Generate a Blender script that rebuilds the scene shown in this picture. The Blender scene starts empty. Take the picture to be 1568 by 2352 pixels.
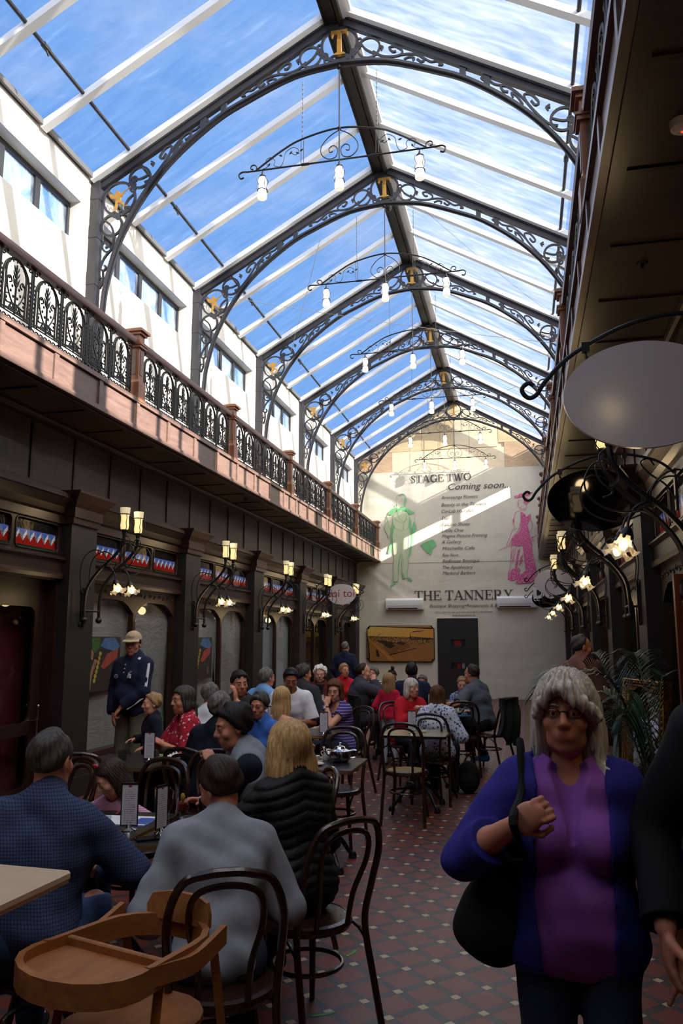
import bpy, bmesh, math, random
import numpy as np
from mathutils import Vector, Matrix, Euler
R = math.radians
sc = bpy.context.scene
col = sc.collection

# ---------------------------------------------------------------- camera, sky, sun, exposure
PITCH, YAW = 9.132, 12.833            # degrees up, degrees left of the hall's axis
cam_d = bpy.data.cameras.new('camera')
cam = bpy.data.objects.new('camera', cam_d)
col.objects.link(cam)
cam.location = (0, 0, 1.7)
cam.rotation_euler = (R(90 + PITCH), 0, R(YAW))
cam_d.sensor_fit = 'VERTICAL'
cam_d.sensor_height = 36.0
cam_d.lens = 36.0 * 1829 / 2352
cam_d.clip_start = 0.05
cam_d.clip_end = 500
sc.camera = cam

sc.view_settings.view_transform = 'Standard'
sc.view_settings.look = 'None'
sc.view_settings.gamma = 1
sc.view_settings.use_curve_mapping = False
sc.view_settings.exposure = 0.0
sc.cycles.max_bounces = 10
sc.cycles.diffuse_bounces = 4
sc.cycles.glossy_bounces = 4
sc.cycles.transmission_bounces = 6
sc.cycles.transparent_max_bounces = 24
sc.cycles.caustics_reflective = False
sc.cycles.caustics_refractive = False
sc.cycles.sample_clamp_indirect = 6.0
sc.cycles.use_denoising = True

SUN_DIR = Vector((-1.0, 0.36, -0.4635)).normalized()
sun_d = bpy.data.lights.new('sun', 'SUN')
sun_d.energy = 25.0
sun_d.angle = R(0.6)
sun_d.color = (1.0, 0.93, 0.82)
sun = bpy.data.objects.new('sun', sun_d)
col.objects.link(sun)
sun.location = (20, -5, 14)
sun.rotation_euler = SUN_DIR.to_track_quat('-Z', 'Y').to_euler()

SKY_STRENGTH = 1.0
HAZE, HAZE_LO, HAZE_HI = (9.2, 8.7, 8.0, 1), 0.16, 0.8
def make_world():
    w = bpy.data.worlds.new('sky')
    sc.world = w
    w.use_nodes = True
    nt = w.node_tree
    nt.nodes.clear()
    def nd(t): return nt.nodes.new(t)
    L = nt.links.new
    out = nd('ShaderNodeOutputWorld'); bg = nd('ShaderNodeBackground')
    tc = nd('ShaderNodeTexCoord')
    def dotn(v):
        d = nd('ShaderNodeVectorMath'); d.operation = 'DOT_PRODUCT'; d.inputs[1].default_value = v
        L(tc.outputs['Generated'], d.inputs[0]); return d.outputs['Value']
    def mrange(v, a, b_, c=0.0, d=1.0):
        m = nd('ShaderNodeMapRange'); m.inputs[1].default_value = a; m.inputs[2].default_value = b_
        m.inputs[3].default_value = c; m.inputs[4].default_value = d; m.interpolation_type = 'SMOOTHSTEP'
        L(v, m.inputs[0]); return m.outputs[0]
    ramp = nd('ShaderNodeValToRGB')
    e = ramp.color_ramp.elements
    e[0].position = 0.0; e[0].color = (0.24, 0.72, 1.95, 1)
    e[1].position = 1.0; e[1].color = (0.80, 1.18, 2.1, 1)
    m = e.new(0.48); m.color = (0.40, 0.98, 2.15, 1)
    m2 = e.new(0.66); m2.color = (0.56, 1.08, 2.15, 1)
    mr = nd('ShaderNodeMapRange'); mr.inputs[1].default_value = -1; mr.inputs[2].default_value = 1
    L(dotn((0.86, 0.18, 0.10)), mr.inputs[0]); L(mr.outputs[0], ramp.inputs[0])
    # broad bright haze round the sun, behind and to the right of the camera
    hz = mrange(dotn(tuple(-SUN_DIR)), HAZE_LO, HAZE_HI)
    # thin streaky cloud
    mp = nd('ShaderNodeMapping'); mp.inputs['Scale'].default_value = (1.6, 3.2, 5.0)
    mp.inputs['Rotation'].default_value = (0.2, 0.3, 0.5)
    L(tc.outputs['Generated'], mp.inputs[0])
    nz = nd('ShaderNodeTexNoise'); nz.inputs['Scale'].default_value = 1.6
    nz.inputs['Detail'].default_value = 6; nz.inputs['Roughness'].default_value = 0.6
    L(mp.outputs[0], nz.inputs['Vector'])
    cr = nd('ShaderNodeValToRGB')
    cr.color_ramp.elements[0].position = 0.5; cr.color_ramp.elements[0].color = (0, 0, 0, 1)
    cr.color_ramp.elements[1].position = 0.78; cr.color_ramp.elements[1].color = (0.6, 0.6, 0.6, 1)
    L(nz.outputs[0], cr.inputs[0])
    mx = nd('ShaderNodeMix'); mx.data_type = 'RGBA'
    L(cr.outputs[0], mx.inputs[0]); L(ramp.outputs[0], mx.inputs[6])
    mx.inputs[7].default_value = (1.9, 2.05, 2.35, 1)
    ad = nd('ShaderNodeMix'); ad.data_type = 'RGBA'
    L(hz, ad.inputs[0]); L(mx.outputs[2], ad.inputs[6]); ad.inputs[7].default_value = HAZE
    L(ad.outputs[2], bg.inputs[0])
    bg.inputs[1].default_value = SKY_STRENGTH
    L(bg.outputs[0], out.inputs[0])
make_world()

# ---------------------------------------------------------------- the hall in metres
XL, XR, XC = -4.98, 1.22, -1.88       # shop-front planes and centre line
FL, FR = -4.24, 0.48                  # balcony edges
YB = 23.95                            # hoarding at the far end
Y0 = -3.5                             # behind the camera
TR = [8.14 + 3.1 * k for k in range(-2, 6)]      # trusses
Z_EAVE, Z_RIDGE = 7.28, 9.06
SL = (Z_RIDGE - Z_EAVE) / (XC - XL)

# ---------------------------------------------------------------- materials
def lin(c):
    c = c / 255.0
    return c / 12.92 if c <= 0.04045 else ((c + 0.055) / 1.055) ** 2.4
def S(r, g, b): return (lin(r), lin(g), lin(b), 1.0)
MATS = {}
class NT:
    def __init__(self, name):
        self.m = bpy.data.materials.new(name); self.m.use_nodes = True
        self.t = self.m.node_tree; self.t.nodes.clear()
        self.out = self.t.nodes.new('ShaderNodeOutputMaterial')
    def n(self, t, **k):
        x = self.t.nodes.new(t)
        for a, v in k.items(): setattr(x, a, v)
        return x
    def l(self, a, b): self.t.links.new(a, b)
    def math(self, op, a, b=None, c=None):
        x = self.n('ShaderNodeMath', operation=op)
        for i, v in enumerate((a, b, c)):
            if v is None: continue
            if isinstance(v, (int, float)): x.inputs[i].default_value = v
            else: self.l(v, x.inputs[i])
        return x.outputs[0]
    def mixc(self, f, a, b):
        x = self.n('ShaderNodeMix', data_type='RGBA')
        for i, v in ((0, f), (6, a), (7, b)):
            if isinstance(v, (int, float)): x.inputs[i].default_value = v
            elif isinstance(v, tuple): x.inputs[i].default_value = v
            else: self.l(v, x.inputs[i])
        return x.outputs[2]
    def coord(self, scale=(1, 1, 1), which='Object', rot=(0, 0, 0)):
        tc = self.n('ShaderNodeTexCoord'); mp = self.n('ShaderNodeMapping')
        mp.inputs['Scale'].default_value = scale; mp.inputs['Rotation'].default_value = rot
        self.l(tc.outputs[which], mp.inputs[0]); return mp.outputs[0]
    def noise(self, vec, scale=5, detail=4, rough=0.55, dist=0):
        x = self.n('ShaderNodeTexNoise')
        x.inputs['Scale'].default_value = scale; x.inputs['Detail'].default_value = detail
        x.inputs['Roughness'].default_value = rough; x.inputs['Distortion'].default_value = dist
        self.l(vec, x.inputs['Vector']); return x.outputs[0]
    def ramp(self, v, stops, const=False):
        x = self.n('ShaderNodeValToRGB'); e = x.color_ramp.elements
        if const: x.color_ramp.interpolation = 'CONSTANT'
        while len(e) < len(stops): e.new(0.5)
        for i, (p, c) in enumerate(stops):
            e[i].position = p; e[i].color = c if len(c) == 4 else (*c, 1)
        self.l(v, x.inputs[0]); return x.outputs[0]
    def sep(self, vec):
        x = self.n('ShaderNodeSeparateXYZ'); self.l(vec, x.inputs[0]); return x.outputs
    def bsdf(self, color=None, rough=0.5, metal=0.0, bump=None, bstr=0.3, bdist=0.01, spec=0.5, emit=None, estr=0, sheen=0, coat=0):
        b = self.n('ShaderNodeBsdfPrincipled')
        if color is not None:
            if isinstance(color, tuple): b.inputs['Base Color'].default_value = color
            else: self.l(color, b.inputs['Base Color'])
        if isinstance(rough, (int, float)): b.inputs['Roughness'].default_value = rough
        else: self.l(rough, b.inputs['Roughness'])
        b.inputs['Metallic'].default_value = metal
        b.inputs['Specular IOR Level'].default_value = spec
        if sheen: b.inputs['Sheen Weight'].default_value = sheen
        if coat: b.inputs['Coat Weight'].default_value = coat
        if emit is not None:
            b.inputs['Emission Color'].default_value = emit; b.inputs['Emission Strength'].default_value = estr
        if bump is not None:
            bm = self.n('ShaderNodeBump'); bm.inputs['Strength'].default_value = bstr; bm.inputs['Distance'].default_value = bdist
            self.l(bump, bm.inputs['Height']); self.l(bm.outputs[0], b.inputs['Normal'])
        self.l(b.outputs[0], self.out.inputs[0]); return b
def reg(key, nt): MATS[key] = nt.m; return nt.m
def M(key): return MATS[key]
def plain(key, c, rough=0.6, metal=0.0, var=0.12, scale=6, spec=0.5, bump=0.0, coat=0, sheen=0, stretch=(1, 1, 1)):
    t = NT(key.replace('_', ' ')); v = t.coord(stretch)
    n = t.noise(v, scale, 5)
    lo = tuple(x * (1 - var) for x in c[:3]) + (1,); hi = tuple(min(1, x * (1 + var)) for x in c[:3]) + (1,)
    cc = t.ramp(n, [(0.3, lo), (0.7, hi)])
    t.bsdf(cc, rough, metal, bump=n if bump else None, bstr=bump, spec=spec, coat=coat, sheen=sheen)
    return reg(key, t)
def wood(key, c1, c2, rough=0.4, scale=3, stretch=(8, 8, 0.7), coat=0.0):
    t = NT(key.replace('_', ' ')); v = t.coord(stretch)
    n = t.noise(v, scale, 6, 0.6, 0.6)
    cc = t.ramp(n, [(0.3, c1), (0.7, c2)])
    t.bsdf(cc, rough, 0, bump=n, bstr=0.08, bdist=0.004, coat=coat)
    return reg(key, t)

wood('dark_wood', S(36, 21, 17), S(54, 33, 26), 0.34)
wood('dark_wood_h', S(36, 21, 17), S(54, 33, 26), 0.34, stretch=(8, 0.7, 8))
wood('panel_wood', S(60, 49, 44), S(76, 63, 56), 0.42, stretch=(6, 6, 0.8))
wood('mahogany', S(84, 64, 58), S(110, 88, 80), 0.35, stretch=(7, 0.8, 7))
wood('mahogany_v', S(112, 68, 48), S(150, 98, 70), 0.35, stretch=(7, 7, 0.8))
wood('red_wood', S(70, 31, 22), S(98, 48, 34), 0.3, stretch=(7, 7, 0.8))
wood('soffit_wood', S(44, 31, 23), S(62, 45, 32), 0.38, stretch=(0.8, 7, 7))
wood('handrail_wood', S(84, 58, 54), S(112, 82, 76), 0.35, stretch=(7, 0.8, 7))
wood('chair_wood', S(34, 19, 14), S(52, 30, 22), 0.26, coat=0.3)
wood('honey_wood', S(128, 76, 36), S(164, 104, 54), 0.5, stretch=(6, 1, 6))
wood('honey_wood_v', S(120, 70, 34), S(150, 94, 48), 0.34)
plain('post_paint', S(31, 30, 30), 0.5, var=0.06)
plain('iron', S(52, 52, 58), 0.42, 0.25, var=0.08)
plain('iron_black', S(26, 26, 28), 0.42, 0.3, var=0.1)
plain('grey_steel', S(64, 64, 68), 0.45, 0.3, var=0.05)
plain('white_wall', S(226, 222, 214), 0.85, var=0.02)
plain('white_metal', S(236, 238, 240), 0.45, var=0.01)
plain('gutter_grey', S(96, 96, 96), 0.6, var=0.05)
plain('window_frame', S(58, 58, 62), 0.4, 0.2, var=0.03)
plain('gold', S(186, 140, 66), 0.45, 0.55, var=0.15, scale=20)
plain('chrome', S(200, 200, 205), 0.12, 1.0, var=0.02)
plain('white_plastic', S(232, 232, 232), 0.35, var=0.01)
plain('black_plastic', S(22, 22, 24), 0.4, var=0.05)
plain('black_paint', S(20, 20, 21), 0.45, var=0.05)
plain('paper', S(224, 220, 224), 0.6, var=0.02)
plain('ceramic', S(226, 224, 216), 0.18, var=0.02)
plain('ink', S(74, 62, 62), 0.8, var=0.05)
plain('red_paint', S(150, 24, 30), 0.5, var=0.05)
plain('cable', S(150, 150, 150), 0.5, 0.4, var=0.05)
plain('brass_edge', S(150, 120, 80), 0.35, 0.7, var=0.1)

# ---------------------------------------------------------------- mesh building
class MB:
    def __init__(self): self.v = []; self.f = []; self.m = []; self.T = Matrix.Identity(4); self.mi = 0
    def _add(self, vs, fs):
        o = len(self.v); T = self.T
        self.v += [tuple(T @ Vector(p)) for p in vs]
        self.f += [tuple(i + o for i in f) for f in fs]
        self.m += [self.mi] * len(fs)
        return self
    def box(self, x0, x1, y0, y1, z0, z1):
        v = [(x0, y0, z0), (x1, y0, z0), (x1, y1, z0), (x0, y1, z0), (x0, y0, z1), (x1, y0, z1), (x1, y1, z1), (x0, y1, z1)]
        return self._add(v, [(0, 3, 2, 1), (4, 5, 6, 7), (0, 1, 5, 4), (1, 2, 6, 5), (2, 3, 7, 6), (3, 0, 4, 7)])
    def bev(self, x0, x1, y0, y1, z0, z1, b=0.01, axis='z'):
        # box with chamfered edges about one axis
        def R4(a0, a1, b0, b1): return [(a0 + b, b0), (a1 - b, b0), (a1, b0 + b), (a1, b1 - b), (a1 - b, b1), (a0 + b, b1), (a0, b1 - b), (a0, b0 + b)]
        if axis == 'z': return self.prism(R4(x0, x1, y0, y1), z0, z1)
        if axis == 'y':
            p = R4(x0, x1, z0, z1); return self._pr([(a, y0, c) for a, c in p], [(a, y1, c) for a, c in p], True)
        p = R4(y0, y1, z0, z1); return self._pr([(x0, a, c) for a, c in p], [(x1, a, c) for a, c in p], False)
    def _pr(self, lo, hi, flip=False):
        n = len(lo)
        fs = [tuple(range(n))[::-1], tuple(range(n, 2 * n))] + [(i, (i + 1) % n, n + (i + 1) % n, n + i) for i in range(n)]
        if flip: fs = [f[::-1] for f in fs]
        return self._add(lo + hi, fs)
    def prism(self, poly, z0, z1):
        a = sum(poly[i][0] * poly[(i + 1) % len(poly)][1] - poly[(i + 1) % len(poly)][0] * poly[i][1] for i in range(len(poly)))
        if a < 0: poly = poly[::-1]
        return self._pr([(x, y, z0) for x, y in poly], [(x, y, z1) for x, y in poly])
    def xz(self, poly, y0, y1):
        # polygon drawn in x, z and given depth along y
        a = sum(poly[i][0] * poly[(i + 1) % len(poly)][1] - poly[(i + 1) % len(poly)][0] * poly[i][1] for i in range(len(poly)))
        if a < 0: poly = poly[::-1]
        return self._pr([(x, y1, z) for x, z in poly], [(x, y0, z) for x, z in poly])
    def yz(self, poly, x0, x1):
        a = sum(poly[i][0] * poly[(i + 1) % len(poly)][1] - poly[(i + 1) % len(poly)][0] * poly[i][1] for i in range(len(poly)))
        if a < 0: poly = poly[::-1]
        return self._pr([(x0, y, z) for y, z in poly], [(x1, y, z) for y, z in poly])
    def tube(self, pts, r, n=8, closed=False, up=None, sq=None):
        """round tube, or with up and sq=(a, b) a flat bar: a across, b along up"""
        P = [Vector(p) for p in pts]; k = len(P)
        if k < 2: return self
        rs = r if isinstance(r, (list, tuple)) else [r] * k
        T = []
        for i in range(k):
            if closed: d = P[(i + 1) % k] - P[i - 1]
            else: d = P[min(i + 1, k - 1)] - P[max(i - 1, 0)]
            T.append(d.normalized() if d.length > 1e-9 else Vector((0, 0, 1)))
        if up is not None:
            U = Vector(up)
            NN = [(t.cross(U)).normalized() for t in T]; BB = [U.normalized()] * k if sq else [n_.cross(t) for n_, t in zip(NN, T)]
        else:
            a = Vector((0, 0, 1)) if abs(T[0].z) < 0.9 else Vector((1, 0, 0))
            nrm = T[0].cross(a).normalized(); NN = []
            for i in range(k):
                if i: nrm = (nrm - T[i] * nrm.dot(T[i])); nrm = nrm.normalized() if nrm.length > 1e-9 else NN[-1]
                NN.append(nrm.copy())
            BB = [t.cross(n_) for t, n_ in zip(T, NN)]
        vs = []
        for i in range(k):
            if sq:
                s = rs[i]
                for (a, b) in ((-1, -1), (1, -1), (1, 1), (-1, 1)): vs.append(P[i] + NN[i] * (a * sq[0] * s) + BB[i] * (b * sq[1] * s))
            else:
                for j in range(n):
                    an = 2 * math.pi * j / n
                    vs.append(P[i] + (NN[i] * math.cos(an) + BB[i] * math.sin(an)) * rs[i])
        if sq: n = 4
        fs = []
        for i in range(k if closed else k - 1):
            i2 = (i + 1) % k
            for j in range(n):
                j2 = (j + 1) % n
                fs.append((i * n + j, i * n + j2, i2 * n + j2, i2 * n + j))
        if not closed:
            fs.append(tuple(range(n))[::-1]); fs.append(tuple((k - 1) * n + j for j in range(n)))
        return self._add(vs, fs)
    def lathe(self, prof, n=20, c=(0, 0, 0), wob=None):
        vs = []; k = len(prof)
        for (r, z) in prof:
            for j in range(n):
                an = 2 * math.pi * j / n; rr = r
                if wob: rr = r * (1 + wob(an, z))
                vs.append((c[0] + rr * math.cos(an), c[1] + rr * math.sin(an), c[2] + z))
        fs = [(i * n + j, i * n + (j + 1) % n, (i + 1) * n + (j + 1) % n, (i + 1) * n + j) for i in range(k - 1) for j in range(n)]
        if prof[0][0] > 1e-6: fs.append(tuple(range(n))[::-1])
        if prof[-1][0] > 1e-6: fs.append(tuple((k - 1) * n + j for j in range(n)))
        return self._add(vs, fs)
    def ball(self, c, r, n=12, m=8, s=(1, 1, 1)):
        vs = [(c[0], c[1], c[2] - r * s[2])]
        for i in range(1, m):
            t = math.pi * i / m
            for j in range(n):
                a = 2 * math.pi * j / n
                vs.append((c[0] + r * s[0] * math.sin(t) * math.cos(a), c[1] + r * s[1] * math.sin(t) * math.sin(a), c[2] - r * s[2] * math.cos(t)))
        vs.append((c[0], c[1], c[2] + r * s[2])); e = len(vs) - 1
        fs = [(0, 1 + (j + 1) % n, 1 + j) for j in range(n)]
        fs += [(1 + i * n + j, 1 + i * n + (j + 1) % n, 1 + (i + 1) * n + (j + 1) % n, 1 + (i + 1) * n + j) for i in range(m - 2) for j in range(n)]
        fs += [(e, 1 + (m - 2) * n + j, 1 + (m - 2) * n + (j + 1) % n) for j in range(n)]
        return self._add(vs, fs)
    def grid(self, fn, nu, nv, two=False):
        vs = [fn(i / nu, j / nv) for j in range(nv + 1) for i in range(nu + 1)]
        fs = [(j * (nu + 1) + i, j * (nu + 1) + i + 1, (j + 1) * (nu + 1) + i + 1, (j + 1) * (nu + 1) + i) for j in range(nv) for i in range(nu)]
        return self._add(vs, fs)
    def mesh(self, name, mats, smooth=35):
        me = bpy.data.meshes.new(name)
        me.from_pydata(self.v, [], self.f)
        for m in (mats if isinstance(mats, (list, tuple)) else [mats]):
            me.materials.append(M(m) if isinstance(m, str) else m)
        if any(self.m): me.polygons.foreach_set('material_index', self.m)
        if smooth:
            me.polygons.foreach_set('use_smooth', [True] * len(me.polygons))
            me.set_sharp_from_angle(angle=R(smooth))
        me.update()
        return me
    def build(self, name, mats, parent=None, loc=None, rz=0, smooth=35):
        o = bpy.data.objects.new(name, self.mesh(name, mats, smooth))
        col.objects.link(o)
        if parent is not None: o.parent = parent
        if loc is not None: o.location = loc
        if rz: o.rotation_euler.z = rz
        return o
def cr(pts, n=6, closed=False):
    """Catmull-Rom curve through points"""
    P = [np.array(p, float) for p in pts]; k = len(P); out = []
    seg = k if closed else k - 1
    for i in range(seg):
        if closed: p0, p1, p2, p3 = P[(i - 1) % k], P[i], P[(i + 1) % k], P[(i + 2) % k]
        else: p0, p1, p2, p3 = P[max(i - 1, 0)], P[i], P[i + 1], P[min(i + 2, k - 1)]
        for j in range(n):
            t = j / n
            out.append(tuple(0.5 * ((2 * p1) + (-p0 + p2) * t + (2 * p0 - 5 * p1 + 4 * p2 - p3) * t * t + (-p0 + 3 * p1 - 3 * p2 + p3) * t ** 3)))
    if not closed: out.append(tuple(P[-1]))
    return out
def arc(cx, cy, r, a0, a1, n=16):
    return [(cx + r * math.cos(R(a0 + (a1 - a0) * i / n)), cy + r * math.sin(R(a0 + (a1 - a0) * i / n))) for i in range(n + 1)]
def spiral(cx, cy, r0, r1, a0, a1, n=22):
    return [(cx + (r0 + (r1 - r0) * i / n) * math.cos(R(a0 + (a1 - a0) * i / n)), cy + (r0 + (r1 - r0) * i / n) * math.sin(R(a0 + (a1 - a0) * i / n))) for i in range(n + 1)]
def unit(v): v = np.array(v, float); return v / (np.linalg.norm(v) + 1e-9)
def tag(o, label=None, cat=None, group=None, kind=None):
    if label: o['label'] = label
    if cat: o['category'] = cat
    if group: o['group'] = group
    if kind: o['kind'] = kind
    return o
def empty(name, loc=(0, 0, 0), rz=0, parent=None):
    o = bpy.data.objects.new(name, None); col.objects.link(o)
    o.location = loc; o.rotation_euler = (0, 0, rz); o.empty_display_size = 0.1
    if parent is not None: o.parent = parent
    return o
KIDS = {}
def kids(o): return [c for c in bpy.data.objects if c.parent == o]
def copy_tree(o, parent=None, kidmap=None):
    if kidmap is None:
        kidmap = {}
        for c in bpy.data.objects:
            if c.parent is not None: kidmap.setdefault(c.parent.name, []).append(c)
    c = o.copy(); col.objects.link(c); c.parent = parent
    for ch in kidmap.get(o.name, []): copy_tree(ch, c, kidmap)
    return c
def light(name, loc, power, color, r=0.04, parent=None):
    d = bpy.data.lights.new(name, 'POINT'); d.energy = power; d.color = color; d.shadow_soft_size = r
    o = bpy.data.objects.new(name, d); col.objects.link(o); o.location = loc
    if parent is not None: o.parent = parent
    return o
def struct(mb, name, mats, **k):
    o = mb.build(name, mats, **k); o['kind'] = 'structure'
    return o
# ================================================================ MATERIALS OF THE SHELL
def floor_mat():
    t = NT('quarry tile floor'); v = t.coord((1, 1, 1)); x, y, z = t.sep(v)
    p = 0.1985 * math.sqrt(2)
    fs = []
    for sgn in (1, -1):
        a = t.math('ADD', t.math('ADD', x, 0.949), t.math('MULTIPLY', t.math('SUBTRACT', y, 4.742), sgn))
        f = t.math('SUBTRACT', t.math('FRACT', t.math('ADD', t.math('DIVIDE', a, p), 0.5)), 0.5)
        fs.append(t.math('ABSOLUTE', f))
    st = [t.math('LESS_THAN', f, 0.108) for f in fs]
    both = t.math('MULTIPLY', *st); anyb = t.math('MAXIMUM', *st)
    gr = [t.math('LESS_THAN', t.math('ABSOLUTE', t.math('SUBTRACT', f, 0.108)), 0.006) for f in fs]
    gl = t.math('MAXIMUM', *gr)
    n = t.noise(v, 9, 4); n2 = t.noise(v, 1.3, 3)
    red = t.mixc(n, S(96, 44, 34), S(130, 62, 46)); red = t.mixc(t.math('MULTIPLY', n2, 0.4), red, S(112, 64, 52))
    grey = t.mixc(n, S(54, 48, 48), S(70, 63, 63)); cream = t.mixc(n, S(176, 152, 116), S(196, 172, 136))
    c = t.mixc(anyb, red, grey); c = t.mixc(both, c, cream); c = t.mixc(gl, c, S(52, 44, 42))
    h = t.math('SUBTRACT', 1.0, gl)
    t.bsdf(c, t.math('ADD', t.math('MULTIPLY', n, 0.2), 0.3), bump=h, bstr=0.25, bdist=0.003)
    reg('floor', t)
floor_mat()
def glass_mat(key, tint, gloss=0.06, dust=0.0, dustc=(0.9, 0.92, 0.95, 1), rough=0.02, refl_tint=0.0):
    t = NT(key.replace('_', ' '))
    tr = t.n('ShaderNodeBsdfTransparent'); tr.inputs[0].default_value = tint
    gl = t.n('ShaderNodeBsdfGlossy'); gl.inputs['Roughness'].default_value = rough
    fr = t.n('ShaderNodeFresnel'); fr.inputs[0].default_value = 1.45
    mx = t.n('ShaderNodeMixShader')
    geo = t.n('ShaderNodeNewGeometry')
    t.l(t.math('MULTIPLY', t.math('MULTIPLY', fr.outputs[0], t.math('SUBTRACT', 1.0, geo.outputs['Backfacing'])), gloss / 0.06 if gloss < 0.06 else 1.0), mx.inputs[0])
    if dust:
        v = t.coord((1.2, 5.5, 1.2)); n = t.noise(v, 1.4, 5, 0.6, 0.4)
        f = t.ramp(n, [(0.35, (dust * 0.35,) * 3), (0.62, (dust * 0.8,) * 3), (0.8, (dust * 2.2,) * 3)])
        tl = t.n('ShaderNodeBsdfTranslucent'); tl.inputs[0].default_value = dustc
        m2 = t.n('ShaderNodeMixShader'); t.l(f, m2.inputs[0]); t.l(tr.outputs[0], m2.inputs[1]); t.l(tl.outputs[0], m2.inputs[2])
        t.l(m2.outputs[0], mx.inputs[1])
    elif refl_tint:
        df = t.n('ShaderNodeBsdfDiffuse'); df.inputs[0].default_value = (0.8, 0.86, 0.9, 1); m2 = t.n('ShaderNodeMixShader')  # pale diffuse patches put bright reflections into the pane's colour
        v = t.coord((1, 1, 1)); n = t.noise(v, 1.6, 4, 0.6, 2.5); t.l(t.ramp(n, [(0.35, (refl_tint * .4,) * 3), (0.6, (refl_tint * 2.0,) * 3)]), m2.inputs[0]); t.l(tr.outputs[0], m2.inputs[1]); t.l(df.outputs[0], m2.inputs[2]); t.l(m2.outputs[0], mx.inputs[1])
    else: t.l(tr.outputs[0], mx.inputs[1])
    t.l(gl.outputs[0], mx.inputs[2]); t.l(mx.outputs[0], t.out.inputs[0])
    reg(key, t)
glass_mat('roof_glass', (0.35, 0.36, 0.375, 1), 0.015, dust=0.075)
glass_mat('tinted_glass', (0.74, 0.80, 0.84, 1), 0.06, refl_tint=0.14)
glass_mat('clear_glass', (0.96, 0.97, 0.97, 1), 0.06)
glass_mat('shop_glass', (0.92, 0.93, 0.93, 1), 0.06)
glass_mat('tumbler_glass', (0.86, 0.88, 0.90, 1), 0.06)
def plastic_sheet():
    t = NT('polythene sheet'); v = t.coord((1, 1, 1), rot=(0.5, 0, 0)); w = t.coord((3, 1.2, 4), rot=(0.7, 0, 0))
    n = t.noise(w, 2.2, 5, 0.55, 1.2); n2 = t.noise(v, 1.2, 3)
    c = t.mixc(n2, S(136, 136, 138), S(172, 170, 168))
    t.bsdf(c, 0.3, bump=n, bstr=0.6, bdist=0.03, spec=0.5)
    reg('plastic_sheet', t)
plastic_sheet()
plain('white_panel', S(150, 156, 166), 0.7, var=0.03)
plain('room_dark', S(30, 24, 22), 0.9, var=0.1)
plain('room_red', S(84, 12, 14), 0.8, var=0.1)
plain('roller_white', S(238, 238, 236), 0.6, var=0.01)
def banner_mat():
    t = NT('printed banner cloth'); v = t.coord((0.35, 1, 0.9), rot=(0, 0.5, 0)); n = t.noise(v, 1.1, 3, 0.4, 0.5)
    w = t.coord((0.9, 1, 0.18)); n3 = t.noise(w, 1.6, 2, 0.4); v2 = t.coord(); n2 = t.noise(v2, 3, 4)
    c = t.mixc(n2, S(205, 198, 182), S(216, 210, 194))
    t.bsdf(c, 0.7, bump=t.math('ADD', n, n3), bstr=0.5, bdist=0.16)
    reg('banner', t)
banner_mat()
def ply(key, c1, c2):
    t = NT(key); v = t.coord((0.8, 1, 3.2)); n = t.noise(v, 1.3, 4, 0.5, 2.0)
    t.bsdf(t.ramp(n, [(0.3, c1), (0.5, c2), (0.52, c1), (0.75, c2)]), 0.7, bump=n, bstr=0.02); reg(key, t)
ply('ply_a', S(206, 184, 142), S(220, 200, 160)); ply('ply_b', S(222, 204, 172), S(234, 218, 190)); ply('ply_c', S(190, 160, 128), S(206, 178, 146))
# leaded lights: dark panes above, a row of white and blue diamonds, red below
def stained_mat():
    t = NT('stained glass'); tc = t.n('ShaderNodeTexCoord'); x, y, z = t.sep(tc.outputs['Object'])
    u = t.math('DIVIDE', y, 0.128); f = t.math('FRACT', u)
    tri = t.math('ABSOLUTE', t.math('SUBTRACT', f, 0.5))          # 0 at middle, .5 at edges
    # z runs 0 .. 0.34
    b1 = t.math('SUBTRACT', 0.115, t.math('MULTIPLY', t.math('SUBTRACT', 0.5, tri), 0.0))
    zig_lo = t.math('ADD', 0.085, t.math('MULTIPLY', tri, 0.15))
    zig_hi = t.math('ADD', 0.205, t.math('MULTIPLY', t.math('SUBTRACT', tri, 0.5), 0.13))
    top = t.math('GREATER_THAN', z, 0.215)
    indi = t.math('MULTIPLY', t.math('GREATER_THAN', z, zig_lo), t.math('LESS_THAN', z, zig_hi))
    blue = t.math('MULTIPLY', t.math('GREATER_THAN', z, zig_hi), t.math('LESS_THAN', z, 0.215))
    left = t.math('LESS_THAN', f, 0.5)
    n = t.noise(t.coord((2, 9, 14)), 3, 4)
    dia = t.mixc(left, S(226, 230, 236), S(120, 134, 150))
    c = t.mixc(n, S(150, 20, 18), S(178, 40, 34))
    c = t.mixc(t.math('LESS_THAN', z, 0.05), c, S(16, 64, 34))
    c = t.mixc(t.math('LESS_THAN', z, 0.03), c, t.mixc(n, S(60, 90, 190), S(150, 170, 226)))
    c = t.mixc(indi, c, dia)
    c = t.mixc(blue, c, t.mixc(n, S(52, 84, 200), S(104, 136, 226)))
    c = t.mixc(top, c, S(22, 20, 20))
    lead = t.math('MAXIMUM', t.math('LESS_THAN', t.math('ABSOLUTE', t.math('SUBTRACT', f, 0.0)), 0.02), t.math('LESS_THAN', t.math('ABSOLUTE', t.math('SUBTRACT', f, 0.5)), 0.012))
    lead = t.math('MAXIMUM', lead, t.math('LESS_THAN', t.math('ABSOLUTE', t.math('SUBTRACT', z, 0.215)), 0.003))
    lead = t.math('MAXIMUM', lead, t.math('LESS_THAN', t.math('ABSOLUTE', t.math('SUBTRACT', z, 0.14)), 0.0015))
    c = t.mixc(lead, c, S(26, 26, 28))
    t.bsdf(c, 0.08, bump=t.noise(t.coord((1, 1, 1)), 26, 2), bstr=0.12, bdist=0.01, spec=0.6)
    reg('stained', t)
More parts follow.
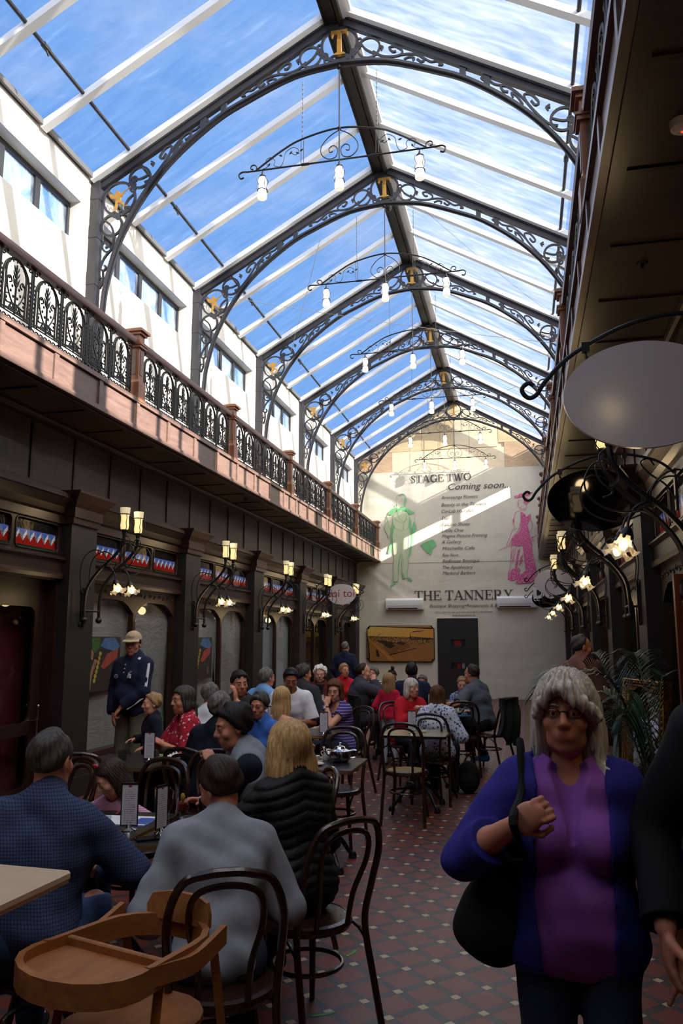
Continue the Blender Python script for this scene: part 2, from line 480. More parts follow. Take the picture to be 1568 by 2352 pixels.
stained_mat()

# ================================================================ FLOOR AND SHELL
b = MB(); b.box(-6.6, 2.9, Y0, YB + 0.3, -0.2, 0.0); struct(b, 'floor', 'floor')
# wall behind the camera, solid roof over the entrance (both out of sight)
b = MB(); b.xz([(-6.6, 0), (2.9, 0), (2.9, 7.2), (XC, 9.3), (-6.6, 7.2)], Y0 - 0.2, Y0); struct(b, 'wall_back', 'room_dark')
# outer walls and ceilings of the shops
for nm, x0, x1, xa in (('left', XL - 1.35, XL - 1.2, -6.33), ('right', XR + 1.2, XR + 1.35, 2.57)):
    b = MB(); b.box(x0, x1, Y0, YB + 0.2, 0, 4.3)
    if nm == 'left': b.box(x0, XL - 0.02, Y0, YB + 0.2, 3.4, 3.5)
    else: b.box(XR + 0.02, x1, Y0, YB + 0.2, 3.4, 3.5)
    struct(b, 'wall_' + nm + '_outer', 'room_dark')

PW = 0.27       # half width of the shop-front pillars
def mx_(x, side):   # x measured from the left wall, mirrored for the right
    return x if side < 0 else 2 * XC - x
def upper_wall(side, name):
    """plastered wall above the balcony with a band of window openings in each bay"""
    b = MB(); t = 0.24
    def bx(x0, x1, *r):
        a, c = mx_(x0, side), mx_(x1, side); b.box(min(a, c), max(a, c), *r)
    zs, zh, zt = (6.31 if side < 0 else 6.595), (6.86 if side < 0 else 7.09), 7.27
    bx(XL - t, XL, Y0, YB + 0.2, 4.06, zs)
    bx(XL - t, XL, Y0, YB + 0.2, zh, zt)
    prev = Y0
    for y in TR:
        bx(XL - t, XL, prev, y + 0.28, zs, zh)
        prev = y + 2.84
        if y == TR[-1]: break
    bx(XL - t, XL, TR[-1] + 0.25, YB + 0.2, zs, zh)
    # thin raised plaster band along the foot of the wall
    bx(XL, XL + 0.012, Y0, YB, 4.06, 5.9 if False else 4.5)
    return struct(b, name, 'white_wall', smooth=0)
upper_wall(-1, 'wall_left'); upper_wall(1, 'wall_right')
def clerestory(side, i, y):
    """one bay's strip of four panes"""
    xo = XL - 0.17
    e = empty('window_%d' % i, (mx_(xo, side), y + 0.28, 6.31 if side < 0 else 6.595)); e['kind'] = 'structure'
    L = 2.56; zh = 0.55 if side < 0 else 0.495; f = MB(); d = 0.03
    f.box(-d, d, 0, L, 0, 0.045); f.box(-d, d, 0, L, zh - 0.06, zh)
    ws = L / 4
    for k in range(5):
        yc = k * ws; w = 0.045 if 0 < k < 4 else 0.04
        f.box(-d, d, max(0, yc - w), min(L, yc + w), 0.045, zh - 0.06)
    f.build('window_frame', 'window_frame', e, smooth=0)
    for k in range(4):
        g = MB(); g.box(-0.004, 0.004, k * ws + 0.04, (k + 1) * ws - 0.04, 0.03, zh - 0.04)
        g.build('pane', 'tinted_glass' if side < 0 else 'clear_glass', e, smooth=0)
wn = 1
for y in TR[:-1]:
    clerestory(-1, wn, y); wn += 1
for y in TR[:-1]:
    clerestory(1, wn, y); wn += 1
# parapet and gutter outside the right hand eave
b = MB(); b.box(XR + 0.12, XR + 0.3, Y0, YB + 0.4, 7.27, 7.80); struct(b, 'trim_1', 'white_wall')
for i, s in enumerate((-1, 1)):
    b = MB(); a, c = sorted((mx_(XL - 0.1, s), mx_(XL + 0.05, s)))
    b.box(a, c, Y0, YB, 7.27, 7.31)
    a, c = sorted((mx_(XL + 0.03, s), mx_(XL + 0.06, s))); b.box(a, c, Y0, YB, 7.245, 7.31)
    struct(b, 'trim_%d' % (2 + i), 'gutter_grey')
# glazing
def roof_z(x): return Z_RIDGE - SL * abs(x - XC)
for s in (-1, 1):
    for k, y in enumerate(TR[1:-1] + [TR[-1]]):
        y0 = y - 0.08 if k else Y0; y1 = (y + 3.1 - 0.08) if y < TR[-1] else YB + 0.12
        g = MB(); xe = XC + s * (XC - XL + 0.05)
        pts = [(xe, y0, roof_z(xe)), (XC, y0, Z_RIDGE), (XC, y1, Z_RIDGE), (xe, y1, roof_z(xe))]
        if s > 0: pts = pts[::-1]
        g._add(pts, [(0, 1, 2, 3)])
        o = g.build('skylight_glazing', 'roof_glass', smooth=0); o['kind'] = 'structure'
# white rafters on the glass
def rafter_mesh(s):
    b = MB(); n_ = Vector((s * SL, 0, 1)).normalized()
    p0 = Vector((XC + s * 0.1, 0, roof_z(XC + s * 0.1) - 0.004)); xe = XC + s * (XC - XL)
    p1 = Vector((xe, 0, roof_z(xe) - 0.004)); h = 0.075
    vs = []
    for p in (p0, p1):
        for dy, dn in ((-0.05, -h), (0.05, -h), (0.05, 0), (-0.05, 0)): vs.append(p + Vector((0, dy, 0)) + n_ * dn)
    b._add(vs, [(0, 1, 2, 3), (7, 6, 5, 4), (0, 4, 5, 1), (1, 5, 6, 2), (2, 6, 7, 3), (3, 7, 4, 0)])
    return b.mesh('rafter', 'white_metal', 0)
ys = []
y = TR[0] - 3.18
while y < YB - 0.2: ys.append(y); y += 3.1 / 3
for s in (-1, 1):
    me = rafter_mesh(s)
    for y in ys:
        o = bpy.data.objects.new('rafter', me); col.objects.link(o); o.location = (0, y, 0); o['kind'] = 'structure'
# ridge: a pair of dark channels with a white flashing
b = MB(); b.box(XC - 0.17, XC - 0.02, Y0, YB, 8.86, 8.99); b.box(XC + 0.0, XC + 0.05, Y0, YB, 8.83, 8.97); b.box(XC - 0.1, XC + 0.02, Y0, YB, 8.93, 8.97); b.box(XC - 0.17, XC - 0.15, Y0, YB, 8.84, 8.9)
struct(b, 'ridge_beam', 'iron_black', smooth=0)
b = MB(); b.box(XC + 0.05, XC + 0.17, Y0, YB, 8.90, 8.97); struct(b, 'ridge_flashing', 'white_metal', smooth=0)
# round purlin tubes with couplers
for s in (-1, 1):
    x = XC + s * 2.58
    b = MB(); b.tube([(x, Y0, 7.55), (x, YB - 0.05, 7.55)], 0.022, 8)
    y = TR[1] + 1.2
    while y < YB:
        b.tube([(x, y, 7.55), (x, y + 0.09, 7.55)], 0.032, 8); b.tube([(x, y + .04, 7.54), (x + .0, y + .1, 7.49)], 0.012, 6); y += 3.1
    struct(b, 'purlin_tube', 'grey_steel')

# ================================================================ SHOP FRONTS
def shop_wall(side, name):
    """panelled wall between cornice and balcony soffit, cornice and head beam"""
    b = MB()
    def bx(x0, x1, *r):
        a, c = mx_(x0, side), mx_(x1, side); b.box(min(a, c), max(a, c), *r)
    b.mi = 0; bx(XL - 0.2, XL, Y0, YB, 3.30, 4.06)
    b.mi = 1
    y = 7.22 - 0.82 * 13
    while y < YB - 0.1:
        if y > Y0: bx(XL, XL + 0.016, y - 0.022, y + 0.022, 3.36, 4.0)
        y += 0.82
    bx(XL, XL + 0.02, Y0, YB, 3.98, 4.06); bx(XL, XL + 0.012, Y0, YB, 3.30, 3.37)
    struct(b, name + '_panelling', ['panel_wood', 'dark_wood'], smooth=0)
    c = MB()
    prof = [(XL - 0.2, 2.97), (XL + 0.03, 2.97), (XL + 0.03, 3.06), (XL + 0.06, 3.08), (XL + 0.08, 3.15), (XL + 0.14, 3.23), (XL + 0.16, 3.24), (XL + 0.16, 3.29), (XL, 3.31), (XL - 0.2, 3.31)]
    c.xz([(mx_(x, side), z) for x, z in prof], Y0, YB)
    prof = [(XL - 0.2, 2.36), (XL + 0.05, 2.36), (XL + 0.06, 2.40), (XL + 0.03, 2.43), (XL + 0.03, 2.545), (XL + 0.07, 2.57), (XL + 0.07, 2.585), (XL + 0.02, 2.61), (XL - 0.2, 2.61)]
    c.xz([(mx_(x, side), z) for x, z in prof], Y0, YB)
    struct(c, name + '_cornice', 'dark_wood_h', smooth=0)
shop_wall(-1, 'wall_left'); shop_wall(1, 'wall_right')
def pillar_mesh(side):
    b = MB()
    def bx(x0, x1, *r):
        a, c = mx_(x0, side), mx_(x1, side); b.box(min(a, c), max(a, c), *r)
    bx(XL - 0.2, XL + 0.12, -PW, PW, 0, 3.0)
    bx(XL - 0.2, XL + 0.15, -PW - 0.03, PW + 0.03, 0, 0.22)
    b.mi = 1
    bx(XL - 0.2, XL + 0.15, -PW - 0.02, PW + 0.02, 2.98, 3.05); bx(XL - 0.2, XL + 0.17, -PW - 0.03, PW + 0.03, 3.05, 3.16)
    z = 3.16
    for e0, e1, dz in ((0.0, 0.02, 0.02), (0.02, 0.05, 0.05), (0.05, 0.11, 0.07)):
        q = []
        for e, zz in ((e0, z), (e1, z + dz)):
            xs = sorted((mx_(XL - 0.2, side), mx_(XL + 0.17 + e, side))); q.append([(xs[0], -PW - 0.03 - e, zz), (xs[1], -PW - 0.03 - e, zz), (xs[1], PW + 0.03 + e, zz), (xs[0], PW + 0.03 + e, zz)])
        b._pr(*q); z += dz
    bx(XL - 0.2, XL + 0.29, -PW - 0.14, PW + 0.14, z, z + 0.03)
    return b.mesh('pillar', ['post_paint', 'dark_wood'], 0)
for side in (-1, 1):
    me = pillar_mesh(side)
    for y in TR:
        o = bpy.data.objects.new('shopfront_pillar', me); col.objects.link(o); o.location = (0, y if y < 23 else y - 0.16, 0); o['kind'] = 'structure'
def rrect(x0, x1, z0, z1, r, n=4):
    p = []
    for cx, cz, a in ((x1 - r, z1 - r, 0), (x0 + r, z1 - r, 90), (x0 + r, z0 + r, 180), (x1 - r, z0 + r, 270)): p += arc(cx, cz, r, a, a + 90, n)
    return p
def holed(b, outer, holes, x0, x1):
    """plate in the y, z plane with openings, x0..x1 thick (bmesh fill)"""
    bm = bmesh.new()
    es = []
    for poly in [outer] + holes:
        vs = [bm.verts.new((x0, y, z)) for y, z in poly]
        es += [bm.edges.new((vs[i], vs[(i + 1) % len(vs)])) for i in range(len(vs))]
    r = bmesh.ops.triangle_fill(bm, use_beauty=True, edges=es)
    fs = [f for f in r['geom'] if isinstance(f, bmesh.types.BMFace)]
    ex = bmesh.ops.extrude_face_region(bm, geom=fs)
    for v in ex['geom']:
        if isinstance(v, bmesh.types.BMVert): v.co.x = x1
    bmesh.ops.recalc_face_normals(bm, faces=bm.faces)
    bm.verts.index_update()
    b._add([tuple(v.co) for v in bm.verts], [tuple(v.index for v in f.verts) for f in bm.faces]); bm.free()
def shopfront(side, i, y0, y1, kind):
    """one bay: transom of leaded lights over arched shop windows or a doorway"""
    s = -side    # +x faces the hall on the left wall
    e = empty(('door_%d' if kind == 'door' else 'window_%d') % i, (mx_(XL, side), y0, 0)); e['kind'] = 'structure'
    L = y1 - y0
    def X(a): return a * s
    # transom
    nP = 3; g = 0.07; w = (L - g * (nP + 1)) / nP
    holes = [rrect(g + k * (w + g), g + k * (w + g) + w, 2.64, 2.95, 0.05) for k in range(nP)]
    b = MB(); holed(b, [(0, 2.60), (L, 2.60), (L, 2.98), (0, 2.98)], holes, X(-0.06), X(0.0))
    for h in holes: b.tube([(X(0.004), y, z) for y, z in h], 0.008, 6, closed=True)
    b.build('transom_frame', 'dark_wood', e, smooth=30)
    for k in range(nP):
        p = MB(); ya = g + k * (w + g) - 0.02; p.box(min(X(-0.04), X(-0.03)), max(X(-0.04), X(-0.03)), 0, w + 0.04, 0.0, 0.35)
        o = p.build('stained_glass', 'stained', e, smooth=0); o.location = (0, ya, 2.625)
    # lower part
    b = MB()
    if kind == 'door':
        d = -0.13
        b.box(*sorted((X(d), X(0))), 0, 0.05, 0, 2.38); b.box(*sorted((X(d), X(0))), L - 0.05, L, 0, 2.38); b.box(*sorted((X(d), X(0))), 0, L, 2.34, 2.4)
        holed(b, [(0.05, 0), (L - 0.05, 0), (L - 0.05, 2.34), (0.05, 2.34)], [[(1.60, 0.04), (2.45, 0.04)] + [(2.45, 2.02)] + arc(2.30, 2.02, 0.15, 0, 90, 5)[1:] + arc(1.75, 2.02, 0.15, 90, 180, 5) , rrect(0.25, 1.45, 0.4, 2.15, 0.12)], X(d - 0.05), X(d))
        b.build('door_surround', 'dark_wood', e, smooth=30)
        r = MB(); holed(r, [(1.58, 0.0), (2.47, 0.0), (2.47, 2.17), (1.58, 2.17)], [rrect(1.70, 2.35, 0.85, 2.05, 0.1), rrect(1.70, 2.35, 0.2, 0.72, 0.03)], X(d - 0.03), X(d - 0.002))
        r.build('door_leaf', 'dark_wood', e, smooth=30)
        p = MB(); p.box(*sorted((X(d - 0.012), X(d - 0.006))), 1.66, 2.4, 0.15, 2.08); p.build('door_glass', 'shop_glass', e, smooth=0)
        p = MB(); p.box(*sorted((X(d - 0.032), X(d - 0.026))), 0.23, 1.47, 0.38, 2.17); p.build('pane', 'shop_glass', e, smooth=0)
        p = MB(); p.tube([(X(d + 0.06), 2.41, 0.72), (X(d + 0.06), 2.41, 1.0)], 0.012); p.tube([(X(d), 2.41, 0.86), (X(d + 0.06), 2.41, 0.86)], 0.01)
        p.tube([(X(d + 0.06), 2.27, 0.87), (X(d + 0.06), 2.41, 0.87)], 0.008); p.ball((X(d + 0.06), 2.41, 1.01), 0.018); p.build('door_handle', 'chrome', e)
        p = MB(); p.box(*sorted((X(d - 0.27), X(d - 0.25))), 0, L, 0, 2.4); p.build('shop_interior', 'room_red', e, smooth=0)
    else:
        mid = L * 0.5
        def op(a, c):
            n = 8; top = [(a + (c - a) * (1 - t / n), 2.04 + 0.16 * math.sin(math.pi * (0.12 + 0.88 * 0.5 * 2 * min(t / n, 1 - t / n) * 1.0) / 2 if False else math.pi * 0.5 * min(1, 3.2 * min(t / n, 1 - t / n)))) for t in range(n + 1)]
            return [(a, 0.42), (c, 0.42)] + top
        holed(b, [(0, 0), (L, 0), (L, 2.37), (0, 2.37)], [op(0.09, mid - 0.035), op(mid + 0.035, L - 0.09)], X(-0.09), X(-0.02))
        b.box(*sorted((X(-0.03), X(0.06))), 0, L, 0.36, 0.42)
        b.box(*sorted((X(-0.03), X(0.01))), 0, L, 0.0, 0.1)
        b.build('window_frame', 'dark_wood', e, smooth=30)
        for a, c in ((0.07, mid - 0.02), (mid + 0.02, L - 0.07)):
            p = MB(); p.box(*sorted((X(-0.07), X(-0.062))), a, c, 0.4, 2.26); p.build('pane', 'shop_glass', e, smooth=0)
        # carved leaf scrolls over the arches
        c_ = MB()
        for a in (0.12, mid + 0.06):
            for j in range(9):
                yy = a + 0.08 + j * 0.14
                if yy > L - 0.1: break
                c_.tube([(X(-0.016), y_, z_) for y_, z_ in spiral(yy, 2.285, 0.035, 0.008, 200 if j % 2 else -20, (200 if j % 2 else -20) + 330, 10)], 0.006, 4)
        c_.build('carved_scroll', 'dark_wood', e)
        if kind == 'plastic':
            p = MB()
            for a, c in ((0.02, mid), (mid, L - 0.02)):
                p.grid(lambda u, v: (X(-0.13 + 0.02 * math.sin(u * 9 + v * 7)), a + (c - a) * u, 0.3 + 2.05 * v), 14, 18)
            p.build('polythene_sheet', 'plastic_sheet', e)
        elif kind == 'white':
            p = MB(); p.box(*sorted((X(-0.16), X(-0.13))), 0.02, L - 0.02, 0.3, 2.3); p.build('white_screen', 'white_panel', e, smooth=0)
        else:
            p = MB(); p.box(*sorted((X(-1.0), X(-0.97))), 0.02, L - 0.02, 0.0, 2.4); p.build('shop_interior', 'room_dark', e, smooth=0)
    return e
i = 40
KL = ['door', 'door', 'door', 'plastic', 'plastic', 'white', 'shop', 'shop']
KR = ['door', 'door', 'shop', 'shop', 'door', 'shop', 'shop', 'shop']
BAYS = [TR[0] - 3.1] + TR[:-1]
for side, K in ((-1, KL), (1, KR)):
    for k in range(len(BAYS)):
        shopfront(side, i, BAYS[k] + PW, BAYS[k] + 3.1 - PW, K[k]); i += 1

# ================================================================ BALCONIES
def balcony(side, name):
    b = MB()
    def bx(x0, x1, *r):
        a, c = mx_(x0, side), mx_(x1, side); b.box(min(a, c), max(a, c), *r)
    bx(XL, FL - 0.02, Y0, YB, 4.07, 4.2)
    b.mi = 1
    y = 7.25 - 0.82 * 13
    while y < YB:
        if y > Y0: bx(XL, FL - 0.03, y - 0.014, y + 0.014, 4.058, 4.08)
        y += 0.82
    bx(FL - 0.1, FL - 0.02, Y0, YB, 4.03, 4.1)
    # bull-nosed moulding where the soffit meets the wall
    b.tube([(mx_(XL + 0.04, side), Y0, 4.05), (mx_(XL + 0.04, side), YB, 4.05)], 0.035, 8)
    struct(b, 'ceiling_' + name, ['soffit_wood', 'dark_wood'], smooth=0)
    b = MB()
    bx(FL - 0.05, FL, Y0, YB, 4.10, 4.40)
    b.mi = 1
    bx(FL - 0.1, FL + 0.03, Y0, YB, 4.38, 4.43)
    y = 7.25 - 0.82 * 13
    while y < YB:
        if y > Y0: bx(FL, FL + 0.02, y - 0.035, y + 0.035, 4.10, 4.38)
        y += 0.82
    bx(FL - 0.06, FL + 0.03, Y0, YB, 4.055, 4.105)
    struct(b, 'fascia_' + name, ['mahogany', 'mahogany'], smooth=0)
balcony(-1, 'left'); balcony(1, 'right')
def newel(side):
    e = empty('newel_post', (0, 0, 0))
    x = mx_(FL - 0.05, side); w = 0.075
    def sq(b, r, z0, z1, r2=None):
        r2 = r if r2 is None else r2
        b._pr([(x - r, -r, z0), (x + r, -r, z0), (x + r, r, z0), (x - r, r, z0)], [(x - r2, -r2, z1), (x + r2, -r2, z1), (x + r2, r2, z1), (x - r2, r2, z1)])
    b = MB(); sq(b, 0.085, 4.40, 4.62); sq(b, 0.085, 4.62, 4.66, w * 0.82); sq(b, w * 0.82, 4.66, 5.22)
    b.build('shaft', 'mahogany_v', e, smooth=0)
    b = MB(); sq(b, 0.085, 5.04, 5.07); sq(b, 0.095, 5.07, 5.09); b.build('collar', 'mahogany_v', e, smooth=0)
    b = MB(); sq(b, 0.085, 5.20, 5.23); sq(b, 0.11, 5.23, 5.26); sq(b, 0.11, 5.26, 5.29, 0.06); b.build('cap', 'mahogany_v', e, smooth=0)
    b = MB()
    for sx, sy in ((1, 0), (0, 1), (0, -1)):
        q = w * 0.82 + 0.002
        if sx: xx = x + (q if side < 0 else -q); b.box(xx - 0.004, xx + 0.004, -0.03, 0.03, 4.72, 5.0)
        else: b.box(x - 0.03, x + 0.03, sy * q - 0.004, sy * q + 0.004, 4.72, 5.0)
    b.build('inset_panel', 'mahogany', e, smooth=0)
    return e
def arch_panel(w=0.5, h=0.60):
    """one cast iron panel, x across, z up: pointed arch with vines, rosettes and a plant inside"""
    b = MB(); q = 0.007
    def P(pts): return [(x, 0, z) for x, z in pts]
    def T(pts, r=0.007, n=5): b.tube(P(pts), r * 1.35, n)
    x0, x1 = -w / 2, w / 2; zb = 0.03; zt = h - 0.10
    # frame
    for x in (x0 + 0.012, x1 - 0.012): b.box(x - 0.008, x + 0.008, -0.008, 0.008, 0, h)
    for z in (zb, zb + 0.022, zt + 0.075, zt + 0.095): b.box(x0, x1, -0.006, 0.006, z - 0.005, z + 0.005)
    sx = w / 2 - 0.055
    for r_, rr in ((sx, 0.009), (sx - 0.042, 0.008)):
        T([(-r_, zb)] + [(-r_, zb + 0.2)] + arc(0, zt + 0.02 - r_ * 1.0, r_, 180, 0, 14) + [(r_, zb + 0.2), (r_, zb)], rr, 6)
    # rosettes up the pilasters and round the arch
    for s in (-1, 1):
        for k in range(9): b.ball((s * (w / 2 - 0.034), 0, zb + 0.05 + k * 0.042), 0.0125, 6, 4, (1, 0.6, 1))
    for k in range(9):
        a = R(15 + k * 150 / 8); rr = sx - 0.02
        b.ball((rr * math.cos(a), 0, zt + 0.02 - sx + rr * math.sin(a)), 0.011, 6, 4, (1, 0.6, 1))
    # corner scrolls
    for s in (-1, 1):
        T([(s * (w / 2 - 0.05) + s * -u, v) for u, v in spiral(0.0, zt + 0.02, 0.04, 0.008, 60, 420, 12)], 0.006)
        T([(s * (w / 2 - 0.085) - s * u, v) for u, v in spiral(0.0, zt + 0.055, 0.022, 0.005, -60, 320, 10)], 0.005)
    # plant: stem, leaves, side vines with curls and flowers
    T([(0, zb), (0, zt - 0.08)], 0.008)
    for z, l in ((zt - 0.07, 0.045), (zt - 0.12, 0.055), (zt - 0.17, 0.06), (zt - 0.2, 0.05)):
        for s in (-1, 1): b.tube(P(cr([(0, z - 0.03), (s * l * 0.6, z), (s * l * 0.8, z + 0.03)], 3)), [0.012, 0.011, 0.010, 0.008, 0.007, 0.005, 0.003][:7], 5)
    b.ball((0, 0, zt - 0.05), 0.016, 6, 5, (0.7, 0.6, 1.8))
    for s in (-1, 1):
        v1 = cr([(0, zb + 0.06), (s * 0.06, zb + 0.12), (s * 0.11, zb + 0.2), (s * 0.13, zb + 0.29), (s * 0.09, zb + 0.33), (s * 0.06, zb + 0.29), (s * 0.09, zb + 0.27)], 3)
        T(v1, 0.006)
        v2 = cr([(s * 0.03, zb + 0.1), (s * 0.12, zb + 0.08), (s * 0.15, zb + 0.14), (s * 0.11, zb + 0.16)], 3); T(v2, 0.006)
        for p in ((0.13, 0.22), (0.07, 0.2), (0.125, 0.12), (0.05, 0.25), (0.10, 0.31), (0.03, 0.16)): b.ball((s * p[0], 0, zb + p[1]), 0.016, 6, 4, (1, 0.5, 1))
        T([(s * 0.02, zb + 0.03), (s * 0.09, zb + 0.035), (s * 0.13, zb + 0.03)], 0.006)
    # little fan at the foot
    T(arc(0, zb + 0.015, 0.085, 8, 172, 9), 0.007); T(arc(0, zb + 0.015, 0.055, 8, 172, 7), 0.005)
    for a in (35, 65, 90, 115, 145): T([(0, zb + 0.015), (0.08 * math.cos(R(a)), zb + 0.015 + 0.08 * math.sin(R(a)))], 0.005)
    # scroll frieze under the handrail
    n = 5
    for k in range(n):
        cx = x0 + (k + 0.5) * w / n
        for s in (-1, 1): T([(cx + s * u, v) for u, v in spiral(0.022, h - 0.02 - 0.0, 0.02, 0.005, 200, -160, 8)], 0.0045, 4)
        T([(cx, zt + 0.095), (cx, h)], 0.004, 4)
    # cresting below
    for k in range(7):
        cx = x0 + (k + 0.5) * w / 7
        T(arc(cx, -0.03, 0.028, 0, 180, 6), 0.006, 4); b.ball((cx, 0, -0.035), 0.013, 5, 4)
    b.box(x0, x1, -0.01, 0.01, -0.085, -0.07); 
    for k in range(14): b.ball((x0 + (k + .5) * w / 14, 0, -0.06), 0.014, 5, 4)
    return b.mesh('cast_panel', 'iron_black', 40)
PANEL = arch_panel(0.487, 0.62)
def railing(side, yy, label):
    """railing between two newels: handrail and six cast panels"""
    e = empty('balcony_railing', (0, yy, 0)); x = mx_(FL - 0.05, side); L = 3.1 - 0.24
    b = MB(); prof = [(-0.045, 5.07), (0.045, 5.07), (0.055, 5.10), (0.05, 5.14), (0.02, 5.165), (-0.02, 5.165), (-0.05, 5.14), (-0.055, 5.10)]
    b.xz([(x + a, z) for a, z in prof], 0.115, 2.985); b.build('handrail', 'handrail_wood', e, smooth=30)
    for k in range(6):
        o = bpy.data.objects.new('cast_panel', PANEL); col.objects.link(o); o.parent = e
        o.location = (x, 0.12 + L / 6 * (k + 0.5), 4.50); o.rotation_euler.z = R(90 if side < 0 else -90); o.scale = (L / 6 / 0.487, 1, 1.0)
    tag(e, label, 'railing', 'cast iron balcony railings')
ORD = ['nearest', 'second', 'third', 'fourth', 'fifth', 'sixth', 'seventh', 'eighth']
NL, NR = newel(-1), newel(1)
for side, proto in ((-1, NL), (1, NR)):
    sn = 'left' if side < 0 else 'right'
    seq = TR[2:] if side < 0 else TR[1:]
    for k, y in enumerate(seq):
        o = proto if k == 0 else copy_tree(proto)
        o.location = (0, y + (-0.03 if k < len(seq) - 1 else 0.0), 0)
        tag(o, 'brown timber newel post on the %s balcony, %s from the camera' % (sn, ORD[k]), 'post', 'newel posts of the balconies')
    for k, y in enumerate([seq[0] - 3.1] + seq[:-1]):
        railing(side, y - 0.03, 'black cast iron railing under a timber handrail, %s balcony, %s bay from camera' % (sn, ORD[k]))
# ================================================================ FAR END: hoarding, banner, door
b = MB(); b.box(-6.6, 2.9, YB + 0.075, YB + 0.2, 0, 6.9); b.xz([(-6.6, 6.9), (2.9, 6.9), (2.9, 7.26), (XR, 7.26), (XC, Z_RIDGE - 0.03), (XL, 7.26), (-6.6, 7.26)], YB + 0.075, YB + 0.2)
struct(b, 'wall_far', 'ply_b', smooth=0)
def clip_roof(poly):
    """cut a sheet to the roof slope (Sutherland-Hodgman against both slopes)"""
    for s in (-1, 1):
        out = []; n = len(poly)
        def d(p): return (Z_RIDGE - 0.04 - SL * s * (p[0] - XC)) - p[1]
        for i in range(n):
            a, c = poly[i], poly[(i + 1) % n]; da, dc = d(a), d(c)
            if da >= 0: out.append(a)
            if da * dc < 0: t = da / (da - dc); out.append((a[0] + (c[0] - a[0]) * t, a[1] + (c[1] - a[1]) * t))
        poly = out
        if len(poly) < 3: return None
    return poly
sheets = [(-4.98, -3.85, 6.6, 7.478, 'ply_c', 'darker plywood sheet at the left end above the banner'),
          (-3.85, -0.42, 6.6, 7.478, 'ply_b', 'long pale plywood sheet directly above the middle of the banner'),
          (-0.42, 1.22, 6.6, 7.62, 'ply_c', 'tan plywood sheet above the right end of the banner'),
          (-4.4, -2.92, 7.485, 9.1, 'ply_a', 'sloping yellow plywood sheet under left roof slope of gable'),
          (-2.915, -1.93, 7.505, 9.1, 'ply_a', 'yellow plywood sheet just left of the gable peak'),
          (-1.925, -0.6, 7.505, 9.1, 'ply_b', 'pale plywood sheet just right of the gable peak'),
          (-0.595, 1.2, 7.625, 9.1, 'ply_a', 'sloping plywood sheet under right roof slope of gable')]
for x0, x1, z0, z1, m, lab in sheets:
    p = clip_roof([(x0 + .003, z0), (x1 - .003, z0), (x1 - .003, z1), (x0 + .003, z1)])
    b = MB(); b.xz(p, YB + 0.04, YB + 0.06); o = b.build('plywood_sheet', m, smooth=0); tag(o, lab, 'plywood sheet', 'plywood of the gable')
# the banner, hung in two lengths that meet in a seam
b = MB()
def wr(x, z):
    y = 0.0
    for (cx, cz, an, w, a, l) in ((-4.3, 3.6, -40, 0.05, 0.03, 1.0), (-4.0, 3.3, -38, 0.06, 0.03, 1.2), (-3.4, 3.3, -30, 0.07, 0.02, 1.0), (0.7, 3.2, 35, 0.1, 0.02, 1.2), (0.4, 0.9, 55, 0.12, 0.02, 0.9), (-0.7, 1.2, 65, 0.09, 0.02, 0.8), (0.6, 4.4, 30, .06, .015, .8), (-4.7, 3.9, -60, .06, .02, .7), (-3.0, 1.0, 40, .1, .012, .6)):
        u = (x - cx) * math.cos(R(an)) + (z - cz) * math.sin(R(an)); v = -(x - cx) * math.sin(R(an)) + (z - cz) * math.cos(R(an))
        y += a * math.exp(-(v / w) ** 2) * math.exp(-(u / l) ** 2)
    y += 0.006 * math.sin(x * 5.1 + z * 0.7) * math.sin(z * 1.3 + 1) + 0.004 * math.sin(x * 11 + z * 2)
    return YB - 0.01 - 0.5 * y - 0.008
ZT, ZSEAM = 6.83, 4.02
b.grid(lambda u, v: (-4.97 + 6.18 * u, wr(-4.97 + 6.18 * u, 0.01 + (ZSEAM - .01) * v), 0.01 + (ZSEAM - .01) * v), 110, 70)
b.grid(lambda u, v: (-4.97 + 6.18 * u, wr(-4.97 + 6.18 * u, ZSEAM + (ZT - ZSEAM) * v) - 0.012 * (1 - v), ZSEAM - 0.015 + (ZT - ZSEAM + .015) * v), 110, 50)
BAN = b.build('banner', 'banner', smooth=60); tag(BAN, 'huge cream printed banner with green and pink Victorian figures covering the end wall', 'banner')
def wr_front(x, z): return wr(x, z) - (0.012 * (1 - (z - ZSEAM) / (ZT - ZSEAM)) if z > ZSEAM - 0.02 else 0)
# ================================================================ ROOF TRUSSES
def frosted(key, col_, estr, tcol):
    t = NT(key.replace('_', ' '))
    b = t.bsdf(tcol, 0.35, emit=col_, estr=estr)
    b.inputs['Transmission Weight'].default_value = 0.0
    MATS[key] = t.m
frosted('lamp_white', (1.0, 0.93, 0.80, 1), 0.82, S(235, 230, 220))
frosted('lamp_amber', (1.0, 0.70, 0.30, 1), 1.05, S(225, 200, 150))
frosted('lamp_rim', (1.0, 0.78, 0.45, 1), 0.42, S(230, 214, 180))
def emis(key, c, s):
    t = NT(key.replace('_', ' ')); e = t.n('ShaderNodeEmission'); e.inputs[0].default_value = c; e.inputs[1].default_value = s
    t.l(e.outputs[0], t.out.inputs[0]); MATS[key] = t.m
emis('bulb', (1.0, 0.80, 0.45, 1), 9.0)
emis('red_led', (1.0, 0.05, 0.03, 1), 1.5)
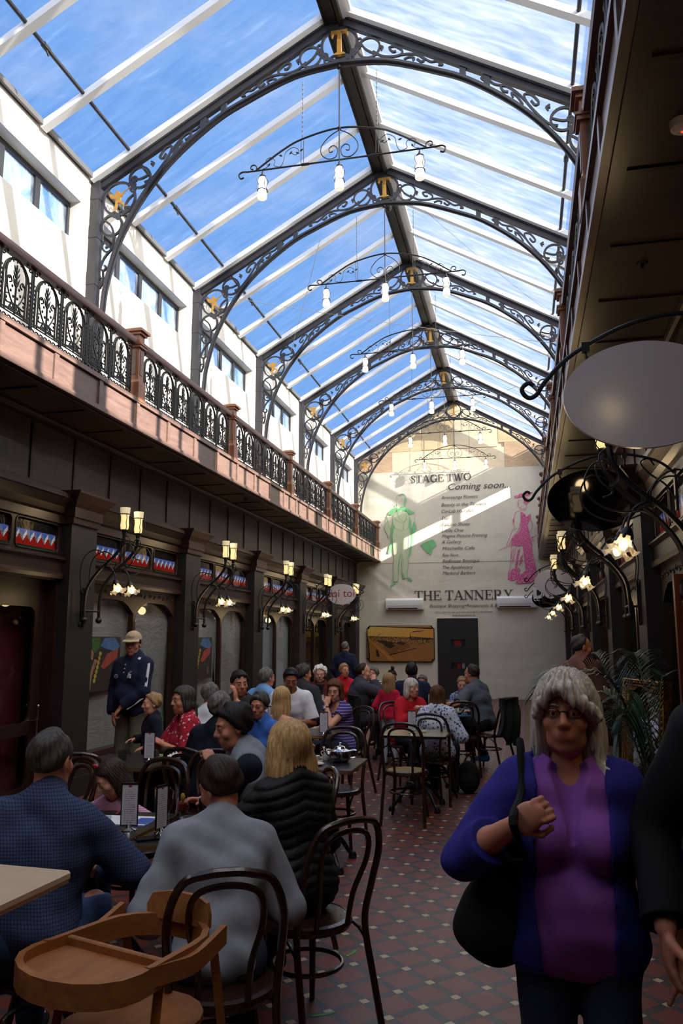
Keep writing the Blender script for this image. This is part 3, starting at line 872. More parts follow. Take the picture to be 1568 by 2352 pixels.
def petal_mat():
    t = NT('frosted petal glass')
    tl = t.n('ShaderNodeBsdfTranslucent'); tl.inputs[0].default_value = (0.95, 0.86, 0.70, 1)
    tr = t.n('ShaderNodeBsdfTransparent'); tr.inputs[0].default_value = (0.9, 0.85, 0.75, 1)
    gl = t.n('ShaderNodeBsdfDiffuse'); gl.inputs[0].default_value = (0.7, 0.66, 0.58, 1)
    m1 = t.n('ShaderNodeMixShader'); m1.inputs[0].default_value = 0.35; t.l(tl.outputs[0], m1.inputs[1]); t.l(tr.outputs[0], m1.inputs[2])
    m2 = t.n('ShaderNodeMixShader'); m2.inputs[0].default_value = 0.25; t.l(m1.outputs[0], m2.inputs[1]); t.l(gl.outputs[0], m2.inputs[2])
    t.l(m2.outputs[0], t.out.inputs[0]); MATS['petal'] = t.m
petal_mat()

ARCH = cr([(-2.915, 4.25), (-2.912, 5.0), (-2.89, 5.7), (-2.83, 6.06), (-2.72, 6.44), (-2.53, 6.83), (-2.27, 7.2), (-1.95, 7.53), (-1.5, 7.87), (-1.12, 8.06), (-0.55, 8.28), (0, 8.345)], 4)
def arch_top(lx):
    for (a, z0), (c, z1) in zip(ARCH, ARCH[1:]):
        if a <= -abs(lx) <= c: return z0 + (z1 - z0) * ((-abs(lx) - a) / (c - a + 1e-9)) + 0.035
    return 8.38
def chord_low(lx): return 8.855 - 0.571 * abs(lx)
def make_truss():
    e = empty('roof_truss')
    for s in (-1, 1):
        b = MB(); b.xz([(s * 3.04, 7.215), (0, 8.955), (0, 8.855), (s * 2.99, 7.145)], -0.032, 0.032)
        b.xz([(s * 3.06, 7.225), (0, 8.968), (0, 8.945), (s * 3.03, 7.2)], -0.05, 0.05)
        b.build('chord', 'iron', e, smooth=0)
        b = MB(); a, c = sorted((s * 2.985, s * 3.09))
        b.box(a, c, -0.065, 0.065, 4.2, 7.24); 
        for z in (4.7, 5.3, 5.9, 6.5, 7.0): b.box(a - 0.006, c + 0.006, -0.07, 0.07, z, z + 0.16)
        b.build('post', 'iron', e, smooth=0)
        # scrollwork of flat bar
        b = MB(); U = (0, 1, 0)
        def bar(p, closed=False, w=0.0115): b.tube([(s * x, 0, z) for x, z in p], 1.0, closed=closed, up=U, sq=(w, 0.012))
        def ring(x, z, r, w=0.014): bar(arc(x, z, r, 0, 342, 20), True, w)
        def loop(x, z, r): bar(arc(x, z, r, 0, 330, 10), True, 0.011)
        ring(2.745, 7.0, 0.212); ring(2.48, 7.245, 0.135); ring(2.83, 6.66, 0.135)
        for x, z in ((2.60, 7.165), (2.57, 7.10), (2.62, 6.85), (2.70, 6.81), (2.55, 7.235), (2.57, 7.17), (2.80, 6.80), (2.755, 6.77)): loop(x, z, 0.03)
        bar(cr([(2.53, 7.05), (2.62, 6.98), (2.66, 6.88), (2.64, 6.80)], 5)); bar(cr([(2.36, 7.27), (2.48, 7.225), (2.6, 7.24)], 5)); bar(cr([(2.93, 6.74), (2.84, 6.66), (2.80, 6.55), (2.80, 6.47)], 5))
        bar(cr([(2.79, 6.52), (2.80, 6.40), (2.84, 6.33), (2.90, 6.33), (2.945, 6.39), (2.93, 6.45), (2.88, 6.44), (2.875, 6.39), (2.90, 6.38)], 4))
        bar(cr([(2.83, 6.34), (2.90, 6.26), (2.94, 6.18), (2.95, 6.11), (2.90, 6.09), (2.88, 6.13), (2.90, 6.15)], 4)); bar(cr([(2.92, 6.10), (2.91, 6.0), (2.92, 5.93), (2.95, 5.86)], 4)); bar(spiral(2.93, 5.97, 0.03, 0.01, 0, 300, 8), w=0.008)
        def wedge(lx0, d):
            def W(q, t):
                lx = lx0 + d * q; za = arch_top(lx) + 0.01; return (lx, za + (chord_low(lx) - za) * t)
            bar(cr([W(-0.06, 0.3), W(0.04, 0.1), W(0.16, 0.12), W(0.26, 0.35), W(0.28, 0.7), W(0.2, 0.85), W(0.13, 0.65), W(0.17, 0.45), W(0.21, 0.55)], 4))
            bar(cr([W(0.26, 0.35), W(0.36, 0.6), W(0.46, 0.75), W(0.53, 0.5), W(0.5, 0.2), W(0.45, 0.35)], 4)); bar(cr([W(0.5, 0.7), W(0.6, 0.45), W(0.68, 0.75), W(0.74, 0.5), W(0.69, 0.35)], 4), w=0.010)
            bar(cr([W(0.3, 0.06), W(0.36, 0.35), W(0.42, 0.38), W(0.40, 0.12)], 3), w=0.010)
            for a in (150, 195, 240): bar([W(0.06, 0.62), (W(0.06, 0.62)[0] + 0.05 * math.cos(R(a if d > 0 else 180 - a)), W(0.06, .62)[1] + 0.05 * math.sin(R(a)))], w=0.008)
        wedge(2.36, -1); b.build('corner_scrollwork', 'iron', e, smooth=30); b = MB()
        wedge(0.46, 1)
        if True:
            rr = 0.13; zc = 8.49; bar(arc(0.35, zc, rr, 0, 342, 20), True); bar(cr([(0.25, 8.58), (0.31, 8.48), (0.42, 8.40), (0.46, 8.385)], 4)); loop(0.235, 8.60, 0.03); loop(0.225, 8.53, 0.03)
            loop(0.17, 8.47, 0.032); loop(0.15, 8.40, 0.03)
            bar(cr([(0.17, 8.45), (0.1, 8.40), (0, 8.385)], 4)); bar(cr([(0.14, 8.41), (0.07, 8.455), (0.0, 8.47)], 4))
        b.build('apex_scrollwork', 'iron', e, smooth=30)
        # gilded winged child with a horn inside the corner ring
        g = MB(); cx, cz, q = s * 2.745, 7.0, 0.00105
        pts = [(-130, 70), (-100, 68), (-62, 48), (-52, 62), (-50, 92), (-22, 104), (2, 84), (-2, 62), (20, 58), (52, 84), (60, 74), (30, 32), (18, 18), (16, -20), (58, -52), (80, -92), (106, -92), (100, -104), (66, -108), (46, -70), (10, -50), (-14, -52), (-24, -100), (-46, -152), (-62, -146), (-50, -96), (-44, -44), (-40, 4), (-70, 8), (-112, 20)]
        g.xz([(cx - s * x * q, cz + z * q) for x, z in pts], -0.012, 0.012)
        g.tube([(cx - s * 54 * q, -0.0, cz + 80 * q), (cx - s * 118 * q, 0, cz + 118 * q), (cx - s * 138 * q, 0, cz + 132 * q)], [0.006, 0.007, 0.02], 6)
        g.build('gilded_figure', 'gold', e, smooth=0)
    b = MB(); pts = [(x, 0, z) for x, z in ARCH] + [(-x, 0, z) for x, z in ARCH[::-1][1:]]
    b.tube(pts, 1.0, up=(0, 1, 0), sq=(0.014, 0.048)); b.tube([(x, 0, z) for x, _, z in pts], 1.0, up=(0, 1, 0), sq=(0.032, 0.010))
    for lx in (-1.68, -1.42, 1.42, 1.68): b.box(lx - 0.035, lx + 0.035, -0.02, 0.02, arch_top(lx) - 0.02, chord_low(lx) + 0.02)
    b.build('arch', 'iron', e, smooth=40)
    b = MB(); b.tube([(x, 0, z) for x, z in arc(0, 8.6, 0.213, 0, 350, 28)], 1.0, closed=True, up=(0, 1, 0), sq=(0.015, 0.012)); b.build('centre_ring', 'iron', e, smooth=40)
    b = MB(); y0, y1 = -0.02, 0.02
    for p in ([(-0.028, 8.47), (0.028, 8.47), (0.022, 8.76), (-0.022, 8.76)], [(-0.075, 8.455), (0.075, 8.455), (0.06, 8.475), (0.03, 8.485), (-0.03, 8.485), (-0.06, 8.475)],
              [(-0.1, 8.775), (0.1, 8.775), (0.1, 8.75), (-0.1, 8.75)], [(-0.1, 8.775), (-0.1, 8.70), (-0.085, 8.70), (-0.07, 8.75)], [(0.1, 8.775), (0.1, 8.70), (0.085, 8.70), (0.07, 8.75)]): b.xz(p, y0, y1)
    b.build('gilded_letter', 'gold', e, smooth=0)
    return e
TRUSS = make_truss()
# ================================================================ CHANDELIERS
def lantern(parent, at, name='lamp'):
    b = MB(); prof = [(0.0, 0.0), (0.047, 0.0), (0.054, 0.01), (0.054, 0.06), (0.043, 0.11), (0.041, 0.14), (0.05, 0.18), (0.052, 0.21), (0.046, 0.245), (0.034, 0.27), (0.03, 0.285)]
    b.lathe(prof, 16, (0, 0, -0.33)); o = b.build(name, 'lamp_white', parent, loc=at)
    c = MB(); c.lathe([(0.0, 0.0), (0.012, 0.0), (0.012, -0.03), (0.036, -0.04), (0.036, -0.06), (0.03, -0.06)], 12)
    for k in range(4):
        a = R(45 + 90 * k)
        def q(r, z): return (r * math.cos(a), r * math.sin(a), z)
        c.tube([q(*p) for p in cr([(0.034, -0.045), (0.075, -0.09), (0.05, -0.16), (0.066, -0.2), (0.075, -0.22), (0.052, -0.235)], 3)], 0.004, 5)
    c.tube([(0.056 * math.cos(R(t)), 0.056 * math.sin(R(t)), -0.225) for t in range(0, 360, 20)], 0.0045, 5, closed=True)
    c.build('wire_cage', 'iron_black', o)
    return o
def make_chandelier():
    e = empty('chandelier')
    T = lambda b, p, r=0.009, n=6: b.tube([(x, 0, z) for x, z in p], r, n)
    b = MB(); T(b, [(0, 8.30), (0, 7.09)], 0.008); b.ball((0, 0, 7.52), 0.025, 8, 6); b.tube([(0, 0, 8.32), (0, 0, 8.29)], 0.03); b.build('hanging_rod', 'iron_black', e)
    for s in (-1, 1):
        b = MB(); z = 8.19; k = 0
        while z > 7.45:
            for j in (0, 1): b.tube([(s * 0.44 + (0.006 if (k + j) % 2 else 0) * (1 if j else -1), 0.004 * (k % 2), z - 0.0), (s * 0.44, 0, z - 0.03)], 0.0028, 4)
            z -= 0.03; k += 1
        T(b, [(s * 0.425, 7.43), (s * 0.425, 7.15)], 0.004); T(b, [(s * 0.455, 7.43), (s * 0.455, 7.15)], 0.004)
        b.build('chain', 'iron_black', e)
    b = MB(); T(b, cr([(-1.0, 7.13), (-0.7, 7.33), (-0.44, 7.45), (0, 7.525), (0.44, 7.45), (0.7, 7.33), (1.0, 7.13)], 5), 0.011)
    for s in (-1, 1): T(b, [(s * u, v) for u, v in spiral(1.04, 7.165, 0.055, 0.012, 230, -110, 14)], 0.008)
    b.build('arched_bar', 'iron_black', e)
    b = MB(); T(b, [(-1.12, 7.125), (1.12, 7.125)], 0.010)
    for s in (-1, 1):
        T(b, [(s * u, v) for u, v in cr([(1.10, 7.125), (1.17, 7.13), (1.21, 7.10), (1.19, 7.05), (1.15, 7.06)], 4)], 0.010)
        b.tube([(s * 0.45, 0, 7.125), (s * 0.36, 0, 7.125)], 0.016, 6)
        b.tube([(s * 0.92, 0, 7.125), (s * 0.92, 0, 7.06)], 0.007)
    b.build('cross_bar', 'iron_black', e)
    hb = MB()
    for s in (-1, 1):
        b = MB()
        T(hb, [(s * u, v) for u, v in cr([(0.0, 7.50), (0.12, 7.43), (0.21, 7.32), (0.21, 7.22), (0.13, 7.15), (0.04, 7.17), (0.02, 7.26), (0.07, 7.31), (0.12, 7.28), (0.11, 7.23), (0.075, 7.24)], 4)], 0.006)
        T(b, [(s * u, v) for u, v in cr([(0.92, 7.135), (0.86, 7.16), (0.88, 7.24), (0.82, 7.27), (0.77, 7.22), (0.78, 7.16), (0.7, 7.14), (0.66, 7.22), (0.64, 7.31), (0.55, 7.36), (0.48, 7.31), (0.52, 7.26), (0.57, 7.29)], 4)], 0.004, 5)
        for lx, lz, an in ((0.8, 7.24, 40), (0.83, 7.20, -60), (0.68, 7.27, 20), (0.56, 7.31, -40), (0.52, 7.29, 200), (0.47, 7.30, 150)):
            c_, s_ = math.cos(R(an)), math.sin(R(an))
            b.xz([(s * (lx + u * c_ - v * s_), lz + u * s_ + v * c_) for u, v in ((0, 0), (0.02, 0.012), (0.05, 0), (0.02, -0.012))], -0.004, 0.004)
        b.build('vine_scroll', 'iron_black', e)
    hb.build('heart_scroll', 'iron_black', e)
    for x in (-0.92, 0, 0.92): lantern(e, (x, 0, 7.09))
    light('lamp_light', (0, -0.09, 6.9), 9, (1.0, 0.88, 0.7), 0.05, e)
    return e
CHAND = make_chandelier()
km = {}
for c in bpy.data.objects:
    if c.parent is not None: km.setdefault(c.parent.name, []).append(c)
for k, y in enumerate(TR[1:]):
    o = TRUSS if k == 0 else copy_tree(TRUSS, None, km); o.location = (XC, y, 0)
    tag(o, 'dark iron roof truss with scrollwork arch, %s along the arcade roof' % ORD[k], 'truss', 'iron roof trusses')
    o = CHAND if k == 0 else copy_tree(CHAND, None, km); o.location = (XC, y, 0)
    tag(o, 'black iron chandelier with three frosted lamps, hanging from the %s truss' % ORD[k], 'chandelier', 'chandeliers under the trusses')
# wires strung between trusses
for i, (p, q, lab) in enumerate((((-4.5, 11.24, 7.1), (0.9, 14.34, 7.0), 'thin cable stretched level across the arcade behind the second truss'), ((-1.3, 11.24, 8.2), (1.0, 14.34, 7.3), 'thin diagonal cable under the right roof slope'), ((-4.4, 14.34, 6.9), (-2.9, 11.24, 7.9), 'thin diagonal cable under the left roof slope'), ((-4.4, 20.4, 6.7), (0.9, 17.44, 7.6), 'thin cable crossing the far end of the roof'))):
    b = MB(); b.tube([tuple(np.array(p) + (np.array(q) - np.array(p)) * t / 8 - np.array((0, 0, 0.25 * (t / 8) * (1 - t / 8)))) for t in range(9)], 0.004, 4); tag(b.build('stay_cable', 'cable'), lab, 'cable', 'roof cables')

# ================================================================ WALL BRACKET LAMPS
def make_bracket():
    """built on the left wall, hall side is +x; origin on the pillar face"""
    e = empty('bracket_lamp')
    b = MB()
    b.box(0, 0.012, -0.035, 0.035, 1.86, 2.26); b.box(0, 0.03, -0.012, 0.012, 1.84, 2.28)
    for z in (1.87, 2.25):
        for s in (-1, 1): b.tube([(0.01, s * u, z + v) for u, v in spiral(0.035, 0, 0.03, 0.01, 180, 480 if z > 2 else -120, 10)], 0.007, 5)
    b.tube([(0.01, 0, 2.02), (0.12, 0, 2.02)], 0.012, 6); b.tube([(0.12, -0.16, 2.02), (0.12, 0.16, 2.02)], 0.012, 6)
    b.build('wall_plate', 'iron_black', e)
    for s in (-1, 1):
        y = s * 0.16
        path = cr([(0.12, 1.93), (0.12, 2.10), (0.15, 2.28), (0.27, 2.45), (0.44, 2.60), (0.545, 2.74), (0.565, 2.86)], 5)
        b = MB(); b.tube([(x, y, z) for x, z in path], 0.018, 8); b.ball((0.12, y, 1.92), 0.036, 10, 8); b.build('arm', 'iron_black', e)
        b = MB()
        t = cr([(0.02, 2.26), (-0.03 + 0.03, 2.45), (0.04, 2.62), (0.16, 2.70), (0.27, 2.66), (0.33, 2.56), (0.29, 2.50), (0.25, 2.54)], 5)
        b.tube([(x + 0.01, y * 0.6, z) for x, z in t], 0.006, 5)
        t = cr([(0.36, 2.48), (0.5, 2.44), (0.66, 2.50), (0.72, 2.62), (0.66, 2.74), (0.55, 2.72), (0.52, 2.63), (0.58, 2.60)], 5)
        b.tube([(x, y + s * 0.04, z) for x, z in t], 0.006, 5)
        t = cr([(0.52, 2.62), (0.6, 2.70), (0.62, 2.80), (0.57, 2.84), (0.53, 2.79), (0.56, 2.76)], 4); b.tube([(x, y - s * 0.03, z) for x, z in t], 0.006, 5)
        b.build('tendril', 'iron_black', e)
        c = MB(); c.lathe([(0.0, 0.0), (0.03, 0.0), (0.042, 0.02), (0.046, 0.06), (0.041, 0.11), (0.043, 0.16), (0.05, 0.2)], 16)
        o = c.build('glass_cup', 'lamp_amber', e, loc=(0.565, y, 2.9))
        c = MB(); c.lathe([(0.0503, 0.17), (0.052, 0.2), (0.056, 0.255), (0.052, 0.255), (0.047, 0.2), (0.045, 0.17)], 16); c.build('cup_rim', 'lamp_rim', o)
        c = MB(); c.lathe([(0.0, -0.05), (0.022, -0.05), (0.026, -0.01), (0.04, 0.0), (0.036, 0.01)], 12)
        for k in range(4):
            a = R(45 + 90 * k)
            c.tube([(r_ * math.cos(a), r_ * math.sin(a), z) for r_, z in cr([(0.034, 0.0), (0.07, 0.03), (0.05, 0.08), (0.07, 0.13), (0.052, 0.18)], 3)], 0.004, 5)
        c.tube([(0.053 * math.cos(R(t)), 0.053 * math.sin(R(t)), 0.18) for t in range(0, 360, 24)], 0.0045, 5, closed=True)
        c.build('wire_cage', 'iron_black', o)
        b = MB(); p2 = cr([(0.27, 2.45), (0.36, 2.50), (0.44, 2.47), (0.475, 2.40), (0.485, 2.35)], 5); b.tube([(x, y, z) for x, z in p2], 0.009, 6); b.build('flower_stem', 'iron_black', e)
        f = MB(); n = 30; prof = [(0.018, 0.0), (0.034, -0.015), (0.038, -0.05), (0.042, -0.075), (0.055, -0.1), (0.078, -0.118), (0.088, -0.118)]
        vs = []
        for i, (r_, z) in enumerate(prof):
            w = max(0, (i - 2) / 4.0)
            for j in range(n):
                an = 2 * math.pi * j / n; rr = r_ * (1 + 0.16 * w * math.cos(6 * an)); vs.append((rr * math.cos(an), rr * math.sin(an), z + 0.02 * w * w * math.cos(6 * an + 0.5)))
        f._add(vs, [(i * n + j, i * n + (j + 1) % n, (i + 1) * n + (j + 1) % n, (i + 1) * n + j) for i in range(len(prof) - 1) for j in range(n)])
        o = f.build('flower_shade', 'petal', e, loc=(0.487, y, 2.335)); o.rotation_euler = (0, R(-18), 0)
        c = MB(); c.lathe([(0.0, 0.02), (0.02, 0.02), (0.034, -0.005), (0.040, -0.03), (0.036, -0.03)], 12)
        for k in range(5): a = R(72 * k); c.ball((0.04 * math.cos(a), 0.04 * math.sin(a), -0.035), 0.012, 5, 4, (1, 1, 1.6))
        c.build('calyx', 'iron_black', o)
        c = MB(); c.ball((0, 0, -0.088), 0.026, 10, 8, (1, 1, 1.35)); c.build('bulb', 'bulb', o)
    light('upper_light', (0.50, 0, 3.2), 3.0, (1.0, 0.72, 0.38), 0.06, e)
    light('lower_light', (0.46, 0, 2.14), 2.0, (1.0, 0.72, 0.38), 0.06, e)
    return e
BR = make_bracket()
km = {}
for c in bpy.data.objects:
    if c.parent is not None: km.setdefault(c.parent.name, []).append(c)
first = True
for side in (-1, 1):
    seq = TR[2:7] if side < 0 else TR[0:7]
    for k, y in enumerate(seq):
        o = BR if first else copy_tree(BR, None, km); first = False
        o.location = (mx_(XL + 0.125, side), y + 0.02, 0); o.rotation_euler.z = 0 if side < 0 else math.pi
        if y < 3:
            for c in [c for c in bpy.data.objects if c.parent == o and c.name.startswith('tendril')]: bpy.data.objects.remove(c)
        tag(o, 'iron bracket lamp with two cups and two glowing flowers, %s pillar on the %s' % (ORD[k], 'left' if side < 0 else 'right'), 'wall lamp', 'bracket lamps on the pillars')

# ================================================================ TEXT
def text_mesh(s, size, shear=0.0, xs=1.0, bold=0.0, align='LEFT', fit=None):
    cu = bpy.data.curves.new('t', 'FONT'); cu.body = s; cu.size = size; cu.shear = shear; cu.offset = bold; cu.align_x = align; cu.resolution_u = 3
    ob = bpy.data.objects.new('t', cu); col.objects.link(ob)
    dg = bpy.context.evaluated_depsgraph_get(); me = bpy.data.meshes.new_from_object(ob.evaluated_get(dg))
    v = [(p.co.x * xs, p.co.y) for p in me.vertices]; f = [tuple(p.vertices) for p in me.polygons]
    bpy.data.objects.remove(ob); bpy.data.curves.remove(cu); bpy.data.meshes.remove(me)
    if fit and v:
        w = max(p[0] for p in v) - min(p[0] for p in v); x0 = min(p[0] for p in v); v = [((p[0] - x0) * fit / w, p[1]) for p in v]
    return v, f
# ================================================================ HANGING SIGNS
def sign_mat(key, c, rough, coat=0.0):
    t = NT(key); t.bsdf(c, rough, spec=0.6, coat=coat); reg(key, t)
sign_mat('sign_white', S(206, 200, 204), 0.18); sign_mat('sign_black', S(9, 8, 8), 0.045); sign_mat('sign_red', S(150, 24, 30), 0.4)
sign_mat('sign_print_white', S(226, 222, 226), 0.4); sign_mat('sign_orange', S(190, 80, 40), 0.5)
def hanging_sign(side, y, face, label, texts=()):
    """oval board under an arched bracket; u runs from the wall into the hall"""
    s = 1 if side < 0 else -1
    xw = mx_(XL + 0.02, side)
    def X(u): return xw + s * u
    e = empty('hanging_sign', (xw, y, 0)); rel = lambda p: (p[0] - xw, p[1] - y, p[2])
    b = MB()
    b.tube([rel((X(u), y, z)) for u, z in cr([(0.0, 2.98), (0.14, 3.10), (0.42, 3.17), (0.68, 3.14), (0.93, 3.02), (1.06, 2.90), (1.11, 2.83), (1.15, 2.82), (1.175, 2.86), (1.145, 2.89), (1.12, 2.875)], 5)], 0.011, 7)
    b.tube([rel((X(u), y, z)) for u, z in cr([(0.0, 2.75), (0.08, 2.9), (0.2, 3.0), (0.26, 3.09), (0.2, 3.12), (0.16, 3.06)], 5)], 0.008, 6)
    b.box(*sorted((0, s * 0.02)), -0.03, 0.03, 2.7, 3.03)
    b.build('bracket', 'iron_black', e)
    for u in (0.38, 0.88):
        z = 3.165 if u < 0.5 else 3.05
        b = MB(); b.box(*sorted((s * (u - 0.018), s * (u + 0.018))), -0.014, 0.014, z - 0.03, z + 0.015); b.tube([(s * u, 0, z - 0.02), (s * u, 0, z - 0.06)], 0.006, 5); b.tube([(s * (u - .01), 0, z - 0.05), (s * (u + 0.012), 0.004, z - 0.1)], 0.003, 5); b.build('hook', 'iron_black', e)
    b = MB(); n = 64; a_, c_ = 0.355, 0.25; cx = 0.635
    b.xz([(s * (cx + a_ * math.cos(2 * math.pi * k / n)), 2.80 + c_ * math.sin(2 * math.pi * k / n)) for k in range(n)], -0.012, 0.012)
    b.build('board', face, e, smooth=30)
    for (str_, size, du, z, m, kw) in texts:
        v, f = text_mesh(str_, size, **kw)
        if not v: continue
        w = max(p[0] for p in v) + min(p[0] for p in v)
        xc = s * cx
        b = MB(); b._add([(xc + du + p[0] - w / 2, -0.0135, z + p[1]) for p in v], f); b.build('lettering', m, e, smooth=0)
    tag(e, label, 'sign', 'oval hanging signs')
hanging_sign(1, 3.7, 'sign_white', 'large blank white oval sign nearest the camera, hanging upper right')
hanging_sign(1, 6.55, 'sign_black', 'large blank black oval sign hanging just beyond the blank white one')
hanging_sign(1, 15.9, 'sign_white', 'small white oval sign with lamp reflections, far down the right side')
hanging_sign(1, 19.0, 'sign_black', 'black oval sign with big white letters behind the far white oval sign', [('DO', 0.34, -0.08, 2.66, 'sign_print_white', dict(bold=0.02))])
hanging_sign(1, 22.0, 'sign_black', 'farthest black oval sign with small chalky white word COWS', [('COWS GO', 0.12, -0.02, 2.73, 'sign_print_white', dict(bold=0.002)), ('_____', 0.1, 0.02, 2.68, 'sign_orange', dict(bold=0.001))])
hanging_sign(-1, 19.0, 'sign_white', 'white oval sign with dark red letters on the left side', [('to\u00ed to\u00ed', 0.27, 0.0, 2.735, 'sign_red', dict(xs=1.0))])

# ================================================================ PRINTING ON THE BANNER
def on_ban(b, pts2, faces): b._add([(x, wr_front(x, z) - 0.024, z) for x, z in pts2], faces)
def ribbon(b, pts, w, closed=False):
    """flat inked stroke; w is a width or a list of widths"""
    P = [np.array(p, float) for p in pts]; k = len(P); ws = w if isinstance(w, (list, tuple)) else [w] * k; v = []
    for i in range(k):
        d = P[min(i + 1, k - 1)] - P[max(i - 1, 0)]; d = d / (np.hypot(*d) + 1e-9); n_ = np.array((-d[1], d[0])) * ws[i] / 2
        v += [tuple(P[i] + n_), tuple(P[i] - n_)]
    on_ban(b, v, [(2 * i, 2 * i + 1, 2 * i + 3, 2 * i + 2) for i in range(k - 1)])
def poly(b, pts):
    bm = bmesh.new(); vs = [bm.verts.new((p[0], 0, p[1])) for p in pts]; f = bm.faces.new(vs)
    r = bmesh.ops.triangulate(bm, faces=[f]); bm.verts.index_update()
    on_ban(b, [(v.co.x, v.co.z) for v in bm.verts], [tuple(v.index for v in q.verts) for q in bm.faces]); bm.free()
SERIF = {  # strokes in a unit cap height: (points, width); width 'k' = thick stem, 't' = thin
    'T': (0.84, [([(0.42, 0), (0.42, 1)], 'k'), ([(0.04, 0.97), (0.80, 0.97)], 't'), ([(0.06, 1), (0.04, 0.74)], 't'), ([(0.78, 1), (0.80, 0.74)], 't'), ([(0.22, 0.03), (0.62, 0.03)], 't')]),
    'H': (1.0, [([(0.2, 0), (0.2, 1)], 'k'), ([(0.78, 0), (0.78, 1)], 'k'), ([(0.2, 0.52), (0.78, 0.52)], 't'), ([(0.03, 0.03), (0.37, 0.03)], 't'), ([(0.03, 0.97), (0.37, 0.97)], 't'), ([(0.61, 0.03), (0.95, 0.03)], 't'), ([(0.61, 0.97), (0.95, 0.97)], 't')]),
    'E': (0.84, [([(0.2, 0), (0.2, 1)], 'k'), ([(0.03, 0.03), (0.76, 0.03)], 't'), ([(0.03, 0.97), (0.72, 0.97)], 't'), ([(0.2, 0.52), (0.55, 0.52)], 't'), ([(0.55, 0.64), (0.55, 0.4)], 't'), ([(0.74, 0.26), (0.78, 0)], 't'), ([(0.70, 1), (0.72, 0.76)], 't')]),
    'A': (0.98, [([(0.49, 1), (0.82, 0)], 'k'), ([(0.46, 1), (0.14, 0)], 't'), ([(0.25, 0.33), (0.68, 0.33)], 't'), ([(0.0, 0.03), (0.3, 0.03)], 't'), ([(0.62, 0.03), (0.98, 0.03)], 't')]),
    'N': (1.0, [([(0.17, 0), (0.17, 1)], 't'), ([(0.17, 1), (0.82, 0)], 'k'), ([(0.82, 0), (0.82, 1)], 't'), ([(0.0, 0.03), (0.34, 0.03)], 't'), ([(0.0, 0.97), (0.26, 0.97)], 't'), ([(0.64, 0.97), (0.98, 0.97)], 't')]),
    'R': (0.96, [([(0.2, 0), (0.2, 1)], 'k'), ([(0.03, 0.03), (0.38, 0.03)], 't'), ([(0.03, 0.97), (0.45, 0.97)], 't'), ([(0.4, 0.97), (0.60, 0.93), (0.68, 0.75), (0.60, 0.56), (0.4, 0.51)], 'c'), ([(0.2, 0.51), (0.45, 0.51)], 't'), ([(0.45, 0.51), (0.78, 0)], 'k'), ([(0.66, 0.03), (0.96, 0.03)], 't')]),
    'Y': (0.92, [([(0.46, 0), (0.46, 0.45)], 'k'), ([(0.18, 1), (0.46, 0.42)], 'k'), ([(0.76, 1), (0.48, 0.42)], 't'), ([(0.26, 0.03), (0.66, 0.03)], 't'), ([(0.0, 0.97), (0.36, 0.97)], 't'), ([(0.62, 0.97), (0.92, 0.97)], 't')]),
    'S': (0.68, [([(0.56, 0.78), (0.50, 0.93), (0.33, 0.975), (0.17, 0.9), (0.14, 0.74), (0.24, 0.60), (0.42, 0.48), (0.54, 0.33), (0.50, 0.12), (0.33, 0.025), (0.16, 0.07), (0.09, 0.24)], 's'), ([(0.57, 1), (0.57, 0.72)], 't'), ([(0.08, 0), (0.08, 0.28)], 't')]),
    'G': (0.98, [([(0.80, 0.78), (0.70, 0.93), (0.50, 0.975), (0.28, 0.88), (0.17, 0.68), (0.16, 0.36), (0.27, 0.13), (0.50, 0.025), (0.70, 0.06), (0.79, 0.14)], 'g'), ([(0.81, 1), (0.81, 0.72)], 't'), ([(0.78, 0), (0.78, 0.42)], 'k'), ([(0.60, 0.43), (0.95, 0.43)], 't')]),
    'W': (1.28, [([(0.16, 1), (0.42, 0)], 'k'), ([(0.44, 0), (0.64, 0.86)], 't'), ([(0.60, 1), (0.86, 0)], 'k'), ([(0.88, 0), (1.12, 1)], 't'), ([(0.0, 0.97), (0.34, 0.97)], 't'), ([(0.48, 0.97), (0.78, 0.97)], 't'), ([(0.98, 0.97), (1.28, 0.97)], 't')]),
    'O': (1.0, [([(0.5, 0.975), (0.27, 0.88), (0.15, 0.64), (0.15, 0.36), (0.27, 0.12), (0.5, 0.025), (0.73, 0.12), (0.85, 0.36), (0.85, 0.64), (0.73, 0.88), (0.5, 0.975)], 'o')]),
    ' ': (0.34, [])}
def serif(b, s, x0, z0, h, width, tilt=0.0):
    tot = sum(SERIF[c][0] for c in s); k = width / (tot * h); x = x0
    for c in s:
        adv, st = SERIF[c]
        for pts, wk in st:
            p = [(x + u * h * k, z0 + v * h + (x - x0) * tilt) for u, v in (cr(pts, 4) if len(pts) > 3 else pts)]
            n = len(p); K, T_ = 0.18 * h, 0.075 * h
            if wk == 'k': w = K
            elif wk == 't': w = T_
            elif wk == 'c': w = [T_ + (K - T_) * math.sin(math.pi * i / (n - 1)) for i in range(n)]
            elif wk == 's': w = [T_ + (K - T_) * math.exp(-((i / (n - 1) - 0.5) / 0.2) ** 2) for i in range(n)]
            elif wk == 'g': w = [T_ + (K - T_) * math.sin(math.pi * i / (n - 1)) ** 1.5 for i in range(n)]
            else: w = [T_ + (K - T_) * abs(math.sin(2 * math.pi * i / (n - 1))) ** 1.2 for i in range(n)]
            ribbon(b, p, w)
        x += adv * h * k
b = MB(); serif(b, 'STAGE TWO', -3.27, 6.463, 0.225, 1.85, 0.01); b.build('printed_heading', 'ink', BAN, smooth=0)
b = MB(); serif(b, 'THE TANNERY', -3.2, 2.88, 0.272, 2.9, 0.0); b.build('printed_title', 'ink', BAN, smooth=0)
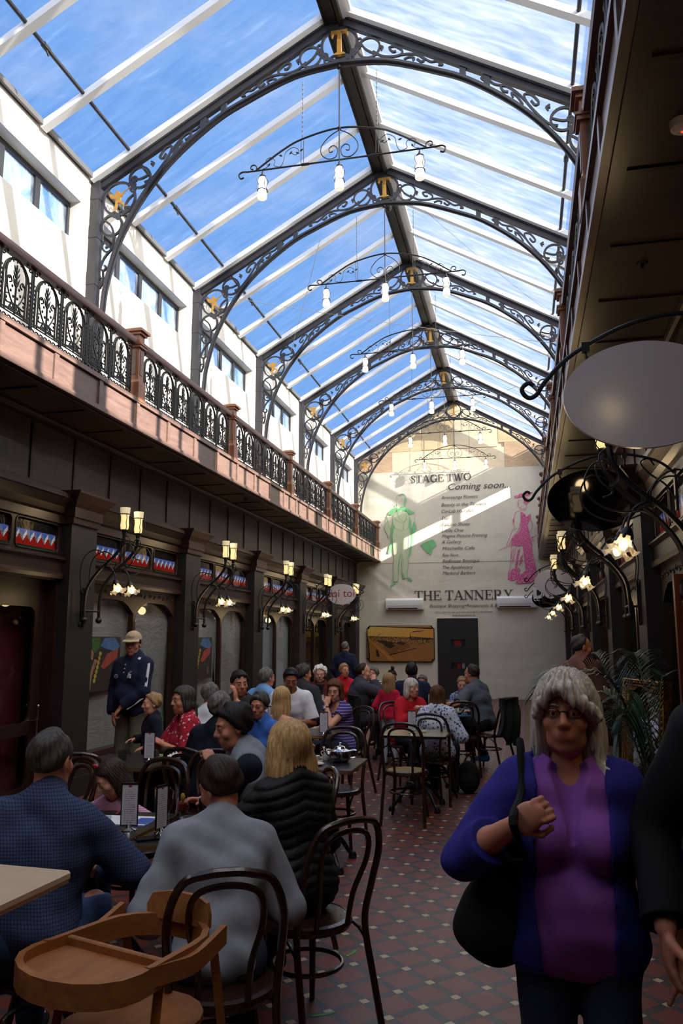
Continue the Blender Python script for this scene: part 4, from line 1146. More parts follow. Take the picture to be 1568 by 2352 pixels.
def ban_text(s, x, z, size, fit, name, bold=0.0, shear=0.28):
    v, f = text_mesh(s, size, shear=shear, bold=bold, fit=fit); b = MB(); on_ban(b, [(x + p[0], z + p[1]) for p in v], f); b.build(name, 'ink', BAN, smooth=0)
ban_text('Coming soon...', -2.12, 6.20, 0.285, 1.85, 'printed_heading')
LST = ['Aromaunga Flowers', 'Beauty at the Tannery', 'Co-Lab Hair Art', 'Dual', 'Fascino Shoes', 'Little One', 'Magma Picture Framing', '& Gallery', 'Mitchellis Cafe', 'Raw Nova', 'Redhouse Boutique', 'The Apothecary', 'Mankind Barbers']
ZS = [5.925, 5.70, 5.50, 5.29, 5.095, 4.91, 4.745, 4.565, 4.37, 4.17, 3.99, 3.80, 3.63]
for s, z in zip(LST, ZS): ban_text(s, -2.34, z, 0.142, len(s) * 0.0645 * (1.0 if len(s) > 8 else 0.92), 'printed_line')
ban_text('Boutique Shopping\u2022Restaurants & Bars', -2.75, 2.66, 0.135, 2.15, 'printed_line')
ban_text('Join us online and keep up to date with progress, news & events', -2.6, 2.492, 0.075, 1.69, 'printed_line')
ban_text('www.thetannery.co.nz', -2.08, 2.394, 0.078, 0.67, 'printed_line', 0.001)
plain('print_green', S(118, 186, 128), 0.75, var=0.1); plain('print_green_pale', S(192, 202, 170), 0.75, var=0.03); plain('print_green_line', S(120, 158, 112), 0.8, var=0.05)
def pink_mat():
    t = NT('print pink'); n = t.noise(t.coord(), 38, 4, 0.7); t.bsdf(t.ramp(n, [(0.36, S(222, 190, 190)), (0.5, S(206, 70, 136))]), 0.75); reg('print_pink', t)
pink_mat(); plain('print_pink_line', S(204, 90, 140), 0.8, var=0.05)
MAN_F=[[(-3705,5728),(-3802,5704),(-3913,5612),(-3976,5552),(-3963,5496),(-3845,5499),(-3804,5511),(-3727,5619),(-3685,5693)],[(-3471,5734),(-3362,5681),(-3241,5587),(-3173,5564),(-3208,5504),(-3310,5494),(-3378,5551),(-3431,5649)],[(-3678,5686),(-3568,5710),(-3444,5705),(-3432,5608),(-3487,5582),(-3569,5627),(-3638,5574),(-3687,5534)],[(-3460,6051),(-3413,5994),(-3407,5897),(-3442,5857),(-3457,5788),(-3485,5734),(-3540,5722),(-3553,5764),(-3484,5803),(-3469,5913)],[(-3725,5840),(-3704,5811),(-3705,5756),(-3746,5772)],[(-3847,5388),(-3821,5195),(-3774,5111),(-3809,5016),(-3845,4880),(-3868,4661),(-3909,4662),(-3886,4881),(-3870,5100)],[(-3325,5439),(-3298,5356),(-3273,5218),(-3302,5109),(-3255,5012),(-3224,4807),(-3241,4590),(-3299,4293),(-3342,4186),(-3368,4200),(-3324,4470),(-3280,4700),(-3304,4946),(-3356,5111),(-3314,5219)],[(-3177,5297),(-3125,5104),(-3113,5008),(-3196,4901),(-3224,4861),(-3242,5012),(-3219,5148)],[(-3005,4543),(-2808,4639),(-2632,4702),(-2553,4639),(-2521,4530),(-2569,4464),(-2644,4426),(-2653,4305),(-2694,4232),(-2826,4336)],[(-3916,4649),(-3868,4648),(-3870,4443),(-3912,4308),(-3995,4310)],[(-3626,4220),(-3585,4300),(-3659,3734),(-3676,3479),(-3731,3399),(-3700,3735),(-3670,4004)],[(-3929,3308),(-3867,3428),(-3745,3399),(-3813,3346),(-3882,3301)],[(-3431,3542),(-3337,3560),(-3250,3472),(-3298,3446),(-3391,3487)],[(-3557,3732),(-3511,3650),(-3472,3515),(-3553,3530)],[(-3673,6088),(-3563,6139),(-3480,6122),(-3440,6051),(-3535,6103),(-3604,6092)]]
MAN_P=[[(-3804,5483),(-3833,5346),(-3821,5195),(-3767,5083),(-3809,5016),(-3852,4825),(-3804,4197),(-3835,3872),(-3839,3441),(-3690,3452),(-3627,4138),(-3585,4300),(-3557,4299),(-3527,4001),(-3564,3732),(-3553,3530),(-3404,3568),(-3365,3930),(-3382,4200),(-3280,4700),(-3317,5001),(-3363,5098),(-3312,5356),(-3378,5551),(-3569,5627),(-3693,5576)],[(-3963,5496),(-4012,5463),(-3999,5297),(-4098,5079),(-3990,4856),(-3970,4760),(-3892,4949),(-3973,5199)]]
MAN_L=[[(-3712,5756),(-3724,5923),(-3716,6020),(-3660,6101),(-3549,6138),(-3467,6107),(-3419,6036)],[(-3804,5483),(-3833,5346),(-3821,5195),(-3767,5083)],[(-3693,5576),(-3654,5423),(-3512,5253),(-3421,5360),(-3399,5497)],[(-3767,5090),(-3658,5025),(-3542,4987),(-3513,5116),(-3512,5253)],[(-3514,5089),(-3440,4997),(-3363,5098),(-3314,5219)],[(-3963,5496),(-4012,5463),(-3999,5297),(-4098,5079),(-3990,4856),(-3970,4760),(-3892,4949),(-3973,5199),(-3998,5380)],[(-3310,5494),(-3174,5503),(-3147,5433),(-3177,5297)],[(-3197,4820),(-3064,4667),(-3087,4939)],[(-3809,5016),(-3852,4825),(-3804,4197),(-3835,3872),(-3809,3737),(-3839,3441)],[(-3585,4300),(-3627,4138),(-3673,3734),(-3690,3465)],[(-3557,4299),(-3527,4001),(-3564,3732),(-3553,3530)],[(-3382,4200),(-3365,3930),(-3415,3729),(-3404,3568)],[(-3702,5971),(-3647,5983)],[(-3578,5966),(-3510,5943)],[(-3682,5924),(-3648,5923)],[(-3579,5913),(-3538,5912)],[(-3614,5891),(-3635,5837),(-3601,5821)],[(-3649,5789),(-3594,5780)],[(-3778,5400),(-3683,5286),(-3532,5226)],[(-3380,5359),(-3491,5239)],[(-2903,4581),(-2781,4632),(-2716,4481),(-2745,4361),(-2852,4417),(-2903,4581)]]
LADY_F=[[(-178,5930),(-112,5948),(94,5953),(264,6013),(354,6043),(360,6009),(287,5952),(93,5906),(-89,5886),(-166,5896)],[(129,5851),(220,5874),(268,5779),(226,5700),(149,5676),(105,5718),(89,5799)],[(-48,5952),(-7,6004),(161,6024),(211,5968),(93,5933)],[(0,5468),(63,5426),(125,5371),(173,5289),(240,5366),(278,5365),(261,5233),(192,5103),(162,4971),(183,4852),(252,4652),(295,4440),(267,4362),(39,4394),(-33,4515),(-94,4596),(-218,4744),(-99,4834),(-6,4923),(13,5108),(44,5267)],[(26,4395),(280,4362),(319,4047),(372,3786),(391,3617),(334,3436),(192,3348),(-75,3326),(-227,3341),(-71,3430),(-118,3548),(91,3713),(71,3857),(65,4053)],[(-420,3671),(-263,3772),(-109,3795),(-61,3729),(-166,3627),(-93,3534),(-197,3458),(-313,3421),(-439,3462)],[(-285,4654),(-206,4718),(-82,4582),(-23,4449),(-139,4425),(-291,4482)],[(-131,4280),(-51,4384),(-96,4188),(-160,3796),(-237,3772),(-177,4058)],[(-47,4121),(19,4185),(-54,3925),(-108,3821),(-90,3978)],[(279,4677),(331,4715),(342,4662),(303,4650)],[(-247,5210),(-200,5275),(-190,5168),(-213,5076)]]
LADY_L=[[(-25,5482),(-142,5447),(-186,5301),(-218,5116),(-197,4982),(-292,4839),(-349,4669),(-446,4460),(-382,4445),(-271,4680),(-204,4770),(-97,4900),(0,5109),(21,5348)],[(-285,4654),(-309,4324),(-345,3996),(-364,3800),(-420,3658)],[(-39,5817),(-81,5725),(-56,5711),(-70,5671),(-47,5603),(17,5588),(32,5641)],[(4,5588),(-11,5535),(157,5556),(174,5662)],[(-12,5495),(169,5515)],[(279,5378),(297,5165),(318,5046),(287,4914),(208,4838),(162,4971)],[(-675,4333),(-434,4420),(-304,4469)],[(266,4678),(459,4738)],[(296,4624),(364,4596),(313,4571),(296,4624)],[(-269,4350),(-317,4061)],[(-217,4388),(-263,4139),(-310,3904)],[(-165,4400),(-224,4164),(-271,3929)],[(17,4119),(-41,3924)],[(24,3975),(-32,3820)],[(-135,4544),(-235,4599)],[(-40,5791),(12,5802)],[(-83,5685),(-44,5684)],[(-25,5110),(-57,4925)],[(-120,4967),(-198,4929)]]
for nm, F, PP, L, mf, ml in (('printed_gentleman', MAN_F, MAN_P, MAN_L, 'print_green', 'print_green_line'), ('printed_lady', LADY_F, [], LADY_L, 'print_pink', 'print_pink_line')):
    b = MB(); b.mi = 1
    def wr_off(b_, off): 
        b_.v = [(x, y - off, z) for x, y, z in b_.v]
    for p in PP: poly(b, [(x / 1000, z / 1000) for x, z in p])
    n0 = len(b.v); b.mi = 0
    for p in F: poly(b, [(x / 1000, z / 1000) for x, z in p])
    b.v = b.v[:n0] + [(x, y - 0.002, z) for x, y, z in b.v[n0:]]; n0 = len(b.v)
    b.mi = 2
    for p in L: ribbon(b, cr([(x / 1000, z / 1000) for x, z in p], 3), 0.009 if nm.endswith('man') else 0.012)
    b.v = b.v[:n0] + [(x, y - 0.004, z) for x, y, z in b.v[n0:]]
    b.build(nm, [mf, 'print_green_pale', ml], BAN, smooth=0)

# ================================================================ THINGS ON THE FAR WALL
def ac(x0, x1, z0, z1, label):
    e = empty('air_conditioner', (x0, YB - 0.04, z0)); L = x1 - x0; H = z1 - z0
    b = MB(); b.yz([(0, 0.02), (0, H), (-0.14, H), (-0.2, H - 0.06), (-0.21, 0.12), (-0.17, 0.02), (-0.1, 0)], 0, L); b.build('casing', 'white_plastic', e, smooth=30)
    b = MB(); b.yz([(-0.19, 0.035), (-0.206, 0.075), (-0.216, 0.075), (-0.20, 0.033)], 0.07, L - 0.17); b.build('louvre_slot', 'black_plastic', e, smooth=0)
    b = MB(); b.yz([(-0.211, 0.06), (-0.217, 0.075), (-0.222, 0.073), (-0.214, 0.056)], 0.07, L - 0.17); b.build('louvre', 'white_plastic', e, smooth=0)
    b = MB(); b.box(0.06, L - 0.06, -0.213, -0.209, 0.118, 0.123); b.build('panel_seam', 'cable', e, smooth=0)
    tag(e, label, 'air conditioner', 'wall air conditioners')
ac(-4.04, -2.92, 2.585, 2.935, 'white wall air conditioner left of the black door')
ac(-0.77, 0.35, 2.615, 2.96, 'white wall air conditioner right of the black door')
def painting():
    def pm():
        t = NT('sepia panorama'); tc = t.n('ShaderNodeTexCoord'); x, y, z = t.sep(tc.outputs['Object'])
        n = t.noise(t.coord((1.4, 1, 3)), 3, 5, 0.6, 0.5); n2 = t.noise(t.coord((6, 1, 14)), 3, 4, 0.6)
        sky = t.mixc(n, S(196, 154, 62), S(218, 192, 112)); sky = t.mixc(t.math('DIVIDE', x, 2.0), sky, S(206, 138, 60))
        land = t.mixc(n2, S(84, 50, 22), S(186, 128, 66)); town = t.mixc(t.math('GREATER_THAN', n2, 0.52), S(70, 44, 24), S(190, 140, 76))
        land = t.mixc(t.math('MULTIPLY', t.math('GREATER_THAN', z, 0.52), 0.8), land, town)
        edge = t.math('ADD', 0.77, t.math('MULTIPLY', t.math('SUBTRACT', n2, 0.5), 0.05)); edge = t.math('SUBTRACT', edge, t.math('MULTIPLY', x, 0.03))
        t.bsdf(t.mixc(t.math('GREATER_THAN', z, edge), land, sky), 0.35); reg('sepia', t)
    pm(); plain('sepia_dark', S(44, 24, 10), 0.4, var=0.1); plain('sepia_mid', S(122, 76, 34), 0.4, var=0.1); plain('sepia_light', S(170, 118, 54), 0.4, var=0.1)
    W, H = 2.04, 1.07
    e = empty('panorama_board', (-4.655, YB - 0.085, 1.055)); r = 0.085
    def notch(m): 
        w0, w1, h0, h1 = m, W - m, m, H - m
        return ([(w0 + r, h0), (w1 - r, h0)] + [(w1 - r * math.cos(R(a)), h0 + r * math.sin(R(a))) for a in (67, 45, 22)] + [(w1, h0 + r), (w1, h1 - r)] + [(w1 - r * math.sin(R(a)), h1 - r * math.cos(R(a))) for a in (67, 45, 22)]
                + [(w1 - r, h1), (w0 + r, h1)] + [(w0 + r * math.cos(R(a)), h1 - r * math.sin(R(a))) for a in (67, 45, 22)] + [(w0, h1 - r), (w0, h0 + r)] + [(w0 + r * math.sin(R(a)), h0 + r * math.cos(R(a))) for a in (67, 45, 22)])
    b = MB(); b.xz(notch(0.0), -0.02, 0.03); b.build('frame', 'black_paint', e, smooth=0)
    b = MB(); b.xz(notch(0.025), -0.026, -0.018); b.build('picture', 'sepia', e, smooth=0)
    b = MB(); y0, y1 = -0.0285, -0.026
    b.mi = 2; b.xz([(0.03, 0.68), (0.06, 0.70), (0.86, 0.03), (0.72, 0.03)], y0, y1)
    b.mi = 1; b.xz([(0.5, 0.44), (0.70, 0.20), (0.96, 0.30), (0.96, 0.42), (0.72, 0.52)], y0, y1); b.xz([(0.84, 0.50), (1.02, 0.33), (1.3, 0.42), (1.3, 0.52), (1.08, 0.62)], y0, y1)
    b.mi = 0; b.xz([(0.5, 0.50), (0.62, 0.56), (0.88, 0.48), (0.72, 0.39)], y0 - .001, y1); b.xz([(0.86, 0.56), (1.02, 0.60), (1.2, 0.55), (1.1, 0.49)], y0 - .001, y1)
    b.xz([(0.3, 0.62), (0.5, 0.64), (0.84, 0.56), (0.8, 0.52), (0.5, 0.53)], y0, y1); b.xz([(1.3, 0.72), (1.98, 0.66), (1.98, 0.69), (1.3, 0.75)], y0, y1); b.xz([(0.7, 0.22), (1.5, 0.42), (1.5, 0.40), (0.7, 0.19)], y0, y1)
    b.xz([(0.28, 0.35), (0.34, 0.36), (0.40, 0.14), (0.30, 0.16)], y0, y1); b.xz([(1.31, 0.66), (1.335, 0.66), (1.328, 0.86), (1.316, 0.86)], y0, y1)
    b.xz([(1.33, 0.86), (1.42, 0.90), (1.6, 0.92), (1.78, 0.93), (1.6, 0.895), (1.42, 0.875)], y0, y1); b.xz([(0.30, 0.76), (0.38, 0.81), (0.48, 0.85), (0.4, 0.80)], y0, y1)
    for k in range(46): x = 0.1 + k * 0.041; z = 0.735 - 0.03 * x + 0.01 * math.sin(k * 7); b.xz([(x, z - .02), (x + 0.022, z - .02), (x + 0.02, z + 0.012 + 0.008 * math.sin(k * 3)), (x, z + 0.012)], y0, y1)
    for k in range(9): b.xz([(1.36 + k * 0.06, 0.655 - k * .003), (1.395 + k * 0.06, 0.655 - k * .003), (1.395 + k * 0.06, 0.69 - k * .004), (1.36 + k * 0.06, 0.69 - k * .004)], y0, y1)
    b.build('drawn_townscape', ['sepia_dark', 'sepia_mid', 'sepia_light'], e, smooth=0)
    tag(e, 'sepia panorama of an old industrial town in a black notched frame', 'picture')
painting()
def far_door():
    e = empty('door_1', (-2.53, YB - 0.05, 0)); e['kind'] = 'structure'; W, H = 1.19, 2.335
    b = MB(); holed(b, [(0, 0), (W, 0), (W, H), (0, H)], [[(0.40, 0.885), (0.80, 0.885), (0.80, 1.045), (0.40, 1.045)], [(0.39, 1.525), (0.82, 1.525), (0.82, 1.71), (0.39, 1.71)]], 0, 0.05)
    b.v = [(y, x - 0.02, z) for x, y, z in b.v]; b.build('door_leaf', 'black_paint', e, smooth=0)
    for i, (x0, x1, z0, z1) in enumerate(((0.40, 0.80, 0.885, 1.045), (0.39, 0.82, 1.525, 1.71))):
        b = MB(); b.box(x0 - 0.03, x1 + 0.03, -0.026, -0.018, z0 - 0.045, z0 - 0.005); b.box(x0 - 0.03, x1 + 0.03, -0.026, -0.018, z1 + 0.003, z1 + 0.04); b.box(x0, x1, 0.026, 0.03, z0, z1)
        b.build('viewing_slot', 'black_plastic', e, smooth=0)
        b = MB(); b.box(x0 + (0.1 if i else 0.16), x1 - 0.13, 0.02, 0.024, z0, z1); b.build('red_glimpse', 'red_paint', e, smooth=0)
        if not i:
            b = MB(); b.box(x1 - 0.1, x1 - 0.02, 0.018, 0.022, z0, z1); b.build('pale_glimpse', 'white_panel', e, smooth=0)
        b = MB(); b.box(x0, x1, -0.004, 0.0, z0, z1); b.build('pane', 'shop_glass', e, smooth=0)
    b = MB(); b.box(-0.01, W, -0.03, 0.0, H, H + 0.025); b.build('lintel', 'white_plastic', e, smooth=0)
far_door()
# ================================================================ FURNITURE
def make_chair(seat='chair_wood'):
    """bentwood café chair, sitter faces +y, origin on the floor under the seat"""
    e = empty('bentwood_chair')
    b = MB(); b.lathe([(0.0, 0.455), (0.15, 0.455), (0.185, 0.462), (0.185, 0.466), (0.0, 0.462)], 28); b.build('seat', seat, e)
    b = MB(); b.lathe([(0.182, 0.425), (0.205, 0.428), (0.212, 0.445), (0.207, 0.463), (0.186, 0.468), (0.180, 0.455), (0.182, 0.425)], 32); b.build('seat_rim', 'chair_wood', e)
    pts = [(-0.205, -0.30, 0.0), (-0.195, -0.245, 0.22), (-0.185, -0.195, 0.45), (-0.192, -0.235, 0.62), (-0.195, -0.285, 0.78), (-0.15, -0.32, 0.895), (-0.07, -0.335, 0.925), (0, -0.337, 0.93)]
    full = pts + [(-x, y, z) for x, y, z in pts[::-1][1:]]
    b = MB(); b.tube(cr(full, 5), 0.0155, 8); b.build('back_frame', 'chair_wood', e)
    p2 = [(-0.085, -0.195, 0.455), (-0.092, -0.23, 0.6), (-0.125, -0.285, 0.75), (-0.105, -0.315, 0.855), (0, -0.325, 0.885)]
    b = MB(); b.tube(cr(p2 + [(-x, y, z) for x, y, z in p2[::-1][1:]], 5), 0.012, 8); b.build('inner_hoop', 'chair_wood', e)
    for s in (-1, 1):
        b = MB(); b.tube(cr([(s * 0.13, 0.14, 0.44), (s * 0.145, 0.155, 0.25), (s * 0.175, 0.20, 0.0)], 5), [0.017] * 6 + [0.015] * 3 + [0.013] * 2, 8); b.build('leg', 'chair_wood', e)
    b = MB()
    b.tube([(0.158 * math.cos(R(a)), 0.158 * math.sin(R(a)) - 0.01, 0.265) for a in range(0, 360, 15)], 0.010, 7, closed=True)
    b.build('leg_ring', 'chair_wood', e)
    for s in (-1, 1):
        b = MB(); b.tube(cr([(s * 0.19, -0.215, 0.36), (s * 0.185, -0.12, 0.425), (s * 0.16, 0.06, 0.425), (s * 0.145, 0.15, 0.33), (s * 0.15, 0.165, 0.22)], 4), 0.009, 6); b.build('brace', 'chair_wood', e)
    return e
CHAIR = make_chair()
plain('sheened_cane_seat', S(150, 132, 92), 0.3, var=0.12, scale=90)  # tan cane, lightened so the colour carries its sheen
CHAIR2 = make_chair('sheened_cane_seat')
CH = {}
def chair(x, y, yaw, label, cane=False):
    src = CHAIR2 if cane else CHAIR
    k = src.name
    if k not in CH: o = src; CH[k] = 1
    else: o = copy_tree(src, None, {src.name: [c for c in bpy.data.objects if c.parent == src]})
    o.location = (x, y, 0); o.rotation_euler.z = yaw
    tag(o, label, 'chair', 'bentwood chairs'); return o
def granite():
    t = NT('black stone top'); v = t.noise(t.coord(), 60, 4); t.bsdf(t.ramp(v, [(0.4, S(20, 20, 23)), (0.62, S(30, 30, 33)), (0.7, S(62, 62, 66))]), 0.3, spec=0.5, coat=0.0); reg('black_top', t)
granite(); plain('cream_top', S(198, 172, 146), 0.4, var=0.05, scale=14); plain('pale_top', S(150, 140, 106), 0.25, var=0.05)
def make_table(top='black_top', edge='brass_edge'):
    e = empty('cafe_table'); w = 0.33
    def rr(a, r=0.035): return [(x, z) for x, z in rrect(-a, a, -a, a, r, 4)]
    b = MB(); b.prism(rr(w), 0.722, 0.75); b.build('tabletop', top, e, smooth=30)
    b = MB(); b.tube([(x, y, 0.736) for x, y in rr(w + 0.002)], 1.0, closed=True, up=(0, 0, 1), sq=(0.004, 0.012)); b.build('edge_band', edge, e, smooth=30)
    b = MB(); b.lathe([(0.0, 0.16), (0.05, 0.16), (0.055, 0.2), (0.034, 0.24), (0.03, 0.42), (0.042, 0.45), (0.03, 0.48), (0.028, 0.68), (0.05, 0.70), (0.05, 0.722), (0, 0.722)], 16); b.build('column', 'iron_black', e)
    b = MB(); b.box(-0.2, 0.2, -0.025, 0.025, 0.70, 0.722); b.box(-0.025, 0.025, -0.2, 0.2, 0.70, 0.722); b.build('top_bracket', 'iron_black', e, smooth=0)
    for k in range(4):
        a = R(45 + 90 * k); c, s = math.cos(a), math.sin(a)
        b = MB(); b.tube([(r * c, r * s, z) for r, z in cr([(0.03, 0.21), (0.12, 0.22), (0.22, 0.15), (0.29, 0.06), (0.325, 0.035)], 4)], [0.026, 0.025, 0.024, 0.022, 0.022, 0.021, 0.02, 0.019, 0.018, 0.018, 0.018, 0.017, 0.017, 0.017, 0.017, 0.018, 0.018][:17], 8)
        b.lathe([(0.0, 0.0), (0.03, 0.0), (0.034, 0.02), (0.022, 0.05), (0, 0.06)], 10, (0.325 * c, 0.325 * s, 0)); b.build('foot', 'iron_black', e)
    return e
TP = {}
def table(x, y, rz, label, top='black_top', edge='brass_edge'):
    if top not in TP: o = TP[top] = make_table(top, edge)
    else: o = copy_tree(TP[top], None, {TP[top].name: [c for c in bpy.data.objects if c.parent == TP[top]]})
    o.location = (x, y, 0); o.rotation_euler.z = rz; tag(o, label, 'table', 'cafe tables'); return o
T1A, T1B = (-2.24, 3.97), (-1.53, 3.97)
table(*T1A, 0, 'black square cafe table with drawing book, napkin plate and tumblers in front')
table(*T1B, 0, 'black cafe table in front of the grey jumper, with tall sundae glass')
table(-3.14, 6.05, 0, 'black cafe table by the shop window with green plate and tray')
table(-1.62, 6.27, 0, 'black cafe table holding silver teapot and white cup beside the aisle')
table(-2.28, 8.32, 0, 'black cafe table in front of the woman in purple stripes')
table(-2.18, 6.45, 0, 'black cafe table between the grey-haired man and the person in glasses')
table(-2.98, 8.75, 0, 'black cafe table between blue tee and white tee by the shops')
table(-3.0, 10.9, 0, 'black cafe table in front of the white-haired woman')
table(-1.95, 11.95, 0, 'black cafe table beside the man in the grey suit')
table(-1.14, 8.52, 0, 'empty pale topped cafe table with menu holder in the aisle', 'pale_top', 'iron_black')
table(-1.17, 9.95, 0, 'pale topped cafe table by the long-haired woman', 'pale_top', 'iron_black')
table(-1.20, 11.25, 0, 'pale topped cafe table of the man in grey tee and boy', 'pale_top', 'iron_black')
# cream laminate table at the left edge
def cream_table():
    e = empty('cream_table', (-1.955, 2.16, 0), R(-3)); 
    b = MB(); b.bev(-0.42, 0.40, -0.42, 0.46, 0.89, 0.905, 0.02); b.bev(-0.425, 0.405, -0.425, 0.465, 0.905, 0.922, 0.024); b.build('tabletop', 'cream_top', e, smooth=30)
    b = MB(); b.lathe([(0.0, 0.1), (0.045, 0.1), (0.03, 0.2), (0.028, 0.86), (0.06, 0.89), (0, 0.89)], 14); b.build('column', 'iron_black', e)
    for k in range(4):
        a = R(45 + 90 * k); b = MB(); b.tube([(r * math.cos(a), r * math.sin(a), z) for r, z in ((0.02, 0.15), (0.2, 0.1), (0.33, 0.03))], 0.022, 8); b.lathe([(0, 0), (.03, 0), (.03, .03), (0, .04)], 8, (0.33 * math.cos(a), .33 * math.sin(a), 0)); b.build('foot', 'iron_black', e)
    tag(e, 'cream square table with rounded edge at the lower left corner', 'table')
cream_table()
# wooden high chair with tray
def high_chair():
    e = empty('high_chair', (-1.235, 2.53, 0), R(163))      # tray points along +y in its own frame
    zt = 0.735
    def ringp(w, l0, l1, n=10):
        p = [(w * math.cos(t), l0 + w * math.sin(t) * 0.9) for t in np.linspace(math.pi, 2 * math.pi, n)]
        q = [(w * math.cos(t) * 1.08, l1 + w * 0.75 * math.sin(t)) for t in np.linspace(0, math.pi, n)]
        return p + q
    out = ringp(0.20, -0.02, 0.24); 
    b = MB(); b.tube([(x, y, zt) for x, y in out], 1.0, closed=True, up=(0, 0, 1), sq=(0.011, 0.035)); b.build('ring_rail', 'honey_wood', e, smooth=40)
    b = MB(); tp_ = [(x, y) for x, y in out if y >= 0.14] ; tp_ = [(0.205, 0.12)] + [(x, y) for x, y in ringp(0.20, -0.02, 0.24) if y > 0.2] + [(-0.205, 0.12)]
    b.prism(tp_, zt - 0.008, zt + 0.004); b.build('tray', 'honey_wood', e, smooth=30)
    b = MB(); b.bev(-0.20, 0.20, 0.105, 0.125, zt - 0.01, zt + 0.03, 0.004, 'x'); b.build('tray_bar', 'honey_wood', e, smooth=30)
    b = MB(); pr = [(-0.135, 0), (-0.137, 0.04), (-0.12, 0.075), (-0.06, 0.085), (0.06, 0.085), (0.12, 0.075), (0.137, 0.04), (0.135, 0)]
    vs = []
    for x, z in pr:
        for dy in (0, 0.016): vs.append((x, -0.205 - 0.9 * x * x * -1 * 2.2 - dy, zt + 0.02 + z))
    n = len(pr); fs = [(2 * i, 2 * i + 2, 2 * i + 3, 2 * i + 1) for i in range(n - 1)] + [tuple(2 * i for i in range(n))[::-1], tuple(2 * i + 1 for i in range(n)), (2 * n - 2, 0, 1, 2 * n - 1)]
    b._add(vs, fs); b.build('backrest', 'honey_wood', e, smooth=30)
    for s in (-1, 1):
        b = MB(); b.tube(cr([(s * 0.225, -0.14, zt + 0.03), (s * 0.222, 0.0, zt - 0.01), (s * 0.218, 0.12, zt + 0.0), (s * 0.212, 0.2, zt + 0.01)], 4), 1.0, up=(0, 0, 1), sq=(0.010, 0.028)); b.build('armrest', 'honey_wood', e, smooth=40)
        for y0, y1 in ((0.12, 0.24), (-0.13, -0.24)):
            b = MB(); b.tube([(s * 0.19, y0, zt - 0.02), (s * 0.22, y1, 0.0)], 0.019, 4); b.build('leg', 'honey_wood_v', e, smooth=30)
        b = MB(); b.tube([(s * 0.212, 0.2, 0.28), (s * 0.212, -0.2, 0.28)], 0.013, 4); b.build('stretcher', 'honey_wood', e, smooth=30)
    b = MB(); b.prism([(x * 0.93, y) for x, y in ringp(0.2, -0.03, 0.1)], 0.50, 0.52); b.build('seat', 'honey_wood', e, smooth=30)
    tag(e, 'honey coloured wooden high chair with curved tray in the foreground', 'high chair')
high_chair()

# ---------------------------------------------------------------- things on the tables
ZTOP = 0.7505
def tumbler(x, y, label, h=0.09, r=0.036, water=True):
    b = MB(); b.lathe([(0, 0), (r * 0.85, 0), (r * 0.88, 0.012), (r, h), (r - 0.003, h), (r * 0.86, 0.016), (0, 0.016)], 18); o = b.build('tumbler', 'tumbler_glass', loc=(x, y, ZTOP)); tag(o, label, 'glass', 'water tumblers')
    if water: b = MB(); b.lathe([(0, 0.017), (r * 0.85, 0.017), (r * 0.92, h * 0.5), (0, h * 0.5)], 16); b.build('water', 'tumbler_glass', o)
    return o
def menu_mat():
    t = NT('printed menu sheet'); tc = t.n('ShaderNodeTexCoord'); x, y, z = t.sep(tc.outputs['Object'])
    row = t.math('FRACT', t.math('MULTIPLY', z, 95)); n = t.noise(t.coord((260, 1, 40)), 1, 2)
    ink = t.math('MULTIPLY', t.math('MULTIPLY', t.math('LESS_THAN', row, 0.35), t.math('GREATER_THAN', n, 0.48)), t.math('MULTIPLY', t.math('LESS_THAN', t.math('ABSOLUTE', x), 0.028), t.math('LESS_THAN', z, 0.17)))
    head = t.math('MULTIPLY', t.math('LESS_THAN', t.math('ABSOLUTE', x), 0.008), t.math('GREATER_THAN', z, 0.183))
    c = t.mixc(ink, S(206, 202, 212), S(120, 116, 130)); c = t.mixc(t.math('MULTIPLY', head, t.math('LESS_THAN', z, 0.192)), c, S(170, 40, 60)); t.bsdf(c, 0.35); reg('menu_sheet', t)
menu_mat()
def menu(x, y, yaw, label):
    e = empty('menu_holder', (x, y, ZTOP), yaw)
    b = MB(); b.lathe([(0, 0), (0.042, 0), (0.040, 0.006), (0.018, 0.014), (0.010, 0.03), (0, 0.032)], 18); b.build('base', 'chrome', e)
    b = MB()
    for r in ((-0.044, -0.039, 0.022, 0.232), (0.039, 0.044, 0.022, 0.232), (-0.044, 0.044, 0.022, 0.028), (-0.044, 0.044, 0.222, 0.232)): b.box(r[0], r[1], -0.004, 0.004, r[2], r[3])
    b.build('frame', 'black_plastic', e, smooth=0)
    b = MB(); b.box(-0.039, 0.039, -0.0025, 0.0025, 0.0, 0.196); b.build('menu_card', 'menu_sheet', e, loc=(0, 0, 0.027), smooth=0)
    tag(e, label, 'menu holder', 'menu holders on the tables'); return e
def plate(x, y, r, label, m='ceramic'):
    b = MB(); b.lathe([(0, 0.0), (r * 0.6, 0.0), (r, 0.016), (r, 0.019), (r * 0.62, 0.006), (0, 0.005)], 28); return tag(b.build('plate', m, loc=(x, y, ZTOP)), label, 'plate')
plain('green_glaze', S(112, 168, 92), 0.25, var=0.05); plain('tray_grey', S(128, 128, 132), 0.35, 0.3); plain('cake_dark', S(44, 28, 22), 0.7, var=0.2, scale=50); plain('book_blue', S(36, 84, 170), 0.4, var=0.1); plain('yellow_print', S(226, 160, 40), 0.5); plain('straw_white', S(226, 224, 214), 0.4); plain('drink_red', S(150, 40, 34), 0.2); plain('butter', S(206, 180, 120), 0.5); plain('tape_green', S(74, 150, 60), 0.5); plain('terracotta', S(150, 88, 70), 0.8); plain('phone_black', S(12, 12, 14), 0.12)
